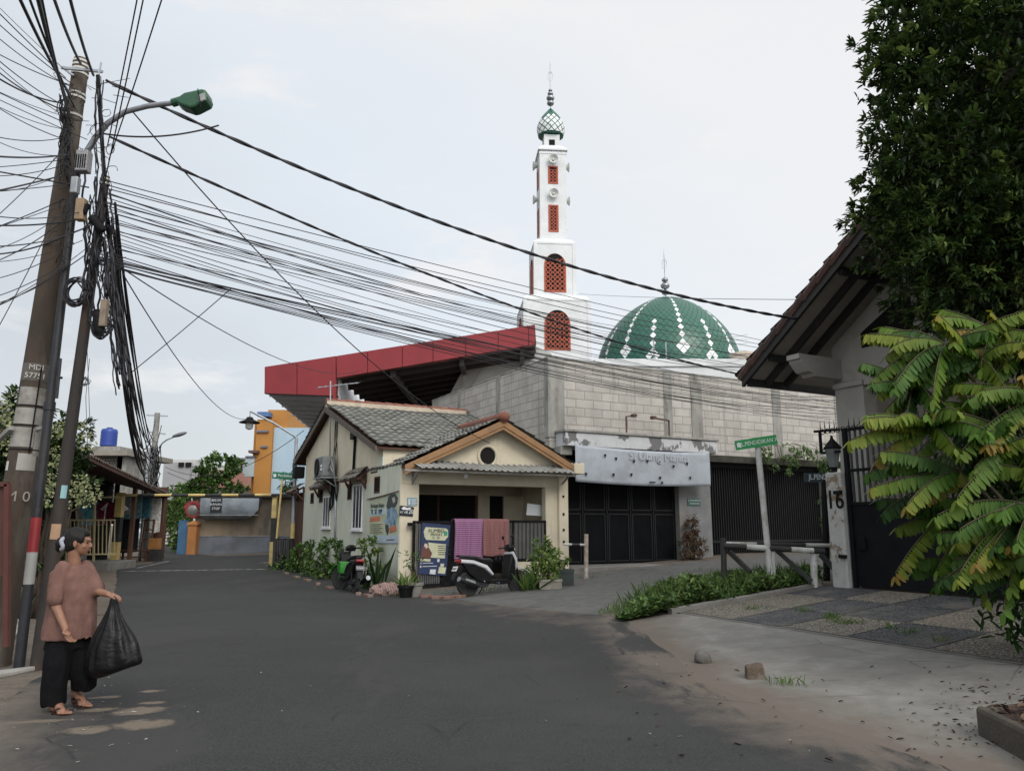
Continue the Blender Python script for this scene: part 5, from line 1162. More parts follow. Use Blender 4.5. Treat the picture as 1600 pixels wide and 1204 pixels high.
for i in range(5): c = t0+Vector((R.uniform(-.1,.3),-.2,-1.9-R.random()*2)); b.tube([c+Vector((.16*math.cos(t),0,.2*math.sin(t))) for t in np.linspace(0, 6.28, 12)], .015, 4)
b.build('wound_cables', BLACK, fpole)
a = at(254, 690, 35.8); l_ = at(275, 681, 35.6); fl = thing('small_street_lamp', 'slim grey street lamp reaching out from the far concrete pole', 'street lamp', a)
b = MB(); b.tube([a+Vector((-.15,0,-.3)), a+Vector((0,0,-.05)), a+Vector((.2,0,.1)), l_], .035, 6); b.build('arm', GALV, fl, smooth=True)
b = MB(); d = (l_-a).normalized(); b.ball(l_+d*.2, (.36,.14,.09), 12, 8, Matrix.Rotation(-.3, 3, 'Y')); b.build('lamp_head', paint('lamp_grey', (.16,.17,.18)), fl, smooth=True)
b0, t0 = pole_at(233, 700, 34.5, .1, .1); b = MB(); b.tube([b0, t0], .075, 10); tag(b.build('thin_pole', GALV, smooth='auto', origin=tuple(b0)), 'thin dark steel pole just left of the far concrete pole', 'pole')
# ------------------------------------------------------------------ utility poles, street lamp and cables on the left
PW = mat('brown_pole', (.075,.055,.04), (.045,.035,.028), 5, .9, .3, c3=(.16,.145,.12), s3=1.3, stretch=(1,1,.3)); PB = mat('black_pole', (.013,.014,.018), (.02,.021,.025), 4, .5, .1, c3=(.035,.028,.022), s3=2); PR = mat('rusty_pole', (.02,.018,.017), (.035,.027,.022), 4, .8, .2, c3=(.07,.035,.02), s3=1.4, stretch=(1,1,.4))
PAPER = mat('old_paper', (.3,.29,.27), (.22,.21,.19), 9, .9, .1, c3=(.12,.1,.08), s3=4); WPAINT = paint('white_stencil', (.5,.49,.46), .8)
class Pole:
    def __init__(s, base_px, top_px, Yb, r0, r1):
        s.b = at(*base_px, Yb); s.b.z = max(s.b.z-.1, -.15); s.t = at(*top_px, Yb); s.r0, s.r1 = r0, r1
    def at(s, f): return s.b.lerp(s.t, f)
    def fy(s, py):                                         # fraction of the pole at a picture row, found by bisection
        lo, hi = 0., 1.
        for i in range(40):
            m = (lo+hi)/2; p = s.at(m); d = p-EYE; yy = 602 - 1200*d.dot(_U)/d.dot(_F)
            if yy > py: lo = m
            else: hi = m
        return lo
    def r(s, f): return s.r0 + (s.r1-s.r0)*f
    def shaft(s, mat, parent, name='shaft', f0=0, f1=1, off=0, n=20):
        b = MB(); m = max(2, int(24*(f1-f0))); b.tube([s.at(f0+(f1-f0)*i/m) for i in range(m+1)], [s.r(f0+(f1-f0)*i/m)+off for i in range(m+1)], n); return b.build(name, mat, parent, smooth='auto')
    def patch(s, y0, y1, a0, a1, mat, parent, name, off=.004, label=None):
        """a sheet wrapped round the camera side; angles from the direction to the viewer"""
        f0, f1 = s.fy(y1), s.fy(y0); ax = (s.t-s.b).normalized(); fw = (EYE - s.at((f0+f1)/2)); fw = (fw - ax*fw.dot(ax)).normalized(); sd = ax.cross(fw)
        b = MB(); 
        def fn(i, j):
            f = f0+(f1-f0)*j; a = math.radians(a0+(a1-a0)*i); return s.at(f) + (fw*math.cos(a) + sd*math.sin(a))*(s.r(f)+off)
        b.grid(fn, 10, 4); return b.build(name, mat, parent, smooth=True, fix=False)
    def front(s, y):
        f = s.fy(y); ax = (s.t-s.b).normalized(); fw = EYE-s.at(f); fw = (fw-ax*fw.dot(ax)).normalized(); return s.at(f)+fw*(s.r(f)+.012), ax, fw
p1 = Pole((-13, 1042), (128, 94), 8.72, .18, .088)
up1 = thing('utility_pole', 'thick brown weathered utility pole with pasted papers and white wire bands at its top', 'utility pole', p1.b)
p1.shaft(PW, up1)
for y in (100, 106, 112, 119, 150, 156, 184): 
    f = p1.fy(y); p1.shaft(WPAINT, up1, 'wire_band', f, f+.0035, .008)
p1.patch(570, 597, -75, 70, paint('stencil_ground', (.11,.1,.09), .9), up1, 'number_plate')
q, ax, fw = p1.front(577); rt = ax.cross(fw) * 1
text('MDI', .085, q, rt, ax, WPAINT, up1); q, ax, fw = p1.front(590); text('57751', .085, q, rt, ax, WPAINT, up1)
p1.patch(607, 635, -60, 75, PAPER, up1, 'paper'); p1.patch(639, 664, -70, 60, PAPER, up1, 'paper'); p1.patch(669, 699, -75, 30, PAPER, up1, 'paper'); p1.patch(669, 712, 32, 75, PAPER, up1, 'paper')
p1.patch(709, 735, -20, 55, paint('painted_patch', (.33,.32,.29), .9), up1, 'painted_patch', .003); p1.patch(722, 736, -75, -55, WPAINT, up1, 'painted_patch', .003)
q, ax, fw = p1.front(776); text('M 0', .16, q, rt, ax, paint('faint_white', (.27,.25,.22), .9), up1)
for y in (636, 666, 704):
    f = p1.fy(y); p1.shaft(BLACK, up1, 'strap', f, f+.002, .006)
b = MB(); f0, f1 = p1.fy(708), p1.fy(575); b.tube([p1.front(y)[0]+rt*.05+Vector((0,0,0)) for y in (575, 610, 650, 690, 708)], .008, 5); b.build('wire', BLACK, up1)
b = MB(); q = p1.front(672)[0]; b.beam(q-rt*.15, at(-5, 690, 8.7), .05); b.beam(p1.at(p1.fy(672)), at(66, 668, 8.65), .04); b.build('cross_brace', GCONC, up1)
# black lamp pole with red and white rings
p2 = Pole((29, 1046), (121, 262), 8.5, .054, .042)
sl = thing('street_lamp', 'black street lamp pole with red and white rings, curved arm and green head', 'street lamp', p2.b)
p2.shaft(PB, sl, 'pole')
p2.shaft(paint('ring_red', (.22,.02,.024), .5), sl, 'red_ring', p2.fy(862), p2.fy(808), .003); p2.shaft(paint('ring_white', (.3,.3,.295), .5), sl, 'white_ring', p2.fy(912), p2.fy(862), .003)
f = p2.fy(634); p2.shaft(PB, sl, 'pole_joint', f-.008, f+.008, .012)
b = MB(); A_ = [(125,262,8.5),(135,238,8.5),(150,214,8.48),(168,193,8.46),(195,175,8.42),(230,166,8.38),(278,160,8.3)]
b.tube([at(x, y, Y) for x, y, Y in A_], [.036,.036,.035,.034,.033,.032,.03], 10); b.build('arm', mat('arm_grey', (.26,.27,.29), (.2,.21,.23), 6, .5, metal=.3), sl, smooth='auto')
LG = mat('lamp_green', (.02,.085,.042), (.016,.068,.034), 5, .45)
hd = thing('x', 'x', 'x') if False else None
b = MB(); dp = Vector((.0,.2,.0)); o_ = [at(x, y, 8.15) for x, y in ((272,157),(276,152),(287,144),(314,138),(321,139),(324,151),(322,157),(302,167),(296,168),(281,163))]
b.extr(o_, dp); lh = b.build('lamp_head', LG, sl, bevel=.025)
b = MB(); b.extr([at(x, y, 8.13) for x, y in ((309,148),(319,145),(321,155),(311,159))], (0,.03,0)); b.build('lens', mat('lens_grey', (.3,.31,.3), (.22,.23,.22), 12, .3), lh)
b = MB(); b.beam(at(309,139,8.12), at(314,168,8.12), .008, .01); b.build('seam', BLACK, lh)
b = MB(); b.tube([at(270,161,8.3), at(284,157,8.28)], .05, 10); b.build('socket', LG, lh)
b = MB(); q = at(131,252,8.42); b.box(q.x-.07,q.x+.07,q.y-.06,q.y+.06,q.z-.14,q.z+.12)
b.build('ballast_box', mat('ballast', (.3,.3,.31), (.2,.2,.21), 30, .5), sl, bevel=.01)
b = MB()
for i in range(5): b.box(q.x-.06+.026*i,q.x-.048+.026*i,q.y-.066,q.y-.06,q.z-.11,q.z+.06)
b.build('grille', BLACK, sl)
b = MB(); b.tube([at(94,560,8.38), at(88,622,8.38)], .02, 6); b.tube([at(88,590,8.38), at(97,590,8.38)], .015, 6); b.build('side_bar', PB, sl)
# third pole, slim and rusty, with a cable riser above
p3 = Pole((58, 1046), (165, 276), 8.5, .078, .048)
up3 = thing('steel_pole', 'slim dark rusty steel pole right of the red ringed lamp pole', 'utility pole', p3.b)
p3.shaft(PR, up3); 
for y in (282, 289): f = p3.fy(y); p3.shaft(WPAINT, up3, 'wire_band', f, f+.004, .008)
p3.patch(758, 778, -10, 40, paint('sticker_blue', (.22,.4,.42)), up3, 'sticker'); p3.patch(818, 842, -50, 30, mat('cardboard', (.36,.23,.14), (.3,.19,.12), 6, .9), up3, 'cardboard')
b = MB(); b.tube([at(163,275,8.45), at(158,200,8.45), at(153,118,8.45)], .024, 8); b.build('riser_pipe', BLACK, up3)
b = MB(); b.beam(at(96,106,8.6), at(160,112,8.5), .03, .03); b.beam(at(100,108,8.6), at(116,118,8.6), .02); b.beam(at(154,118,8.45), at(158,98,8.45), .016); b.build('crossarm', STEEL, up3)
# ------------------------------------------------------------------ cables
CABLE = mat('cable_black', (.012,.012,.016), (.02,.02,.024), 3, .6)
def cable(a, c, sag, r, label, group, twist=False, n=28, name='cable'):
    a, c = Vector(a), Vector(c)
    def P(t): return a.lerp(c, t) - Vector((0,0,4*sag*t*(1-t)))
    b = MB()
    if twist:
        N = 150
        for ph in (0, math.pi):
            pts = []
            for i in range(N+1):
                t = i/N; k = ph + t*(c-a).length*9; pts.append(P(t) + Vector((0, math.cos(k), math.sin(k)))*r*.75)
            b.tube(pts, r, 5)
    else: b.tube([P(i/n) for i in range(n+1)], r, 5)
    o = b.build(name, CABLE, smooth=True, origin=tuple(a), fix=False); return tag(o, label, 'cable', group)
cable(at(166,126,8.6), at(1245,498,13.0), .42, .016, 'thickest twisted cable swooping from the pole top past the minaret to the right roof', None, True)
cable(at(172,214,8.5), at(1310,607,22.0), .62, .013, 'second thick cable sagging from the pole under the lamp arm down to the block wall', None, True)
cable(at(205,172,8.5), at(765,692,17.6), .5, .009, 'steep thin cable dropping from the lamp arm to the cream house roof', None)
cable(at(192,428,8.5), at(393,652,28.2), .6, .008, 'thin cable dropping from the pole to the gooseneck lamp', None)
cable(at(205,582,14), at(362,450,14), .02, .009, 'short straight wire crossing the sky diagonally beside the poles', None)
cable(at(185,415,8.5), at(560,580,27.5), .5, .008, 'thin cable running from the pole to the red canopy', None)
cable(at(150,207,8.48), at(342,196,8.9), .1, .011, 'loose cable hanging under the lamp arm and joining the thick one', None)
cable(at(905,459,30), at(1262,468,13), .05, .006, 'thin level wire between the minaret and the right roof', None)
cable(at(258,730,36), at(1300,650,60), .3, .01, 'x', None) if False else None
cable(at(258,729,36), at(475,672,27), .9, .012, 'single wire from the far concrete pole to the canopy corner', None)
cable(at(262,738,36), at(470,768,40), .5, .012, 'lower wire from the far concrete pole past the blue wall', None)
fan = 'thin cables fanning from the pole over the cream house'
fl_ = 'thin black cable fanning from the pole across to the block wall'
for i in range(24):
    y0 = 284 + i*5.2 + R.uniform(-2, 2); y1 = 556 + i*4.0 + R.uniform(-9, 9)
    cable(at(165-(y0-276)*.139+R.uniform(0,5), y0, 8.47), at(1312, y1, 22.4), R.uniform(.05, .7), R.choice((.0045, .0055, .0065)), fl_, fan)
for i in range(7):
    cable(at(151+R.uniform(0,4), 402+i*1.8, 8.46), at(1314, 628+i*6+R.uniform(-3,3), 22.4), R.uniform(.1,.4), .0065, 'thicker black cable in the dense bundle low in the fan', 'dense cable bundle over the cream house')
for i in range(5):
    cable(at(163-i*1.9, 300+i*14, 8.47), at(1168, 520+i*10+R.uniform(-4,4), 30), R.uniform(.2,.9), .006, 'thin cable of the fan that ends behind the right roof beside the dome', 'thin cables ending behind the right roof')
down = 'cables swooping down to the far concrete pole'
for i in range(15):
    cable(at(158+R.uniform(0,26), 300+R.uniform(0,140), 8.45), at(241+R.uniform(-2,12), 652+R.uniform(0,95), 35.8), R.uniform(.5, 2.3), R.choice((.014,.016,.02)), 'black cable swooping steeply from the near poles to the far concrete pole', down)
over = 'thick cables passing overhead at the upper left'
for (x0,y0,x1,y1,Y1,r) in ((112,152,18,-30,5.6,.016),(118,170,36,-30,5.6,.012),(105,160,50,-40,5.4,.018),(108,176,56,-40,5.6,.014),(126,100,72,-40,5.8,.016),(146,118,100,-40,5.8,.016),(110,190,60,-30,5.2,.01)):
    cable(at(x0,y0,8.55), at(x1,y1,Y1), .05, r, 'thick dark cable rising overhead from the top of the brown pole', over)
for (x0,y0,x1,y1,Y1) in ((168,228,222,-40,6),(160,300,232,-40,6),(170,250,262,-30,6.2)):
    cable(at(x0,y0,8.5), at(x1,y1,Y1), .04, .007, 'thin wire rising overhead to the right of the brown pole', 'wires rising overhead right of the pole')
left = 'cables leading left from the poles out of the picture'
for i in range(34):
    y0 = 110 + i*8.5 + R.uniform(-12, 12); y1 = y0 - 160 + i*7 + R.uniform(-50, 60)
    cable(at(112+R.uniform(-16,30), y0, 8.5), at(-60, y1, R.uniform(5.5, 9)), R.uniform(0,.12), R.choice((.004,.005,.006,.009)), 'dark cable leading left from the poles out of view', left)
for (x0,y0,x1,y1) in ((95,395,-30,440),(90,430,-30,480),(100,412,-30,470),(85,340,-30,560),(120,210,-30,360)):
    cable(at(x0,y0,8.4), at(x1,y1,8), .05, .005, 'thin pale wire going left below the main bundle', 'thin wires low on the left')
# the tangle strapped to the poles: nobody could count it
b = MB()
def wob(px, y0, y1, amp, r, Y=8.4, dx=0):
    n = 16; ph = R.uniform(0,6); b.tube([at(px+dx*i/n+amp*math.sin(ph+i*.6)*(.4+.6*math.sin(i*1.7+ph)), y0+(y1-y0)*i/n, Y+.05*math.sin(i+ph)) for i in range(n+1)], r, 5)
for i in range(6): wob(152+R.uniform(-5,9), 112+R.uniform(0,30), 300+R.uniform(0,60), 3, R.choice((.005,.006,.008)), dx=R.uniform(0,12))
for i in range(20): wob(138+R.uniform(-8,34), 300+R.uniform(-40,60), 430+R.uniform(0,90), 5, R.choice((.006,.008,.012)), dx=R.uniform(-2,18))
for i in range(16): wob(166+R.uniform(-6,12), 390+R.uniform(0,50), 560+R.uniform(0,70), 3, R.choice((.007,.01,.013)), dx=R.uniform(18,40))
for i in range(10): wob(98+R.uniform(-8,14), 140+R.uniform(0,30), 250+R.uniform(0,50), 5, R.choice((.006,.01)), Y=8.5, dx=R.uniform(0,14))
for i in range(26):
    c = at(R.choice((R.uniform(85,110), R.uniform(125,182))), R.uniform(130,420), 8.4); rr_ = R.uniform(.03,.11); a = R.uniform(0,3)
    b.tube([c+Vector((rr_*math.cos(t)*math.cos(a), rr_*.3*math.sin(t+a), rr_*math.sin(t)*R.uniform(.9,1.1))) for t in np.linspace(0, R.uniform(4,6.3), 12)], R.choice((.004,.006)), 4)
for i in range(30):
    c = at(R.uniform(85,180), R.uniform(110,440), 8.42); b.tube([c, c+Vector((R.uniform(-.15,.15), 0, R.uniform(-.05,.1))), c+Vector((R.uniform(-.25,.3), 0, R.uniform(-.2,.15)))], .004, 4)
tag(b.build('cable_tangle', CABLE, smooth=True, origin=tuple(at(150,480,8.45)), fix=False), 'dense tangle of black cables, loops and loose ends strapped between the poles', 'cable tangle', kind='stuff')
def coil(px, py, R_, n, r, label, Y=8.35):
    b = MB(); c = at(px, py, Y)
    for i in range(n):
        k = R_*(1-.09*(i % 5)); ph = R.uniform(0,6); b.tube([c+Vector((k*math.cos(t)*.8+.01*math.sin(3*t+ph), .02*math.sin(t*2+ph)-.012*(i % 3), k*math.sin(t)+.01*math.cos(2*t+ph))) for t in np.linspace(0, 6.28, 22)], r, 5)
    tag(b.build('cable_coil', CABLE, smooth=True, origin=tuple(c), fix=False), label, 'cable coil')
coil(119, 456, .17, 11, .008, 'bulky coil of black cable hung between the brown and slim poles'); coil(160, 510, .14, 8, .008, 'smaller coil of black cable low on the slim rusty pole'); coil(134, 596, .05, 5, .003, 'tiny coil of thin wire dangling beside the slim pole', 8.4)
b = MB(); b.tube([at(136,540,8.4), at(138,590,8.4), at(140,650,8.4), at(128,668,8.4)], .003, 4); b.tube([at(140,560,8.4), at(134,620,8.4), at(137,700,8.4)], .003, 4); tag(b.build('loose_wire', CABLE, origin=tuple(at(136,600,8.4))), 'thin loose wire dangling beside the slim pole', 'wire')
def closure(px, py, L, r, label, m=BLACK, tilt=.2):
    c = at(px, py, 8.33); b = MB(); ax = Vector((tilt,0,-1)).normalized(); b.lathe([(r*.5,0),(r,.02)]+[(r if i % 2 else r*.9, .03+(L-.06)*i/8) for i in range(9)]+[(r*.6,L)], 14, c, ax); tag(b.build('splice_closure', m, smooth='auto', origin=tuple(c)), label, 'cable box')
closure(152, 484, .3, .06, 'ribbed black cable closure low on the slim pole'); closure(142, 338, .24, .05, 'dark cable closure slanting by the lamp pole', tilt=.9); closure(138, 318, .14, .03, 'narrow dark closure above the wooden reel', tilt=-.3)
c = at(127, 328, 8.35); b = MB(); b.box(c.x-.05,c.x+.05,c.y-.05,c.y+.05,c.z-.13,c.z+.13); tag(b.build('wooden_reel', mat('pale_wood', (.3,.22,.14), (.24,.17,.11), 9, .8), origin=tuple(c), bevel=.01), 'pale wooden cable reel strapped to the lamp pole', 'reel')
c = at(162, 490, 8.3); b = MB(); b.box(c.x-.03,c.x+.04,c.y-.04,c.y+.04,c.z-.15,c.z+.16); tag(b.build('junction_box', mat('dusty_box', (.24,.19,.14), (.15,.12,.1), 12, .9), origin=tuple(c), bevel=.01), 'dusty brown junction box on the slim rusty pole', 'junction box')
c = at(118, 290, 8.3); b = MB(); b.box(c.x-.04,c.x+.04,c.y-.04,c.y+.04,c.z-.1,c.z+.1); tag(b.build('meter_box', GALV, origin=tuple(c), bevel=.01), 'small grey metal box on the brown pole', 'meter box')
# red brown board at the very left
c = at(4, 800, 8.0); bd = thing('board_post', 'red brown framed board cut off at the left beside the brown pole', 'board', Vector((c.x-.3, 8.0, 0)))
b = MB(); b.beam(at(10, 1010, 8.0), at(12, 756, 8.0), .05); b.beam(at(-60, 756, 8.0), at(13, 756, 8.0), .05); b.build('frame', mat('red_brown', (.085,.028,.022), (.065,.022,.018), 5, .8), bd)
b = MB(); b.extr([at(-60,760,8.02), at(8,760,8.02), at(8,900,8.02), at(-60,900,8.02)], (0,.02,0)); b.build('panel', mat('board_panel', (.07,.03,.024), (.055,.024,.02), 3, .85), bd)
# ------------------------------------------------------------------ trees and plants
rng = np.random.default_rng(11)
def leaf_mat(name, cols, rough=.5, trans=.25):
    """colour chosen by each leaf's own tint"""
    m = bpy.data.materials.new(name); m.use_nodes = True; nt = m.node_tree; b = nt.nodes['Principled BSDF']; b.inputs['Roughness'].default_value = rough; b.inputs['Specular IOR Level'].default_value = .35
    a = nd(nt, 'ShaderNodeAttribute', attribute_name='tint'); r = nd(nt, 'ShaderNodeValToRGB'); lk(nt, a.outputs['Fac'], r.inputs[0])
    el = r.color_ramp.elements
    for i, (p, c) in enumerate(cols):
        e = el[i] if i < 2 else el.new(p); e.position = p; e.color = (*c, 1)
    tr = nd(nt, 'ShaderNodeBsdfTranslucent'); lk(nt, r.outputs[0], b.inputs['Base Color']); lk(nt, r.outputs[0], tr.inputs[0])
    mx = nd(nt, 'ShaderNodeMixShader', i_0=trans); lk(nt, b.outputs[0], mx.inputs[1]); lk(nt, tr.outputs[0], mx.inputs[2]); lk(nt, mx.outputs[0], nt.nodes['Material Output'].inputs[0])
    return m
def norm(a): return a/np.maximum(np.linalg.norm(a, axis=1, keepdims=True), 1e-6)
def leaf_mesh(name, P, D, L, Wd, tint, m, parent=None, fold=.25, curl=.15, shape=(.35, .75), origin=None, up=None):
    """one folded six point blade per leaf: P base, D direction, L length, Wd width, tint 0..1"""
    n = len(P); D = norm(D); u = np.tile([0, 0, 1.], (n, 1)) + rng.normal(0, .25, (n, 3)) if up is None else up
    S = norm(np.cross(D, u)); N = np.cross(S, D); L = np.asarray(L).reshape(-1, 1); Wd = np.asarray(Wd).reshape(-1, 1); h = Wd/2
    a, c = shape; dr = -N*L*curl
    V = np.stack([P, P+D*L*a - S*h*.95 + N*h*fold, P+D*L*c - S*h*.75 + N*h*fold + dr*.45, P+D*L + dr, P+D*L*c + S*h*.75 + N*h*fold + dr*.45, P+D*L*a + S*h*.95 + N*h*fold], 1).reshape(-1, 3)
    if parent is not None:
        M = np.array(XF[parent.name].inverted()); V = V @ M[:3, :3].T + M[:3, 3]
    elif origin is not None: V = V - np.array(origin)
    me = bpy.data.meshes.new(name); me.vertices.add(6*n); me.vertices.foreach_set('co', V.astype(np.float32).ravel())
    base = (np.arange(n)*6)[:, None]; q = np.concatenate([base + [0, 3, 2, 1], base + [0, 5, 4, 3]], 1).reshape(-1)
    me.loops.add(8*n); me.loops.foreach_set('vertex_index', q.astype(np.int32)); me.polygons.add(2*n); me.polygons.foreach_set('loop_start', (np.arange(2*n)*4).astype(np.int32)); me.polygons.foreach_set('loop_total', np.full(2*n, 4, np.int32))
    me.update(calc_edges=True); me.validate()
    at_ = me.attributes.new('tint', 'FLOAT', 'POINT'); at_.data.foreach_set('value', np.repeat(np.asarray(tint, np.float32), 6))
    me.materials.append(m); o = bpy.data.objects.new(name, me); COL.objects.link(o)
    if parent is not None: o.parent = parent; XF[o.name] = XF[parent.name]
    elif origin is not None: o.location = origin
    return o
def blob(n, c, r, shell=.0, seed_scale=1.6, amp=.22):
    """points through an uneven ellipsoid; shell>0 keeps them near the surface"""
    d = norm(rng.normal(size=(n, 3))); rad = (shell + (1-shell)*rng.random(n)**(1/2.2))
    k = np.array([1 + amp*noise.noise(Vector(x)*seed_scale) + amp*.6*noise.noise(Vector(x)*seed_scale*2.7+Vector((5,1,2))) for x in d])
    return np.array(c) + d*(rad*k)[:, None]*np.array(r), d
def rosettes(T, D, per, L, spread=.9, droop=.0):
    n = len(T); d = np.repeat(norm(D), per, 0) + rng.normal(0, spread, (n*per, 3)); d[:, 2] -= droop
    p = np.repeat(T, per, 0) + rng.normal(0, .02, (n*per, 3)); return p, d
# the big dense tree over the right house
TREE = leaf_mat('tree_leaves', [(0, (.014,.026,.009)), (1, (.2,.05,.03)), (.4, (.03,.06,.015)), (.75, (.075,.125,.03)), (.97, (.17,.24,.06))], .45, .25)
tc_ = at(1500, 225, 10.2); tc_ = Vector((tc_.x+1.12, 10.1, tc_.z)); tb_ = Vector((8.1, 10.5, .4))
bt = thing('broadleaf_tree', 'tall dense dark green broadleaf tree hanging over the tiled roof at the right', 'tree', tb_)
b = MB(); b.tube([tb_, tb_+Vector((-.1,-.05,1.6)), Vector((7.7,10.3,3.4)), Vector((7.3,10.2,5.0)), tc_+Vector((0,0,.5))], [.26,.22,.19,.15,.07], 12)
BARK = mat('bark', (.075,.055,.04), (.045,.035,.028), 7, .95, .5, 30, stretch=(1,1,.3)); b.build('trunk', BARK, bt, smooth=True)
b = MB()
for i in range(22):
    a = rng.normal(size=3); a /= np.linalg.norm(a); a[2] = abs(a[2])*.7-.1
    s0 = Vector((7.5,10.2,3.6)).lerp(tc_, rng.random()); e_ = Vector(s0)+Vector((a[0]*2.1, a[1]*1.9, a[2]*2.6)); b.tube([s0, s0.lerp(e_, .5)+Vector((0,0,.15)), e_], [.07,.045,.012], 6)
b.build('limbs', BARK, bt, smooth=True)
T, D = [], []
for (c, r, n) in ((tc_, (2.35,2.1,3.3), 2300), (tc_+Vector((-.9,-.3,-1.7)), (1.45,1.3,1.35), 700), (tc_+Vector((-.75,-.1,1.0)), (1.5,1.4,1.9), 600), (tc_+Vector((-1.95,-.1,1.15)), (.32,.3,.28), 40), (tc_+Vector((.6,-.6,-2.2)), (1.7,1.4,1.2), 600), (tc_+Vector((.5,0,3.2)), (2.0,1.8,1.4), 500), (tc_+Vector((-1.35,-.3,-.7)), (1.05,1,1.2), 420), (tc_+Vector((-1.5,-.1,1.9)), (.75,.8,1.0), 220)):
    t, d = blob(n, c, r, .72, 2.1, .3); T.append(t); D.append(d)
T = np.concatenate(T); D = np.concatenate(D); D[:, 2] += .25
ok = T[:, 2] > 3.7; T, D = T[ok], D[ok]
P, Dd = rosettes(T, D, 13, .1, .65); n = len(P)
ti = np.clip(np.repeat(rng.normal(.53, .27, len(T)), 13) + rng.normal(0, .08, n), 0, .95); red = np.repeat(rng.random(len(T)) < .003, 13); ti[red] = 1
leaf_mesh('crown', P, Dd, rng.uniform(.09, .16, n), rng.uniform(.032, .05, n), ti, TREE, bt)
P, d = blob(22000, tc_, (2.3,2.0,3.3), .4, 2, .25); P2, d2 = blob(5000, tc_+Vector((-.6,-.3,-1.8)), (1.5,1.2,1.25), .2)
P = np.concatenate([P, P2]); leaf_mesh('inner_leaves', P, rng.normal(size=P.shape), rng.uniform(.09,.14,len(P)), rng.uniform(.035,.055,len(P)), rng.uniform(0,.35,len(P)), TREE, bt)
# the shrub with long feathered fronds in front of the gate
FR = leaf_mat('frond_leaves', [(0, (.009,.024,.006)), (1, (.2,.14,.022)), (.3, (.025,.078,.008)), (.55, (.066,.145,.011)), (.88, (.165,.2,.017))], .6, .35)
fs_ = thing('feather_leaf_shrub', 'tall shrub with long drooping feathered yellow green fronds in front of the black gate', 'shrub', Vector((5.55, 7.35, .2)))
STEM = mat('green_stem', (.07,.06,.03), (.05,.045,.025), 8, .9)
sb_ = MB(); rb_ = MB(); LP_, LD_, LL_, LW_, LT_ = [], [], [], [], []; LU_ = []
cent = [(1478,538,7.6,17,.9),(1560,520,7.9,12,.9),(1452,668,7.3,13,.75),(1600,560,7.6,12,.8),(1600,690,7.0,15,.9),(1530,640,7.9,10,.8),(1500,735,7.2,12,.95),(1615,790,6.8,16,.85),(1595,850,6.9,13,.75),(1540,800,7.5,10,.8),(1625,870,6.7,9,.65),(1430,600,7.8,8,.75),(1530,560,7.5,9,.8),(1490,800,7.6,9,.75),(1640,620,6.9,10,.9),(1520,870,7.6,7,.6)]
root = Vector((5.55, 7.35, .2))
for (px, py, Y, nf, Lf) in cent:
    c = at(px, py, Y); k = root + Vector((R.uniform(-.2,.1), R.uniform(-.3,.3), 0)); mid = k.lerp(c, .55)+Vector((.25, 0, .15)); pts = [k.lerp(mid, t).lerp(mid.lerp(c, t), t) for t in np.linspace(0, 1, 12)]
    sb_.tube(pts, [.035-.002*i for i in range(12)], 7)
    hi = py < 760
    for i in range(nf):
        az = math.pi + R.gauss(0, 1.05) if R.random() < .72 else R.uniform(0, 6.28); az += .25
        el = R.uniform(-.35, .75) if hi else R.uniform(-.5, .45); L = Lf*R.uniform(.65, 1.1); dr = R.uniform(.1, .5)
        d0 = Vector((math.cos(az)*math.cos(el), math.sin(az)*math.cos(el)*.8, math.sin(el))); m = 33; rp = []
        for j in range(m+1):
            t = j/m; rp.append(c + d0*L*t + Vector((0,0,-dr*L*t*t)))
        rb_.tube(rp[::2], .006, 4)
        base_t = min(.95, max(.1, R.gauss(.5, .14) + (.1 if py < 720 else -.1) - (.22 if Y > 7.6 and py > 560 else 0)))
        old = R.random() < .13
        for j in range(2, m+1):
            t = j/m; p = rp[j]; tg = (rp[j]-rp[j-1]).normalized(); sd = tg.cross(Vector((0,0,1))).normalized(); nr = sd.cross(tg)
            ll = .165*(1-.55*abs(t-.45)**1.5)*min(1, .4+t*3)*R.uniform(.9,1.1)*(.7+.25*Lf)
            for s in (-1, 1):
                LP_.append(p); LD_.append(sd*s*.36 - nr*.82 + tg*.2 + Vector((R.gauss(0,.11), R.gauss(0,.11), R.gauss(0,.11)))); LL_.append(ll); LW_.append(.042*R.uniform(.8,1.15)); LU_.append(nr + sd*s*.8)
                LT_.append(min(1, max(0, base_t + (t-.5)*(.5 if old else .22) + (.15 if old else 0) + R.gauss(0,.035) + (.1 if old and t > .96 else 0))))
            if j == m: LP_.append(p); LD_.append(tg-Vector((0,0,.4))); LL_.append(ll); LW_.append(.05); LT_.append(LT_[-1]); LU_.append(nr)
sb_.build('stems', STEM, fs_, smooth=True); rb_.build('frond_ribs', STEM, fs_, smooth=True)
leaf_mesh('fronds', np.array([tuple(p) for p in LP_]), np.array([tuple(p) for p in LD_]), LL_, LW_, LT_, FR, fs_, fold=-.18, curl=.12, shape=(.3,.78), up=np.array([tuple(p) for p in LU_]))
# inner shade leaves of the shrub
P, d = blob(4500, (5.3, 7.75, 1.75), (.95,.6,1.55), .1); leaf_mesh('inner_leaves', P, rng.normal(size=P.shape)-[0,0,.6], rng.uniform(.1,.17,len(P)), rng.uniform(.04,.055,len(P)), rng.uniform(0,.3,len(P)), FR, fs_)
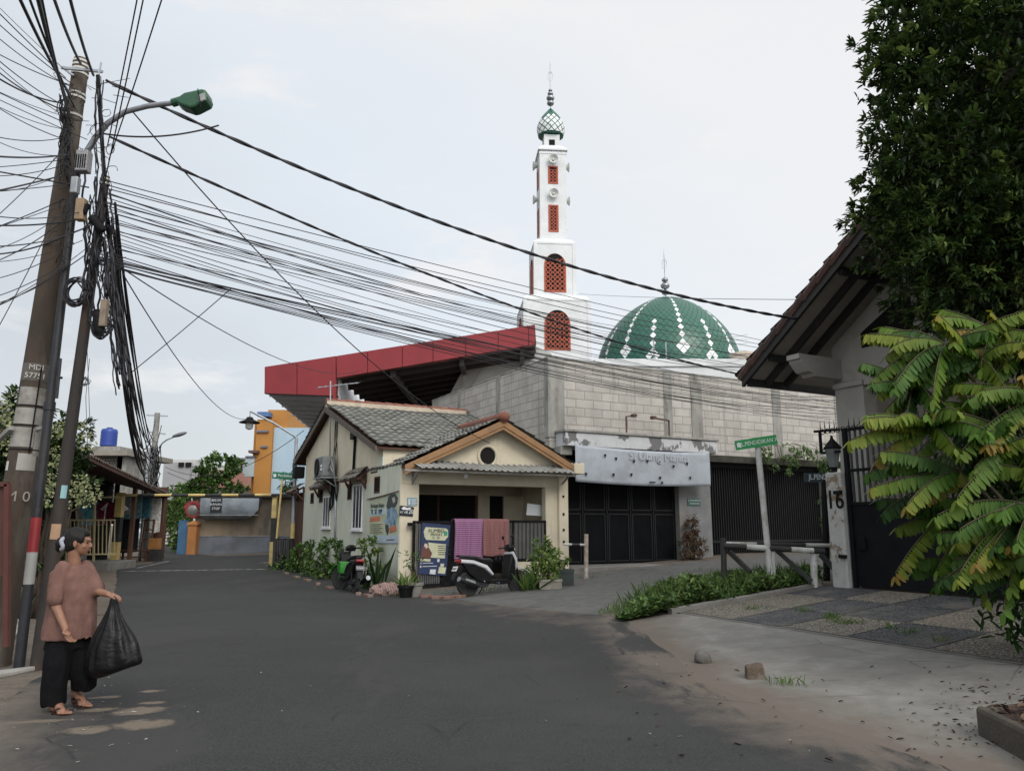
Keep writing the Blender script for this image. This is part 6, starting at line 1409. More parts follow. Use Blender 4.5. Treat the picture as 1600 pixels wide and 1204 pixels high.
# flowering shrub on the left
FLW = leaf_mat('shrub_leaves', [(0, (.012,.025,.008)), (1, (.08,.12,.03)), (.5, (.03,.06,.018))], .5, .2)
fsb = thing('flowering_shrub', 'large shrub with clusters of cream flowers behind the utility poles', 'shrub', Vector((at(60,900,13).x, 13, 0)))
T, D = [], []
for (px, py, r, n) in ((20,760,(.9,.8,1.4),340),(84,735,(.45,.5,.55),80),(0,680,(.8,.7,.75),140),(106,692,(.4,.4,.42),55),(25,870,(.6,.6,.5),90),(128,762,(.2,.3,.22),20)):
    t, d = blob(n, at(px,py,13), r, .5, 2, .3); T.append(t); D.append(d)
T = np.concatenate(T); D = np.concatenate(D); P, Dd = rosettes(T, D, 11, .1, .9, .15); n = len(P)
leaf_mesh('foliage', P, Dd, rng.uniform(.09,.17,n), rng.uniform(.04,.065,n), np.clip(np.repeat(rng.normal(.45,.22,len(T)),11)+rng.normal(0,.1,n),0,1), FLW, fsb)
CRF = leaf_mat('cream_petals', [(0, (.25,.3,.11)), (1, (.5,.5,.32))], .8, .3)
fl_pts = [(16,624),(3,646),(18,655),(5,664),(8,700),(97,670),(131,673),(137,693),(84,675),(93,708),(80,733),(126,752),(140,761),(146,772),(79,761),(77,779),(110,781),(49,755),(88,765),(30,720),(16,690),(70,748),(118,765),(60,690),(135,780)]
FP, FD = [], []
for (x, y) in fl_pts:
    c = at(x, y, 12.2); t, d = blob(55, c, (.13,.11,.1), .75); FP.append(t); FD.append(d)
FP = np.concatenate(FP); FD = np.concatenate(FD); leaf_mesh('flowers', FP, FD+rng.normal(0,.5,FD.shape), rng.uniform(.03,.055,len(FP)), rng.uniform(.03,.045,len(FP)), rng.random(len(FP)), CRF, fsb)
b = MB(); rt_ = Vector((at(60,900,13).x, 13, 0))
for i in range(9): e_ = at(R.uniform(0,130), R.uniform(660,800), 13); b.tube([rt_+Vector((R.uniform(-.3,.3),0,0)), rt_.lerp(e_,.5)+Vector((R.uniform(-.2,.2),0,.1)), e_], [.05,.035,.01], 6)
b.build('stems', BARK, fsb, smooth=True)
# generic small plants
GR = leaf_mat('plant_leaves', [(0, (.025,.055,.014)), (1, (.2,.27,.07)), (.5, (.065,.135,.03))], .5, .25)
def bush(name, label, cat, spots, per, L, wd, base, tint=.5, m=GR, droop=.1, shell=.3, group=None, stems=6, part='foliage'):
    o = thing(name, label, cat, base, 0, group); T, D = [], []
    for (c, r, n) in spots: t, d = blob(n, c, r, shell, 2.3, .3); T.append(t); D.append(d)
    T = np.concatenate(T); D = np.concatenate(D); P, Dd = rosettes(T, D, per, L, .9, droop); n = len(P)
    zmin = base[2]+.01 if hasattr(base, '__getitem__') else 0; k = P[:, 2] > zmin; P, Dd = P[k], Dd[k]; n = len(P)
    leaf_mesh(part, P, Dd, rng.uniform(L*.7, L*1.25, n), rng.uniform(wd*.8, wd*1.2, n), np.clip(rng.normal(tint, .2, n), 0, 1), m, o)
    if stems:
        b = MB(); B0 = Vector(base)
        for i in range(stems):
            e_ = Vector(T[R.randrange(len(T))]); b.tube([B0+Vector((R.uniform(-.08,.08),R.uniform(-.08,.08),0)), B0.lerp(e_,.5)+Vector((0,0,.05)), e_], [.018 if L < .2 else .05,.013 if L < .2 else .035,.005], 5)
        b.build('stems', STEM if L < .2 else BARK, o, smooth=True)
    return o
# along the cream house's side wall
for i, (px, py, Y, h, lb) in enumerate(((445,893,27,.7,'leafy green shrub at the far end of the row along the house side wall'),(468,888,25.4,.95,'leafy green shrub second from the lamp post in the row along the house side wall'),(496,893,23.6,1.1,'tall leafy shrub with pale stems in the row along the house side wall'),(517,897,22.2,1.15,'leafy shrub just behind the green wheeled scooter'))):
    g = G(px, py); g = Vector((at(px,py,Y).x, Y, 0)); bush('wall_shrub', lb, 'shrub', [(g+Vector((0,0,h*.5)), (.45,.34,h*.42), 34), (g+Vector((.2,.1,h*.75)), (.22,.2,h*.3), 14), (g+Vector((.1,-.2,h*.2)), (.6,.3,.2), 30)], 8, .13, .07, g, .5, group='shrubs along the house wall')
g = Vector((at(572,915,18.9).x, 18.9, 0)); bush('papaya_plant', 'tall plant with pale drooping leaves behind the rear of the scooter', 'plant', [(g+Vector((.05,0,1.0)), (.3,.22,.16), 18), (g+Vector((.15,0,.6)), (.18,.15,.25), 9)], 7, .15, .06, g, .8, stems=4)
def blades(name, label, g, n, h, wd, m, spread=.35, tint=.4, group=None):
    P = np.tile(np.array(g), (n, 1)) + rng.normal(0, .06, (n, 3))*[1,1,0]; D = rng.normal(0, spread, (n, 3)); D[:, 2] = 1
    o = leaf_mesh(name, P, D, rng.uniform(h*.6, h, n), np.full(n, wd), rng.uniform(tint-.2, tint+.2, n), m, fold=.3, curl=.1, shape=(.4,.7), origin=tuple(g)); return tag(o, label, 'plant', group)
g = Vector((at(592,918,18.3).x, 18.1, 0)); blades('snake_plant', 'dark spiky snake plant between the scooter and the house corner', g, 9, 1.15, .1, FLW, .3, .3)
g = Vector((at(572,918,18.6).x, 18.5, 0)); blades('snake_plant', 'short spiky snake plant hidden behind the scooter exhaust', g, 8, .7, .09, FLW, .4, .35)
# pots at the corner and by the porch
def pot(px, py, Y, r, h, m, label, name='flower_pot', square=False):
    g = Vector((at(px, py, Y).x, Y, max(0, hxy(at(px,py,Y).x, Y)))); b = MB()
    if square: b.box(g.x-r, g.x+r, g.y-r*.6, g.y+r*.6, g.z, g.z+h*.98); b.box(g.x-r*1.05, g.x+r*1.05, g.y-r*.66, g.y+r*.66, g.z+h*.8, g.z+h)
    else: b.lathe([(r*.7,0),(r*.95,h*.8),(r*1.08,h*.82),(r*1.08,h),(r*.95,h),(r*.9,h*.85),(0,h*.84)], 18, g)
    tag(b.build(name, m, smooth='auto', origin=tuple(g)), label, 'pot'); return g+Vector((0,0,h*.85))
g = pot(650, 930, 16.6, .15, .3, mat('grey_pot', (.24,.23,.21), (.16,.15,.14), 8, .9), 'small grey concrete pot at the house corner')
bush('potted_plant', 'thin twiggy plant growing from the small grey pot', 'plant', [(g+Vector((-.12,0,.5)), (.25,.15,.2), 12)], 5, .1, .035, g, .35, stems=5)
g = pot(634, 930, 16.5, .17, .26, PLASTIC, 'black plastic pot left of the small grey pot'); blades('spiky_plant', 'yellow edged spiky plant in the black pot', g, 26, .42, .035, GR, .55, .75)
g = pot(882, 912, 17.6, .2, .36, mat('dark_green_pot', (.04,.055,.05), (.03,.04,.037), 6, .6), 'dark square pot nearest the white barrier post', square=True)
bush('potted_shrub', 'bright leafy shrub rising from the dark square pot by the cream column', 'plant', [(g+Vector((-.3,0,.28)), (.36,.26,.28), 42), (g+Vector((-.5,0,.55)), (.18,.18,.15), 10)], 9, .12, .06, g, .7)
g = pot(860, 914, 17.1, .24, .2, mat('cement_trough', (.3,.28,.24), (.22,.2,.17), 7, .9), 'low pale cement trough in front of the dark pot', square=True)
bush('potted_plant', 'yellowish green plant spilling from the cement trough', 'plant', [(g+Vector((-.05,0,.25)), (.3,.2,.25), 45)], 9, .09, .04, g, .85)
g = Vector((at(826,912,17.0).x, 17.0, .05)); blades('aloe_plant', 'spiky aloe like plant beside the front wheel of the white scooter', g, 40, .7, .05, GR, .5, .6)
g = Vector((at(843,910,17.2).x, 17.25, .08)); bush('garden_plant', 'light green leafy plant between the aloe and the trough', 'plant', [(g+Vector((0,0,.45)), (.3,.25,.4), 45)], 8, .1, .045, g, .7)
# weeds between the lane and the mosaic paving: nobody could count them
n = 11000; U_ = 6.95 + 4.4*rng.random(n)**.85; tt = rng.random(n); V_ = np.array([lerp([(7,9.6),(7.6,9.5),(8,9.62),(11.5,9.66)], u) + t*lerp([(7,.15),(7.8,.75),(9,1.05),(11.5,1.1)], u) for u, t in zip(U_, tt)])
hgt = np.array([.08+.42*max(0, noise.noise((u*1.1, v*1.3, 4))+.5)*sstep(6.9, 8.3, u)*(1 - .3*sstep(9.9,11,u)) for u, v in zip(U_, V_)])*rng.uniform(.3,1,n)
P = np.array([tuple(W(u, v, hh(u, v)+z)) for u, v, z in zip(U_, V_, hgt)]); D = rng.normal(0, .8, (n, 3)); D[:, 2] = np.abs(D[:, 2])*.5+.15
WEED = leaf_mat('weed_leaves', [(0, (.028,.055,.018)), (1, (.26,.3,.1)), (.45, (.075,.14,.038)), (.8, (.135,.22,.06))], .6, .3)
o = leaf_mesh('weeds', P, D, rng.uniform(.05,.13,n), rng.uniform(.03,.06,n), np.clip(rng.normal(.5,.25,n)+(hgt-.2)*.6,0,1), WEED, origin=tuple(W(9,10,.2))); tag(o, 'thick strip of low green weeds between the side lane and the pebble paving', 'weeds', kind='stuff')
n = 1500; U_ = 7.2+4.2*rng.random(n); V_ = 9.75+1.0*rng.random(n); P = np.array([tuple(W(u, v, hh(u,v))) for u, v in zip(U_, V_)]); D = rng.normal(0,.3,(n,3)); D[:,2] = 1
o = leaf_mesh('weed_stalks', P, D, rng.uniform(.15,.5,n)*np.array([sstep(6.9,8.2,u) for u in U_]), rng.uniform(.008,.016,n), rng.uniform(.4,.9,n), WEED, origin=tuple(W(9,10,.2))); tag(o, 'thin grassy stalks standing among the weeds beside the paving', 'grass', kind='stuff')
# grass tufts in cracks, verge grass
P = []
for (px, py, k, s) in ((1300,968,60,.05),(1330,978,50,.06),(1310,975,30,.05),(1420,992,30,.04),(1390,985,25,.04),(1470,1005,25,.03),(1222,1072,34,.06),(1240,1075,12,.05),(1175,955,40,.06),(1255,958,30,.05),(760,925,40,.1),(800,920,60,.15),(830,918,60,.15),(620,932,30,.1),(700,928,30,.15),(560,920,60,.3),(500,905,60,.3),(455,893,40,.3),(920,903,30,.2),(1100,893,40,.2)):
    g = G(px, py)
    for i in range(k): x, y = g.x+R.gauss(0,s*1.6), g.y+R.gauss(0,s*.8); P.append((x, y, max(0, hxy(x,y))+.01))
for i in range(1400): g = G(R.uniform(15,64), R.uniform(928,962)); P.append(tuple(g))
P = np.array(P); n = len(P); D = rng.normal(0,.45,(n,3)); D[:,2] = 1
o = leaf_mesh('grass', P, D, rng.uniform(.04,.13,n), rng.uniform(.006,.012,n), rng.uniform(.3,.95,n), WEED, origin=(0,8,0)); tag(o, 'short grass growing in cracks, along edges and on the left verge', 'grass', kind='stuff')
# vines on the lintel of the second garage, plants beside the far pier, dry plant on the pier
T = []
for i in range(150):
    px = R.uniform(1180, 1300); q = onV(px, 700+R.uniform(-6,30)*(.4+abs(math.sin(px*.045))), V-.2); T.append(tuple(W(q[0], V-.2-R.random()*.25, q[1])))
T = np.array(T); vn = thing('hanging_vine', 'straggly green vine hanging over the lintel of the second dark gate', 'vine', W(19.5, V-.1, 3.6)); P, Dd = rosettes(T, np.tile([0,-.6,-.3],(len(T),1)), 7, .1, .8, .3); n = len(P)
leaf_mesh('foliage', P, Dd, rng.uniform(.08,.15,n), rng.uniform(.03,.05,n), np.clip(rng.normal(.5,.25,n),0,1), WEED, vn)
b = MB()
for i in range(12):
    q = onV(R.uniform(1185,1295), 697, V-.25); L = R.uniform(.3,1.0); b.tube([W(q[0], V-.1, q[1]+.1), W(q[0]+.1, V-.3, q[1]), W(q[0]+R.uniform(-.3,.3), V-.3, q[1]-L*.6), W(q[0]+R.uniform(-.3,.5), V-.28, q[1]-L*.8)], .01, 4)
b.build('stems', STEM, vn)
g = W(21.2, 17.2, .35); bush('pier_shrub', 'dark leafy shrub growing in front of the pier beside the second dark gate', 'shrub', [(g+Vector((0,0,1.3)), (.5,.5,1.2), 70)], 7, .13, .05, g, .35, m=WEED, stems=8)
g = W(13.0, 10.6, .5); bush('gate_shrub', 'thin green shrub beside the lantern behind the gate pillar', 'shrub', [(g+Vector((0,0,1.0)), (.35,.35,.9), 60), (g+Vector((0,0,2.0)), (.3,.3,.3), 40)], 7, .11, .05, g, .5, m=WEED)
DRY = leaf_mat('dry_leaves', [(0, (.05,.03,.02)), (1, (.16,.1,.06))], .9, .1)
q = onV(1083, 884, 17.9); g = W(q[0], 17.9, hh(q[0], 17.9)); bush('dry_bush', 'dead brown bush heaped against the grey pier between the dark gates', 'bush', [(g+Vector((0,0,.35)), (.45,.4,.38), 70), (g+Vector((.0,.1,.95)), (.18,.15,.4), 30)], 9, .16, .03, g, .5, m=DRY, droop=.5, stems=10)
# trees and hedges at the end of the street
g = Vector((at(330,800,50).x, 50, 0)); bush('street_tree', 'round green tree showing above the tank wall', 'tree', [(at(330,772,50), (2.0,1.6,1.2), 260), (at(340,732,50), (1.3,1.0,.8), 110), (at(298,765,50), (.9,.8,.6), 60), (at(368,725,50), (.45,.5,.55), 30), (at(310,790,50), (1.6,1.4,.9), 90)], 9, .3, .16, g, .4, shell=.55, part='crown')
g = Vector((at(280,860,43).x, 43, 0)); bush('alley_hedge', 'bushy green hedge climbing the alley side behind the convex mirror', 'hedge', [(at(279,815,43), (.55,.8,1.6), 220), (at(272,780,44), (.7,.8,.7), 80)], 9, .17, .1, g, .55, shell=.4)
g = Vector((at(440,775,45).x, 45, 0)); bush('far_palm', 'dark shrub rising behind the end wall near the gooseneck lamp', 'shrub', [(at(449,752,42), (.3,.3,.6), 26)], 7, .35, .07, g, .3, stems=3)
b = None
# houses closing the end of the alley
ae = thing('alley_house', 'grey and brown house front closing the far end of the alley', 'house', Vector((at(255,840,72).x, 72, 0)))
slab(205, 790, 320, 846, 72, 6, 'wall', mat('alley_wall', (.16,.15,.135), (.12,.115,.105), .8, .9, c3=(.08,.08,.075), s3=.4), ae); slab(200, 782, 322, 791, 71.5, 6, 'eave', WOOD, ae); slab(232, 805, 240, 838, 71.9, .2, 'window', DARK, ae); slab(258, 800, 268, 845, 71.9, .2, 'door', DARK, ae)
g = Vector((at(240,850,60).x, 60, 0)); bush('alley_shrub', 'dark green shrub far along the alley beside the white car', 'shrub', [(at(252,815,60), (1.0,1,1.6), 120)], 8, .25, .12, g, .35, stems=4)
# ------------------------------------------------------------------ the woman with the bag
def bake(o, voxel, smooth=4, fac=.5):
    m = o.modifiers.new('r', 'REMESH'); m.mode = 'VOXEL'; m.voxel_size = voxel; m.use_smooth_shade = True
    if smooth: s = o.modifiers.new('s', 'SMOOTH'); s.iterations = smooth; s.factor = fac
    dg = bpy.context.evaluated_depsgraph_get(); dg.update(); me = bpy.data.meshes.new_from_object(o.evaluated_get(dg))
    o.modifiers.clear(); old = o.data; o.data = me
    for p in me.polygons: p.use_smooth = True
    if not me.materials: me.materials.append(old.materials[0])
    bpy.data.meshes.remove(old); return o
def crease(o, amp, sc, keep=None):
    me = o.data; 
    for v in me.vertices:
        c = v.co; k = noise.noise(Vector((c.x*sc[0], c.y*sc[1], c.z*sc[2]))) + .5*noise.noise(Vector((c.x*sc[0]*2.3, c.y*sc[1]*2.3, c.z*sc[2]*2.1+7)))
        v.co = c + v.normal*amp*k
PY = 6.68
def pp(px, py, dy=0): return at(px, py, PY+dy)
wb = G(96, 1108); wm = thing('person', 'woman in a dusty pink blouse and black trousers looking away, carrying a black bag', 'person', Vector((wb.x, PY, 0)))
SKIN = mat('skin', (.24,.125,.08), (.2,.1,.065), 12, .55, spec=.35); HAIR = mat('black_hair', (.007,.006,.006), (.012,.01,.009), 40, .55, .5, 60, stretch=(1,1,.3), spec=.2)
BLOU = mat('pink_blouse', (.15,.085,.07), (.115,.062,.052), 7, .95, .15, 90, c3=(.18,.1,.085), s3=3, spec=.15); TROU = mat('black_trousers', (.006,.006,.007), (.009,.009,.01), 10, .95, .2, spec=.08)
A45 = Matrix.Rotation(math.radians(48), 3, 'Z')          # her left-right axis seen from above
def ell(b, c, r, rot=A45): b.ball(c, r, 20, 14, rot)
def limb(b, *pr): b.tube([p for p, r in pr], [r for p, r in pr], 14)
def chain(b, pts, rs, n=10):
    for i in range(len(pts)-1):
        k = 5; b.tube([pts[i].lerp(pts[i+1], t/k) for t in range(k+1)], [rs[i]+(rs[i+1]-rs[i])*t/k for t in range(k+1)], n)
    for p, r in zip(pts, rs): b.ball(p, r, n, 8)
b = MB(); HC = pp(122, 847); fwd = Vector((.96,.27,-.03)).normalized(); sid = Vector((-.27,.96,0)); H = Matrix((fwd, sid, Vector((0,0,1)))).transposed()
hp = lambda f, s, u: HC + fwd*f + sid*s + Vector((0,0,u))
b.ball(hp(-.005,0,.02), (.095,.074,.095), 20, 14, H); b.ball(hp(.035,0,-.03), (.062,.056,.075), 16, 12, H); b.ball(hp(.055,0,-.085), (.028,.026,.022), 12, 8)
b.ball(hp(.08,0,.022), (.022,.045,.018), 12, 8, H); b.tube([hp(.085,0,.008), hp(.098,0,-.012), hp(.106,0,-.03)], [.009,.011,.013], 8); b.ball(hp(.1,0,-.034), (.012,.019,.009), 10, 6, H)
b.ball(hp(.083,0,-.054), (.014,.024,.008), 10, 6, H); b.ball(hp(.08,0,-.066), (.014,.022,.009), 10, 6, H)
for s in (-1, 1):
    b.ball(hp(-.005,s*.077,-.012), (.017,.008,.03), 10, 8, H); b.ball(hp(.055,s*.042,-.03), (.022,.018,.022), 10, 8)
chain(b, [hp(-.025,0,-.06), pp(116,877,.01), pp(114,890,.02)], [.05,.052,.062])
ell(b, pp(115,897), (.135,.08,.055)); ell(b, pp(112,915), (.155,.105,.13)); ell(b, pp(109,948), (.14,.1,.14)); ell(b, pp(106,985), (.165,.115,.13)); ell(b, pp(106,1003), (.165,.12,.1))
def hand(b, wr, d, pn, curl, s=1.0, grip=False):
    """palm, four bent fingers of different length and a thumb; d points to the fingertips, pn out of the palm"""
    d = d.normalized(); pn = (pn - d*pn.dot(d)).normalized(); w_ = d.cross(pn)
    for k in range(4):
        o_ = w_*(.026-.0175*k)*s; b.tube([wr+o_*.5, wr+d*.045*s+o_*.9, wr+d*.083*s+o_], [.012*s,.0125*s,.0105*s], 8)
    b.ball(wr+d*.045*s, (.03*s,.03*s,.022*s), 10, 8)
    for k, L in enumerate((.066,.078,.073,.055)):
        p = wr+d*.083*s+w_*(.027-.018*k)*s; a = 0; pts = [p]; rs = [.0095*s]
        for j, fr in enumerate((.42,.32,.26)):
            a += curl*(.7+.15*k*.5)*(1 if j else .8); dd = d*math.cos(a)+pn*math.sin(a); p = p+dd*L*fr*s; pts.append(p); rs.append((.0088,.008,.0068)[j]*s)
        chain(b, pts, rs, 8)
    q = wr+d*.022*s+w_*.026*s; t1 = q+(d*.55+w_*.65+pn*.35).normalized()*.04*s; t2 = t1+(d*.8+w_*.05+pn*.55).normalized()*.03*s; t3 = t2+(d*.75-w_*.3+pn*.55).normalized()*.024*s
    chain(b, [q, t1, t2, t3], [.014*s,.0115*s,.01*s,.0075*s], 8)
# near arm hanging, hand relaxed
chain(b, [pp(97,893,-.1), pp(86,942,-.17), pp(102,982,-.24)], [.04,.038,.026]); hand(b, pp(102,983,-.24), pp(110,1003,-.27)-pp(102,983,-.24), Vector((.75,-.1,.35)), .5)
# far arm reaching forward to hold the bag
chain(b, [pp(137,893,.1), pp(146,922,.04), pp(169,928,-.05)], [.04,.037,.025]); hand(b, pp(169,928,-.05), Vector((.9,-.1,-.28)), Vector((-.1,.2,-1)), 1.15)
# legs and feet
chain(b, [pp(98,1008,-.08), pp(88,1054,-.1), pp(90,1098,-.07)], [.085,.058,.032]); chain(b, [pp(118,1008,.08), pp(128,1046,.06), pp(116,1080,.16)], [.085,.056,.032])
def foot(b, ank, heel, toe, s=1.0):
    d = (toe-heel); L = d.length; d.normalize(); w_ = Vector((-d.y, d.x, 0)).normalized(); up = w_.cross(d) if w_.cross(d).z > 0 else -w_.cross(d)
    chain(b, [ank, heel+up*.035+d*.03, heel+up*.026], [.034,.032,.028]); chain(b, [ank+d*.03, heel+d*L*.45+up*.04, heel+d*L*.72+up*.022], [.032,.033,.026])
    for k in range(5): q = heel+d*L*(.7)+w_*(.03-.015*k)+up*.015; e_ = heel+d*L*(1.0-.035*abs(k-.5)*(1+k*.25))+w_*(.034-.017*k)+up*.012; chain(b, [q, e_], [.014,.0105 if k else .0135], 8)
    b.ball(heel+d*L*.6+up*.02, (.035,.035,.02), 10, 8)
f1h, f1t = Vector((pp(86,1104,-.05).x, PY-.09, .02)), Vector((pp(107,1110,-.2).x, PY-.22, .018)); f2h, f2t = Vector((pp(108,1090,.1).x, PY+.16, .07)), Vector((pp(140,1093,.05).x, PY+.02, .018))
foot(b, pp(90,1098,-.07), f1h, f1t); foot(b, pp(116,1080,.16), f2h, f2t)
body = bake(b.build('body', SKIN, wm, fix=False), .0052, 3)
# eyes and brow on the side one sees
for s in (-1, 1):
    b = MB(); b.ball(hp(.081,s*.034,.0), (.008,.011,.005), 10, 6, H); b.build('eye', HAIR, body, smooth=True)
    b = MB(); b.tube([hp(.09,s*.02,.02), hp(.086,s*.038,.025), hp(.072,s*.052,.02)], [.002,.003,.001], 6); b.build('eyebrow', HAIR, body, smooth=True)
b = MB(); b.tube([hp(.094,-.02,-.0598), hp(.097,0,-.0598), hp(.094,.02,-.0598)], [.0035,.005,.0035], 6); b.build('lips', mat('lips', (.2,.07,.06), (.17,.06,.05), 9, .5), body, smooth=True)
b = MB(); b.ball(hp(-.022,0,.033), (.098,.084,.098), 20, 14, H); b.ball(hp(-.05,0,-.01), (.07,.078,.08), 16, 12, H); b.ball(hp(-.085,0,-.02), (.05,.055,.055), 14, 10, H); b.ball(hp(.03,0,.07), (.06,.07,.045), 14, 10, H)
for s in (-1, 1): b.ball(hp(.03,s*.06,.035), (.035,.02,.045), 12, 8, H)
b.ball(hp(-.125,-.01,-.01), (.045,.05,.055), 14, 10, H); b.ball(hp(-.14,-.01,-.05), (.03,.03,.035), 10, 8, H)
hr = bake(b.build('hair', HAIR, wm, fix=False), .006, 5); crease(hr, .004, (60,60,20))
b = MB(); c = hp(-.105,-.03,-.012)
for i in range(16):
    a = i/16*6.28; b.ball(c + sid*math.cos(a)*.038 + Vector((0,0,1))*math.sin(a)*.046 - fwd*.008*math.sin(3*a), (.019,.017,.019), 8, 6)
bake(b.build('hair_tie', mat('grey_scrunchie', (.34,.35,.4), (.26,.27,.31), 20, .9), wm, fix=False), .005, 2)
# blouse: loose, with elbow sleeves and a buttoned front
def loft(b, secs, n=48, fold=0, ph=0):
    """secs: centre, half width along her side axis, half depth along her facing axis"""
    ax, ay = A45 @ Vector((1,0,0)), A45 @ Vector((0,1,0)); vs = []; fs = []
    for i, (c, rx, ry) in enumerate(secs):
        for k in range(n):
            t = 2*math.pi*k/n; fo = 1 + fold*(i/len(secs))*(math.sin(7*t+ph+i*.15)*.5+math.sin(12*t+ph*2-i*.2)*.35); vs.append(c + ax*rx*math.cos(t)*fo + ay*ry*math.sin(t)*fo)
    for i in range(len(secs)-1):
        for k in range(n): k2 = (k+1) % n; fs.append((i*n+k, i*n+k2, (i+1)*n+k2, (i+1)*n+k))
    fs.append(tuple(range(n-1,-1,-1))); fs.append(tuple((len(secs)-1)*n+k for k in range(n))); b.add(vs, fs)
b = MB()
loft(b, [(pp(117,882.5),.085,.07),(pp(116.5,885),.118,.08),(pp(116,888),.148,.09),(pp(115,893),.172,.104),(pp(114.5,899),.176,.118),(pp(114,906),.174,.126),(pp(115,918),.182,.138),(pp(113,938),.182,.142),(pp(111,958),.192,.15),(pp(109,978),.208,.158),(pp(107.5,996),.222,.165)], 60, .05, 1)
chain(b, [pp(98,887,-.1), pp(91,912,-.13), pp(87.5,936,-.165)], [.062,.064,.067], 16); chain(b, [pp(136,886,.1), pp(143,905,.07), pp(148,921,.035)], [.06,.062,.062], 16)
bl_ = bake(b.build('blouse', BLOU, wm, fix=False), .009, 4); crease(bl_, .018, (8,8,2.4)); crease(bl_, .005, (17,17,7))
b = MB()
for py, px in ((899,130),(906,131.5),(913,132.5)): c = pp(px,py,-.125); b.ball(c, (.006,.006,.006), 8, 6)
b.build('button', mat('button', (.18,.1,.085), (.15,.08,.07), 5, .5), bl_, smooth=True)
# trousers: wide legs ending above the feet
b = MB()
loft(b, [(pp(107,985),.17,.12),(pp(107,1000),.178,.13),(pp(106,1012),.185,.13)], 40)
for pts, rs in (([pp(96,1006,-.06), pp(90,1040,-.1), pp(86,1070,-.1), pp(84.5,1100,-.08)], [.115,.105,.095,.088]), ([pp(118,1006,.06), pp(126,1036,.05), pp(129,1055,.06), pp(130,1074,.09)], [.115,.105,.096,.09])):
    b.ball(pts[0], rs[0], 18, 12); q_ = [pts[i].lerp(pts[i+1], t/5) for i in range(3) for t in range(5)]+[pts[-1]]; r_ = [rs[i]+(rs[i+1]-rs[i])*t/5 for i in range(3) for t in range(5)]+[rs[-1]]; b.tube(q_, r_, 20)
tr_ = bake(b.build('trousers', TROU, wm, fix=False), .011, 3); crease(tr_, .02, (10,10,2.2))
SOLE = mat('sandal', (.05,.02,.015), (.03,.015,.012), 8, .7)
for h_, t_ in ((f1h, f1t), (f2h, f2t)):
    d = (t_-h_); L = d.length; d.normalize(); w_ = Vector((-d.y, d.x, 0)).normalized(); up = Vector((0,0,1))
    b = MB(); o_ = []
    for k in range(20):
        a = k/20*6.28; f_ = .5-.56*math.cos(a); o_.append(h_+d*L*f_+w_*math.sin(a)*(.036+.012*f_)-up*.018)
    b.extr(o_, up*.016); so = b.build('sandal', SOLE, wm)
    b = MB()
    for s in (-1, 1): b.tube([h_+d*L*.8+up*.03+w_*.01, h_+d*L*.64+w_*s*.03+up*.048, h_+d*L*.5+w_*s*.05+up*.02, h_+d*L*.46+w_*s*.05-up*.005], .006, 6)
    b.build('strap', SOLE, so, smooth=True)
# the bag she holds
bg_ = pp(178, 938, -.07); BAGM = mat('black_bag', (.004,.004,.0045), (.007,.007,.0075), 6, .4, .6, 16, spec=.25)
b = MB(); n = 72; prof_ = [(0,.03,.025),(.04,.035,.03),(.09,.05,.04),(.16,.075,.06),(.24,.115,.085),(.33,.16,.11),(.42,.195,.13),(.5,.215,.14),(.56,.222,.142),(.6,.215,.135),(.63,.19,.115),(.645,.12,.07)]
vs = []; fs = []
for i, (z, rx, ry) in enumerate(prof_):
    t_ = z/.645; c = bg_ + Vector((-.02*t_+.06*t_*t_, .05*t_, .012-z*.92))
    for k in range(n):
        a = 2*math.pi*k/n; pl_ = 1 + (.1*math.sin(7*a+1.3+2*noise.noise((math.cos(a),math.sin(a),z*3)))*(1-t_*.8)+.05*math.sin(15*a+z*9)*(1-t_*.6)+.11*noise.noise((math.cos(a)*2.5, math.sin(a)*2.5, z*7)))
        sk = .05*math.cos(a)*t_*t_
        vs.append(c + Vector((math.cos(a)*rx*pl_, math.sin(a)*ry*pl_, sk)))
for i in range(len(prof_)-1):
    for k in range(n): k2 = (k+1) % n; fs.append((i*n+k, i*n+k2, (i+1)*n+k2, (i+1)*n+k))
fs.append(tuple((len(prof_)-1)*n+k for k in range(n)))
b.add(vs, fs)
for s in (-1, 1): b.tube([bg_+Vector((-.02,s*.012,-.03)), bg_+Vector((-.022,s*.012,.02)), bg_+Vector((.0,s*.006,.036)), bg_+Vector((.022,s*.012,.02)), bg_+Vector((.025,s*.012,-.03))], .011, 8)
o = b.build('plastic_bag', BAGM, smooth=True, origin=tuple(bg_)); sb2 = o.modifiers.new('s', 'SUBSURF'); sb2.levels = 1; sb2.render_levels = 2
tag(o, 'full black plastic bag hanging from the hand of the woman', 'bag')
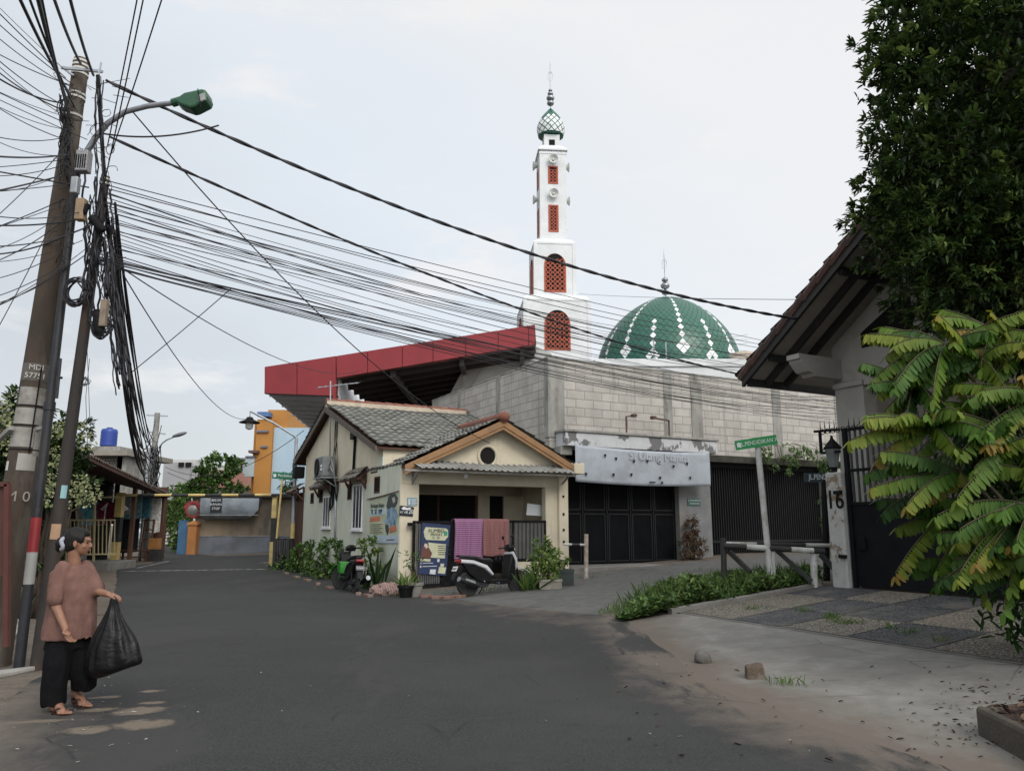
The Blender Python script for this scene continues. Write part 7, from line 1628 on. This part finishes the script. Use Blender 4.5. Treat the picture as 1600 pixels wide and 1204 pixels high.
# ------------------------------------------------------------------ the two parked scooters
def make_scooter(name, label, rear, front, kind, steer=0, lean=.1):
    d = front-rear; ang = math.atan2(d.y, d.x); t = thing(name, label, 'scooter', Vector((rear.x, rear.y, rear.z)), ang)
    M = XF[t.name] @ Matrix.Rotation(-lean if kind == 'white' else lean, 4, 'X'); NB = lambda: MB(M); white = kind == 'white'; WB = 1.26
    FAIR = paint('scooter_white' if white else 'scooter_black', (.5,.51,.53) if white else (.012,.012,.014), .28); ACC = paint('scooter_green', (.03,.22,.025), .35) if not white else FAIR; SEAT = mat('seat_black', (.012,.012,.012), (.02,.02,.02), 9, .7); RIM = mat('rim', (.03,.03,.032) if white else (.25,.25,.26), None, 5, .4, metal=.6)
    rw = .255 if white else .275; tw = .052 if white else .036
    def wheel(c, st=0):
        Mw = M @ Matrix.Translation(Vector(c)) @ Matrix.Rotation(st, 4, 'Z'); b = MB(Mw)
        b.lathe([(rw-.06,-tw*.6),(rw-.045,-tw),(rw-.012,-tw*.8),(rw,0),(rw-.012,tw*.8),(rw-.045,tw),(rw-.06,tw*.6)], 36, (0,0,0), (0,1,0)); w_ = b.build('wheel', RUBBER, t, smooth='auto')
        b = MB(Mw); n_ = 36; ro, ri = rw-.052, rw-.08
        b.ring([(ro*math.cos(a),-tw*.5,ro*math.sin(a)) for a in np.linspace(0,6.283,n_+1)[:-1]], [(ri*math.cos(a),-tw*.5,ri*math.sin(a)) for a in np.linspace(0,6.283,n_+1)[:-1]], (0,tw,0))
        ns = 5 if white else 14
        for i in range(ns): a = i*6.283/ns; b.beam((.03*math.cos(a),0,.03*math.sin(a)), (ri*1.02*math.cos(a+.15),0,ri*1.02*math.sin(a+.15)), .035 if white else .008, .02 if white else .008, (0,1,0))
        b.lathe([(.05,-tw*.9),(.05,tw*.9)], 16, (0,0,0), (0,1,0)); b.build('rim', RIM, w_, smooth='auto')
        return Mw
    wheel((0,0,rw)); Mf = wheel((WB,0,rw), steer)
    def side(pts, hw, nm, m, bev=.03, par=None, taper=None):
        b = NB(); n_ = len(pts); P = [Vector((x, -hw*(taper(x, z) if taper else 1), z)) for x, z in pts]; Q = [Vector((p.x, -p.y, p.z)) for p in P]
        b.add(P+Q, [tuple(range(n_)), tuple(range(2*n_-1, n_-1, -1))] + [(k, n_+k, n_+(k+1) % n_, (k+1) % n_) for k in range(n_)]); return b.build(nm, m, par or t, bevel=bev, smooth='auto')
    # body
    side([(-.2,.68),(-.2,.76),(.1,.73),(.42,.62),(.58,.44),(.54,.4),(.36,.55),(.08,.65)], .135, 'rear_fairing', FAIR, .025, taper=lambda x, z: .65+.35*sstep(-.2,.15,x))
    side([(-.16,.68),(.08,.66),(.34,.56),(.52,.4),(.62,.3),(.55,.24),(.2,.3),(-.04,.48)], .122, 'lower_fairing', PLASTIC, .02)
    side([(-.16,.77),(-.12,.83),(.15,.82),(.3,.77),(.5,.77),(.6,.72),(.56,.67),(.4,.69),(.1,.75)], .125, 'seat', SEAT, .035, taper=lambda x, z: .75+.25*sstep(-.16,.1,x)-.25*sstep(.4,.6,x))
    side([(.5,.26),(.52,.33),(.86,.33),(.98,.3),(.95,.24),(.8,.22)], .13, 'floorboard', PLASTIC, .015)
    side([(.9,.28),(.9,.4),(.95,.62),(1.0,.84),(1.05,.86),(1.09,.7),(1.1,.5),(1.04,.3)], .17 if white else .12, 'leg_shield', PLASTIC, .03, taper=lambda x, z: .7+.3*sstep(.3,.55,z))
    side([(1.0,.86),(1.05,.9),(1.14,.74),(1.17,.58),(1.1,.46),(1.09,.52),(1.1,.66)], .175 if white else .12, 'front_fairing', FAIR if white else PLASTIC, .025, taper=lambda x, z: .55+.45*sstep(.42,.7,z))
    if not white: side([(.88,.38),(.93,.66),(1.1,.66),(1.22,.52),(1.1,.38)], .135, 'green_leg_cover', ACC, .02)
    b = NB(); b.box(1.0,1.04,-.05,.05,.6,.72) ; b.build('glove_box', PLASTIC, t, bevel=.01)
    # front end turns with the steering
    F = lambda x, y, z: Mf @ Vector((x, y, z-rw))
    b = MB(); b.tube([F(0,.075,rw), F(-.07,.07,.62)], .018, 8); b.tube([F(0,-.075,rw), F(-.07,-.07,.62)], .018, 8); b.tube([F(-.07,.0,.6), F(-.2,0,.93)], .028, 10); b.build('fork', RIM if not white else PLASTIC, t, smooth='auto')
    b = MB()
    def fend(s, q):
        a = math.radians(25+s*(130 if white else 150)); r_ = rw+.03; y = (q-.5)*.15; rr2 = r_ + .02*(1-abs(q-.5)*2); return F(math.cos(a)*rr2, y, rw+math.sin(a)*rr2)
    b.grid(fend, 16, 6); b.build('front_fender', ACC, t, smooth=True, thick=.008, fix=False)
    if not white:
        b = MB()
        for s in (-1, 1): b.extr([F(.02,s*.09,rw+.0), F(-.14,s*.085,rw+.3), F(-.3,s*.085,rw+.32), F(-.24,s*.085,rw+.12), F(-.1,s*.09,rw-.06)], Mf.to_3x3() @ Vector((0,s*.012,0)))
        b.build('green_fork_cover', ACC, t)
    H0 = -.2
    b = MB(); b.add([F(H0+x, y, z) for x, y, z in ((-.05,-.14,.9),(.1,-.1,.9),(.1,.1,.9),(-.05,.14,.9),(-.06,-.17,1.0),(.08,-.12,1.0),(.08,.12,1.0),(-.06,.17,1.0),(-.03,-.1,1.05),(.04,-.07,1.04),(.04,.07,1.04),(-.03,.1,1.05))], [(3,2,1,0),(0,1,5,4),(1,2,6,5),(2,3,7,6),(3,0,4,7),(4,5,9,8),(5,6,10,9),(6,7,11,10),(7,4,8,11),(8,9,10,11)]); b.build('handlebar_cover', PLASTIC, t, bevel=.02, smooth='auto')
    b = MB(); b.add([F(H0+x, y, z) for x, y, z in ((.095,-.09,.92),(.095,.09,.92),(.075,.1,.99),(.075,-.1,.99),(.13,-.06,.93),(.13,.06,.93),(.1,.07,.98),(.1,-.07,.98))], [(0,1,5,4),(1,2,6,5),(2,3,7,6),(3,0,4,7),(4,5,6,7)]); b.build('headlight', mat('headlight', (.4,.42,.44), (.3,.32,.34), 5, .1), t)
    for s in (-1, 1):
        b = MB(); b.tube([F(H0-.02,s*.14,.97), F(H0-.06,s*.25,.98), F(H0-.1,s*.35,.97)], .017, 8); b.build('grip', RUBBER, t, smooth=True)
        b = MB(); b.tube([F(H0+.03,s*.2,.98), F(H0+.02,s*.34,.96)], .007, 6); b.build('brake_lever', RIM, t)
        if white:
            b = MB(); b.tube([F(H0-.02,s*.2,1.0), F(H0-.01,s*.24,1.12), F(H0-.02,s*.27,1.17)], .007, 6); b.build('mirror_stem', PLASTIC, t)
            b = MB(); b.ball(F(H0-.02,s*.29,1.2), (.025,.06,.042), 12, 8, Mf.to_3x3()); b.build('mirror', PLASTIC, t, smooth=True)
    # tail
    side([(-.2,.66),(-.27,.71),(-.25,.76),(-.17,.75)], .09, 'tail_light', mat('tail_red', (.22,.015,.02), (.18,.012,.016), 5, .25), .012)
    b = NB(); b.tube([(.02,.1,.8), (-.16,.11,.82), (-.23,.06,.83), (-.23,-.06,.83), (-.16,-.11,.82), (.02,-.1,.8)], .014, 8); b.build('grab_rail', PLASTIC if not white else RIM, t, smooth='auto')
    side([(-.18,.66),(-.3,.5),(-.37,.34),(-.35,.33),(-.25,.45),(-.1,.58)], .07, 'rear_mudguard', PLASTIC, .01)
    b = NB(); b.extr([(-.315,-.1,.52),(-.315,.1,.52),(-.27,.1,.615),(-.27,-.1,.615)], (-.006,0,.003)); pl_ = b.build('number_plate', paint('plate_white' if white else 'plate_dark', (.62,.62,.6) if white else (.1,.1,.11)), t)
    q = M @ Vector((-.304,0,.57)); rt = M.to_3x3() @ Vector((0,-1,0)); uu = M.to_3x3() @ Vector((.045,0,.095)); text('B 4173' if white else 'B 6620', .055, q, rt, uu, INK if white else WHITE, pl_)
    # engine, exhaust, stand, shock
    side([(-.05,.2),(-.07,.3),(.1,.36),(.4,.36),(.52,.28),(.45,.19),(.1,.17)], .085, 'engine', mat('engine_grey', (.06,.06,.062), (.035,.035,.037), 14, .5, metal=.5), .02)
    b = NB(); b.tube([(.4,-.1,.2), (.25,-.14,.19), (.12,-.17,.23)], .02, 8); b.tube([(.14,-.17,.22), (-.02,-.18,.27), (-.24,-.19,.34), (-.3,-.19,.36)], [.04,.055,.055,.045], 12); ex = b.build('exhaust', mat('exhaust_black', (.025,.025,.026), (.04,.04,.04), 8, .4, metal=.5), t, smooth='auto')
    b = NB(); b.extr([(.06,-.235,.26),(-.18,-.245,.34),(-.17,-.245,.38),(.05,-.235,.31)], (0,.01,0)); b.build('heat_shield', GALV if white else PLASTIC, ex)
    b = NB(); b.lathe([(.05,0),(.052,.02),(.03,.02)], 14, (-.3,-.19,.36), (-.93,-.02,.3)); b.build('exhaust_tip', GALV, ex)
    b = NB(); b.tube([(-.02,.1,.3), (.02,.11,.6)], .025, 8); b.build('shock_absorber', PLASTIC, t)
    b = NB(); b.tube([(.45,.1,.24), (.38,.26,-.03)], .012, 6); b.build('side_stand', PLASTIC, t)
    b = NB(); b.beam((.62,-.13,.26), (.62,-.24,.26), .025); b.beam((.3,-.12,.3), (.28,-.22,.3), .022); b.build('foot_peg', STEEL, t)
    return t
r_, f_ = G(731, 932), G(799, 924)
make_scooter('scooter', 'white and black scooter parked in front of the porch gate of the cream house', r_, f_, 'white', math.radians(-12), .06)
r_ = G(554, 927); f_ = G(527, 919)
make_scooter('scooter', 'black scooter with a bright green front fender parked by the house side wall', r_, f_, 'green', math.radians(42), .05)
# ------------------------------------------------------------------ street signs, rails, stones, odds and ends
wb_ = G(1206, 903); Y = 13.6; base = Vector((at(1205,905,Y).x, Y, 0)); base.z = hxy(base.x, base.y)
ss = thing('street_sign', 'bright green street name sign on a tall leaning white pole above the weeds', 'street sign', base)
WP = mat('dirty_white_paint', (.5,.5,.48), (.42,.42,.4), 5, .7, c3=(.25,.23,.2), s3=3)
b = MB(); tp = at(1184, 697, Y); b.tube([base, tp], .052, 12); b.build('pole', WP, ss, smooth='auto')
SG = mat('sign_green_bright', (.015,.27,.07), (.012,.22,.06), 2, .45); l0, l1 = at(1149, 696, Y-.02), at(1214, 686, Y-.1)
dv = (l1-l0).normalized(); upv = Vector((0,0,1)); upv = (upv-dv*upv.dot(dv)).normalized(); nv = dv.cross(upv)
b = MB(); b.extr([l0-upv*.085, l1-upv*.085, l1+upv*.085, l0+upv*.085], -nv*.02); pl_ = b.build('plate', SG, ss)
text('JL.PENDIDIKAN XI', .105, (l0+l1)/2+nv*.004+dv*.06, dv, upv, paint('sign_lettering', (.62,.7,.62)), ss, sx=.8); b = MB(); c = l0+dv*.06+nv*.003; b.extr([c-dv*.03-upv*.04, c+dv*.03-upv*.04, c+dv*.03+upv*.03, c+upv*.05, c-dv*.03+upv*.03], nv*.003); b.build('emblem', WHITE, ss)
b = MB(); b.lathe([(.06,-.02),(.06,.02)], 12, tp); b.build('clamp', GALV, ss)
# dark name sign behind the gate pillar
Y2 = 14.6; g = Vector((at(1292,905,Y2).x, Y2, 0)); g.z = hxy(g.x, g.y); ds = thing('street_sign', 'dark street name sign on a black post partly hidden by the gate pillar', 'street sign', g)
b = MB(); b.tube([g, at(1288, 742, Y2)], .06, 10); b.build('post', BLACK, ds, smooth='auto')
l0, l1 = at(1257, 745, Y2-.05), at(1330, 746, Y2-.02); b = MB(); b.extr([l0-Vector((0,0,.09)), l1-Vector((0,0,.09)), l1+Vector((0,0,.08)), l0+Vector((0,0,.08))], (0,.02,0)); b.build('plate', paint('dark_teal', (.025,.05,.06)), ds)
text('JL.PENDIDIKAN', .14, l0.lerp(l1,.08)+Vector((0,-.025,-.0)), l1-l0, (0,0,1), WHITE, ds, align='LEFT', sx=.72)
# black and white pipe barrier in the weeds
Y3 = 14.0; b0 = Vector((at(1131,900,Y3).x, Y3, 0)); b0.z = hxy(b0.x, b0.y); rb = thing('pipe_barrier', 'low black and white pipe barrier with slanting struts behind the weeds', 'barrier', b0)
def pipe_band(p, q, r, cols, par):
    p, q = Vector(p), Vector(q); n_ = len(cols)
    for i, m_ in enumerate(cols): b = MB(); b.tube([p.lerp(q, i/n_), p.lerp(q, (i+1)/n_)], r, 10); b.build('white_band' if m_ is WP else 'black_band', m_, par, smooth='auto')
pipe_band(at(1130,849,Y3), at(1308,852,Y3+.3), .038, [WP,WP,BLK2,BLK2,BLK2,WP,WP], rb); pipe_band(at(1131,852,Y3-.4), at(1288,861,Y3-.4), .05, [BLK2,BLK2,WP,WP,BLK2,BLK2,WP,WP,BLK2], rb)
for px, m_, py0, r in ((1131,BLK2,840,.05),(1207,WP,854,.055),(1272,WP,858,.06)):
    g = Vector((at(px,905,Y3-.35).x, Y3-.35, 0)); g.z = hxy(g.x, g.y); b = MB(); b.tube([g, at(px-1, py0, Y3-.35)], r, 10); b.build('post', m_, rb, smooth='auto')
for (x0,y0,x1,y1) in ((1140,862,1172,893),(1212,858,1268,908),(1282,866,1310,895)): b = MB(); b.beam(at(x0,y0,Y3-.2), at(x1,y1,Y3-.5), .07); b.build('strut', BLK2, rb)
# short post with a bar beside the porch
g = G(916, 905); ps = thing('portal_post', 'short rusty white post with a thin bar across to the cream column', 'post', g)
b = MB(); b.tube([g, at(916, 834, g.y)], .05, 10); b.build('post', mat('rusty_white', (.5,.47,.43), (.3,.2,.14), 6, .8, c3=(.2,.12,.08), s3=3), ps, smooth='auto')
pipe_band(at(881,850,g.y-.1), at(918,851,g.y), .03, [WP,BLK2,WP], ps)
# a cloth bundle by the corner, edging bricks, rock and broken block
RAG = stripe_mat('rag', (.34,.27,.24), (.16,.08,.07), 9, 'x', .35, .5); c = G(603, 930)
b = MB(); b.ball(c+Vector((0,0,.1)), (.36,.22,.17), 40, 24); b.ball(c+Vector((.22,-.1,.07)), (.2,.16,.12), 30, 16); o = b.build('rag_bundle', RAG, smooth=True, origin=tuple(c)); bake(o, .015, 2); crease(o, .05, (7,7,7)); crease(o, .02, (18,18,18)); tag(o, 'crumpled bundle of striped rags lying at the foot of the house corner', 'rag bundle')
BRK = mat('edging_brick', (.2,.1,.075), (.14,.08,.065), 8, .95, .3, c3=(.2,.18,.16), s3=4)
for i, (px, py) in enumerate(((447,897),(463,903),(480,908),(497,914),(515,920),(560,930),(575,933),(665,934),(682,936),(700,936),(718,934))):
    g = G(px, py); b = MB(); b.box(-.13,.13,-.06,.06,-.03,.07); a = (ANG+math.pi/2 if px < 600 else ANG)+R.uniform(-.3,.3); b.v = [tuple(Matrix.Rotation(a,4,'Z') @ Vector(p) + g) for p in b.v]
    tag(b.build('edging_brick', BRK, origin=tuple(g), bevel=.012), 'loose brick edging along the foot of the cream house', 'brick', 'loose bricks along the house edge')
g = G(1098, 1037); b = MB(); b.ball(g+Vector((0,0,.06)), (.1,.085,.085), 24, 16); o = b.build('rock', mat('river_rock', (.12,.11,.1), (.08,.073,.066), 9, .85, .3), smooth=True, origin=tuple(g)); crease(o, .03, (7,7,7)); tag(o, 'rounded grey rock on the sandy concrete edge', 'rock')
g = G(1181, 1061); b = MB(); b.add([(-.1,-.06,0),(.09,-.075,0),(.1,.07,0),(-.09,.075,0),(-.095,-.05,.12),(.06,-.065,.13),(.09,.06,.15),(-.085,.07,.125),(.03,.0,.165)], [(3,2,1,0),(0,1,5,4),(1,2,6,5),(2,3,7,6),(3,0,4,7),(4,5,8),(5,6,8),(6,7,8),(7,4,8)]); b.v = [tuple(Vector(p)+g) for p in b.v]; tag(b.build('broken_block', mat('broken_block', (.11,.08,.058), (.065,.05,.038), 14, .95, .6, c3=(.2,.175,.15), s3=6), origin=tuple(g), bevel=.012), 'broken brown block lying right of the grey rock', 'block')
# planter corner with leaf litter at the lower right
p0, p1 = G(1528, 1150), G(1640, 1215); z0 = p0.z
pt = thing('planter', 'low worn concrete planter corner filled with brown leaf litter', 'planter', p0)
PC = mat('planter_concrete', (.075,.065,.05), (.052,.045,.036), 7, .95, .4, c3=(.035,.032,.027), s3=3)
e1_ = (p1-p0); e1_.z = 0; e2_ = Vector((1.1, .75, 0)); b = MB(); hgt_ = Vector((0,0,.21)); k = e1_.normalized()*.09; k2 = e2_.normalized()*.09
b.extr([p0-Vector((0,0,.1)), p0+e1_*2.2-Vector((0,0,.1)), p0+e1_*2.2+hgt_, p0+hgt_], e2_.normalized()*.1); b.extr([p0+k2-Vector((0,0,.1)), p0+e2_-Vector((0,0,.1)), p0+e2_+hgt_*.5, p0+k2+hgt_*.95], k); b.build('wall', PC, pt, bevel=.03)
b = MB(); o_ = Vector((0,0,.16))+e1_.normalized()*.08+e2_.normalized()*.08; b.grid(lambda s, t: p0+o_+e1_*2.1*s+e2_*1.3*t+Vector((0,0,.06*noise.noise((s*9,t*7,1)))), 14, 14); b.build('soil', mat('litter_soil', (.05,.03,.022), (.03,.02,.016), 20, 1, .6), pt)
LIT = leaf_mat('dead_leaves', [(0, (.02,.012,.01)), (1, (.12,.08,.05)), (.5, (.05,.026,.018))], .9, 0)
n = 700; s_, t_ = rng.random(n), rng.random(n); P = np.array([tuple(p0+o_+e1_*2.1*a+e2_*1.3*c_+Vector((0,0,.03+.04*rng.random()))) for a, c_ in zip(s_, t_)]); D = rng.normal(size=(n,3)); D[:,2] *= .3
o = leaf_mesh('leaf_litter', P, D, rng.uniform(.05,.11,n), rng.uniform(.02,.04,n), rng.random(n), LIT, pt); o['kind'] = 'stuff'
# dead leaves, twigs and pale litter strewn about: nobody could count it
P = []
for i in range(140):
    px, py = R.gauss(1530, 60), R.gauss(1115, 36)
    if px > 1640 or py < 1035 or py > 1200: continue
    P.append(tuple(G(px, py)+Vector((0,0,.024))))
for i in range(60): P.append(tuple(G(R.uniform(950,1560), R.uniform(1040,1195))+Vector((0,0,.03))))
P = np.array(P); n = len(P); D = rng.normal(size=(n,3)); D[:,2] = np.abs(D[:,2])*.12
o = leaf_mesh('fallen_leaves', P, D, rng.uniform(.015,.07,n), rng.uniform(.006,.022,n), rng.random(n)*.7, LIT, origin=tuple(P.mean(0)), curl=.3); tag(o, 'dead leaves and twigs scattered on the concrete by the planter', 'leaves', kind='stuff')
PAL = leaf_mat('pale_litter', [(0, (.15,.145,.135)), (1, (.42,.42,.4))], .9, 0); P = []
for i in range(42): P.append(tuple(G(R.gauss(120,70), R.gauss(1130,38))+Vector((0,0,.02))))
for i in range(24): P.append(tuple(G(R.uniform(200,1250), R.uniform(930,1190))+Vector((0,0,.022))))
for (px, py) in ((1265,1176),(1345,1040),(1232,1160),(1022,1155),(640,1090),(265,1119),(168,1061),(470,960)): P.append(tuple(G(px, py)+Vector((0,0,.022))))
P = np.array(P); n = len(P); D = rng.normal(size=(n,3)); D[:,2] = np.abs(D[:,2])*.05
o = leaf_mesh('litter', P, D, rng.uniform(.012,.055,n), rng.uniform(.006,.016,n), rng.random(n), PAL, origin=tuple(P.mean(0)), curl=.05); tag(o, 'small pale scraps of litter scattered over the road', 'litter', kind='stuff')
b = MB(); g0, g1 = G(0, 1057), G(66, 1046); tag(b.extr([at(-60,1062,8.0)*Vector((1,1,0)), g1*Vector((1,1,0))+Vector((0,0,0)), g1*Vector((1,1,0))+Vector((-.25,-1.0,0)), at(-60,1085,7.2)*Vector((1,1,0))], (0,0,.05)).build('slab', LP, bevel=.015), kind='structure')
# white lane edge at the turn and kerb line before the barrier
b = MB(); p, q = G(214, 888), G(264, 877); b.beam(p+Vector((0,0,.02)), q+Vector((0,0,.02)), .1, .012); b.beam(G(190,893)+Vector((0,0,.02)), G(452,889)+Vector((0,0,.02)), .06, .012); tag(b.build('road_marking', mat('worn_white', (.3,.3,.29), (.12,.12,.12), 5, .9, lo=.45, hi=.55)), kind='structure')
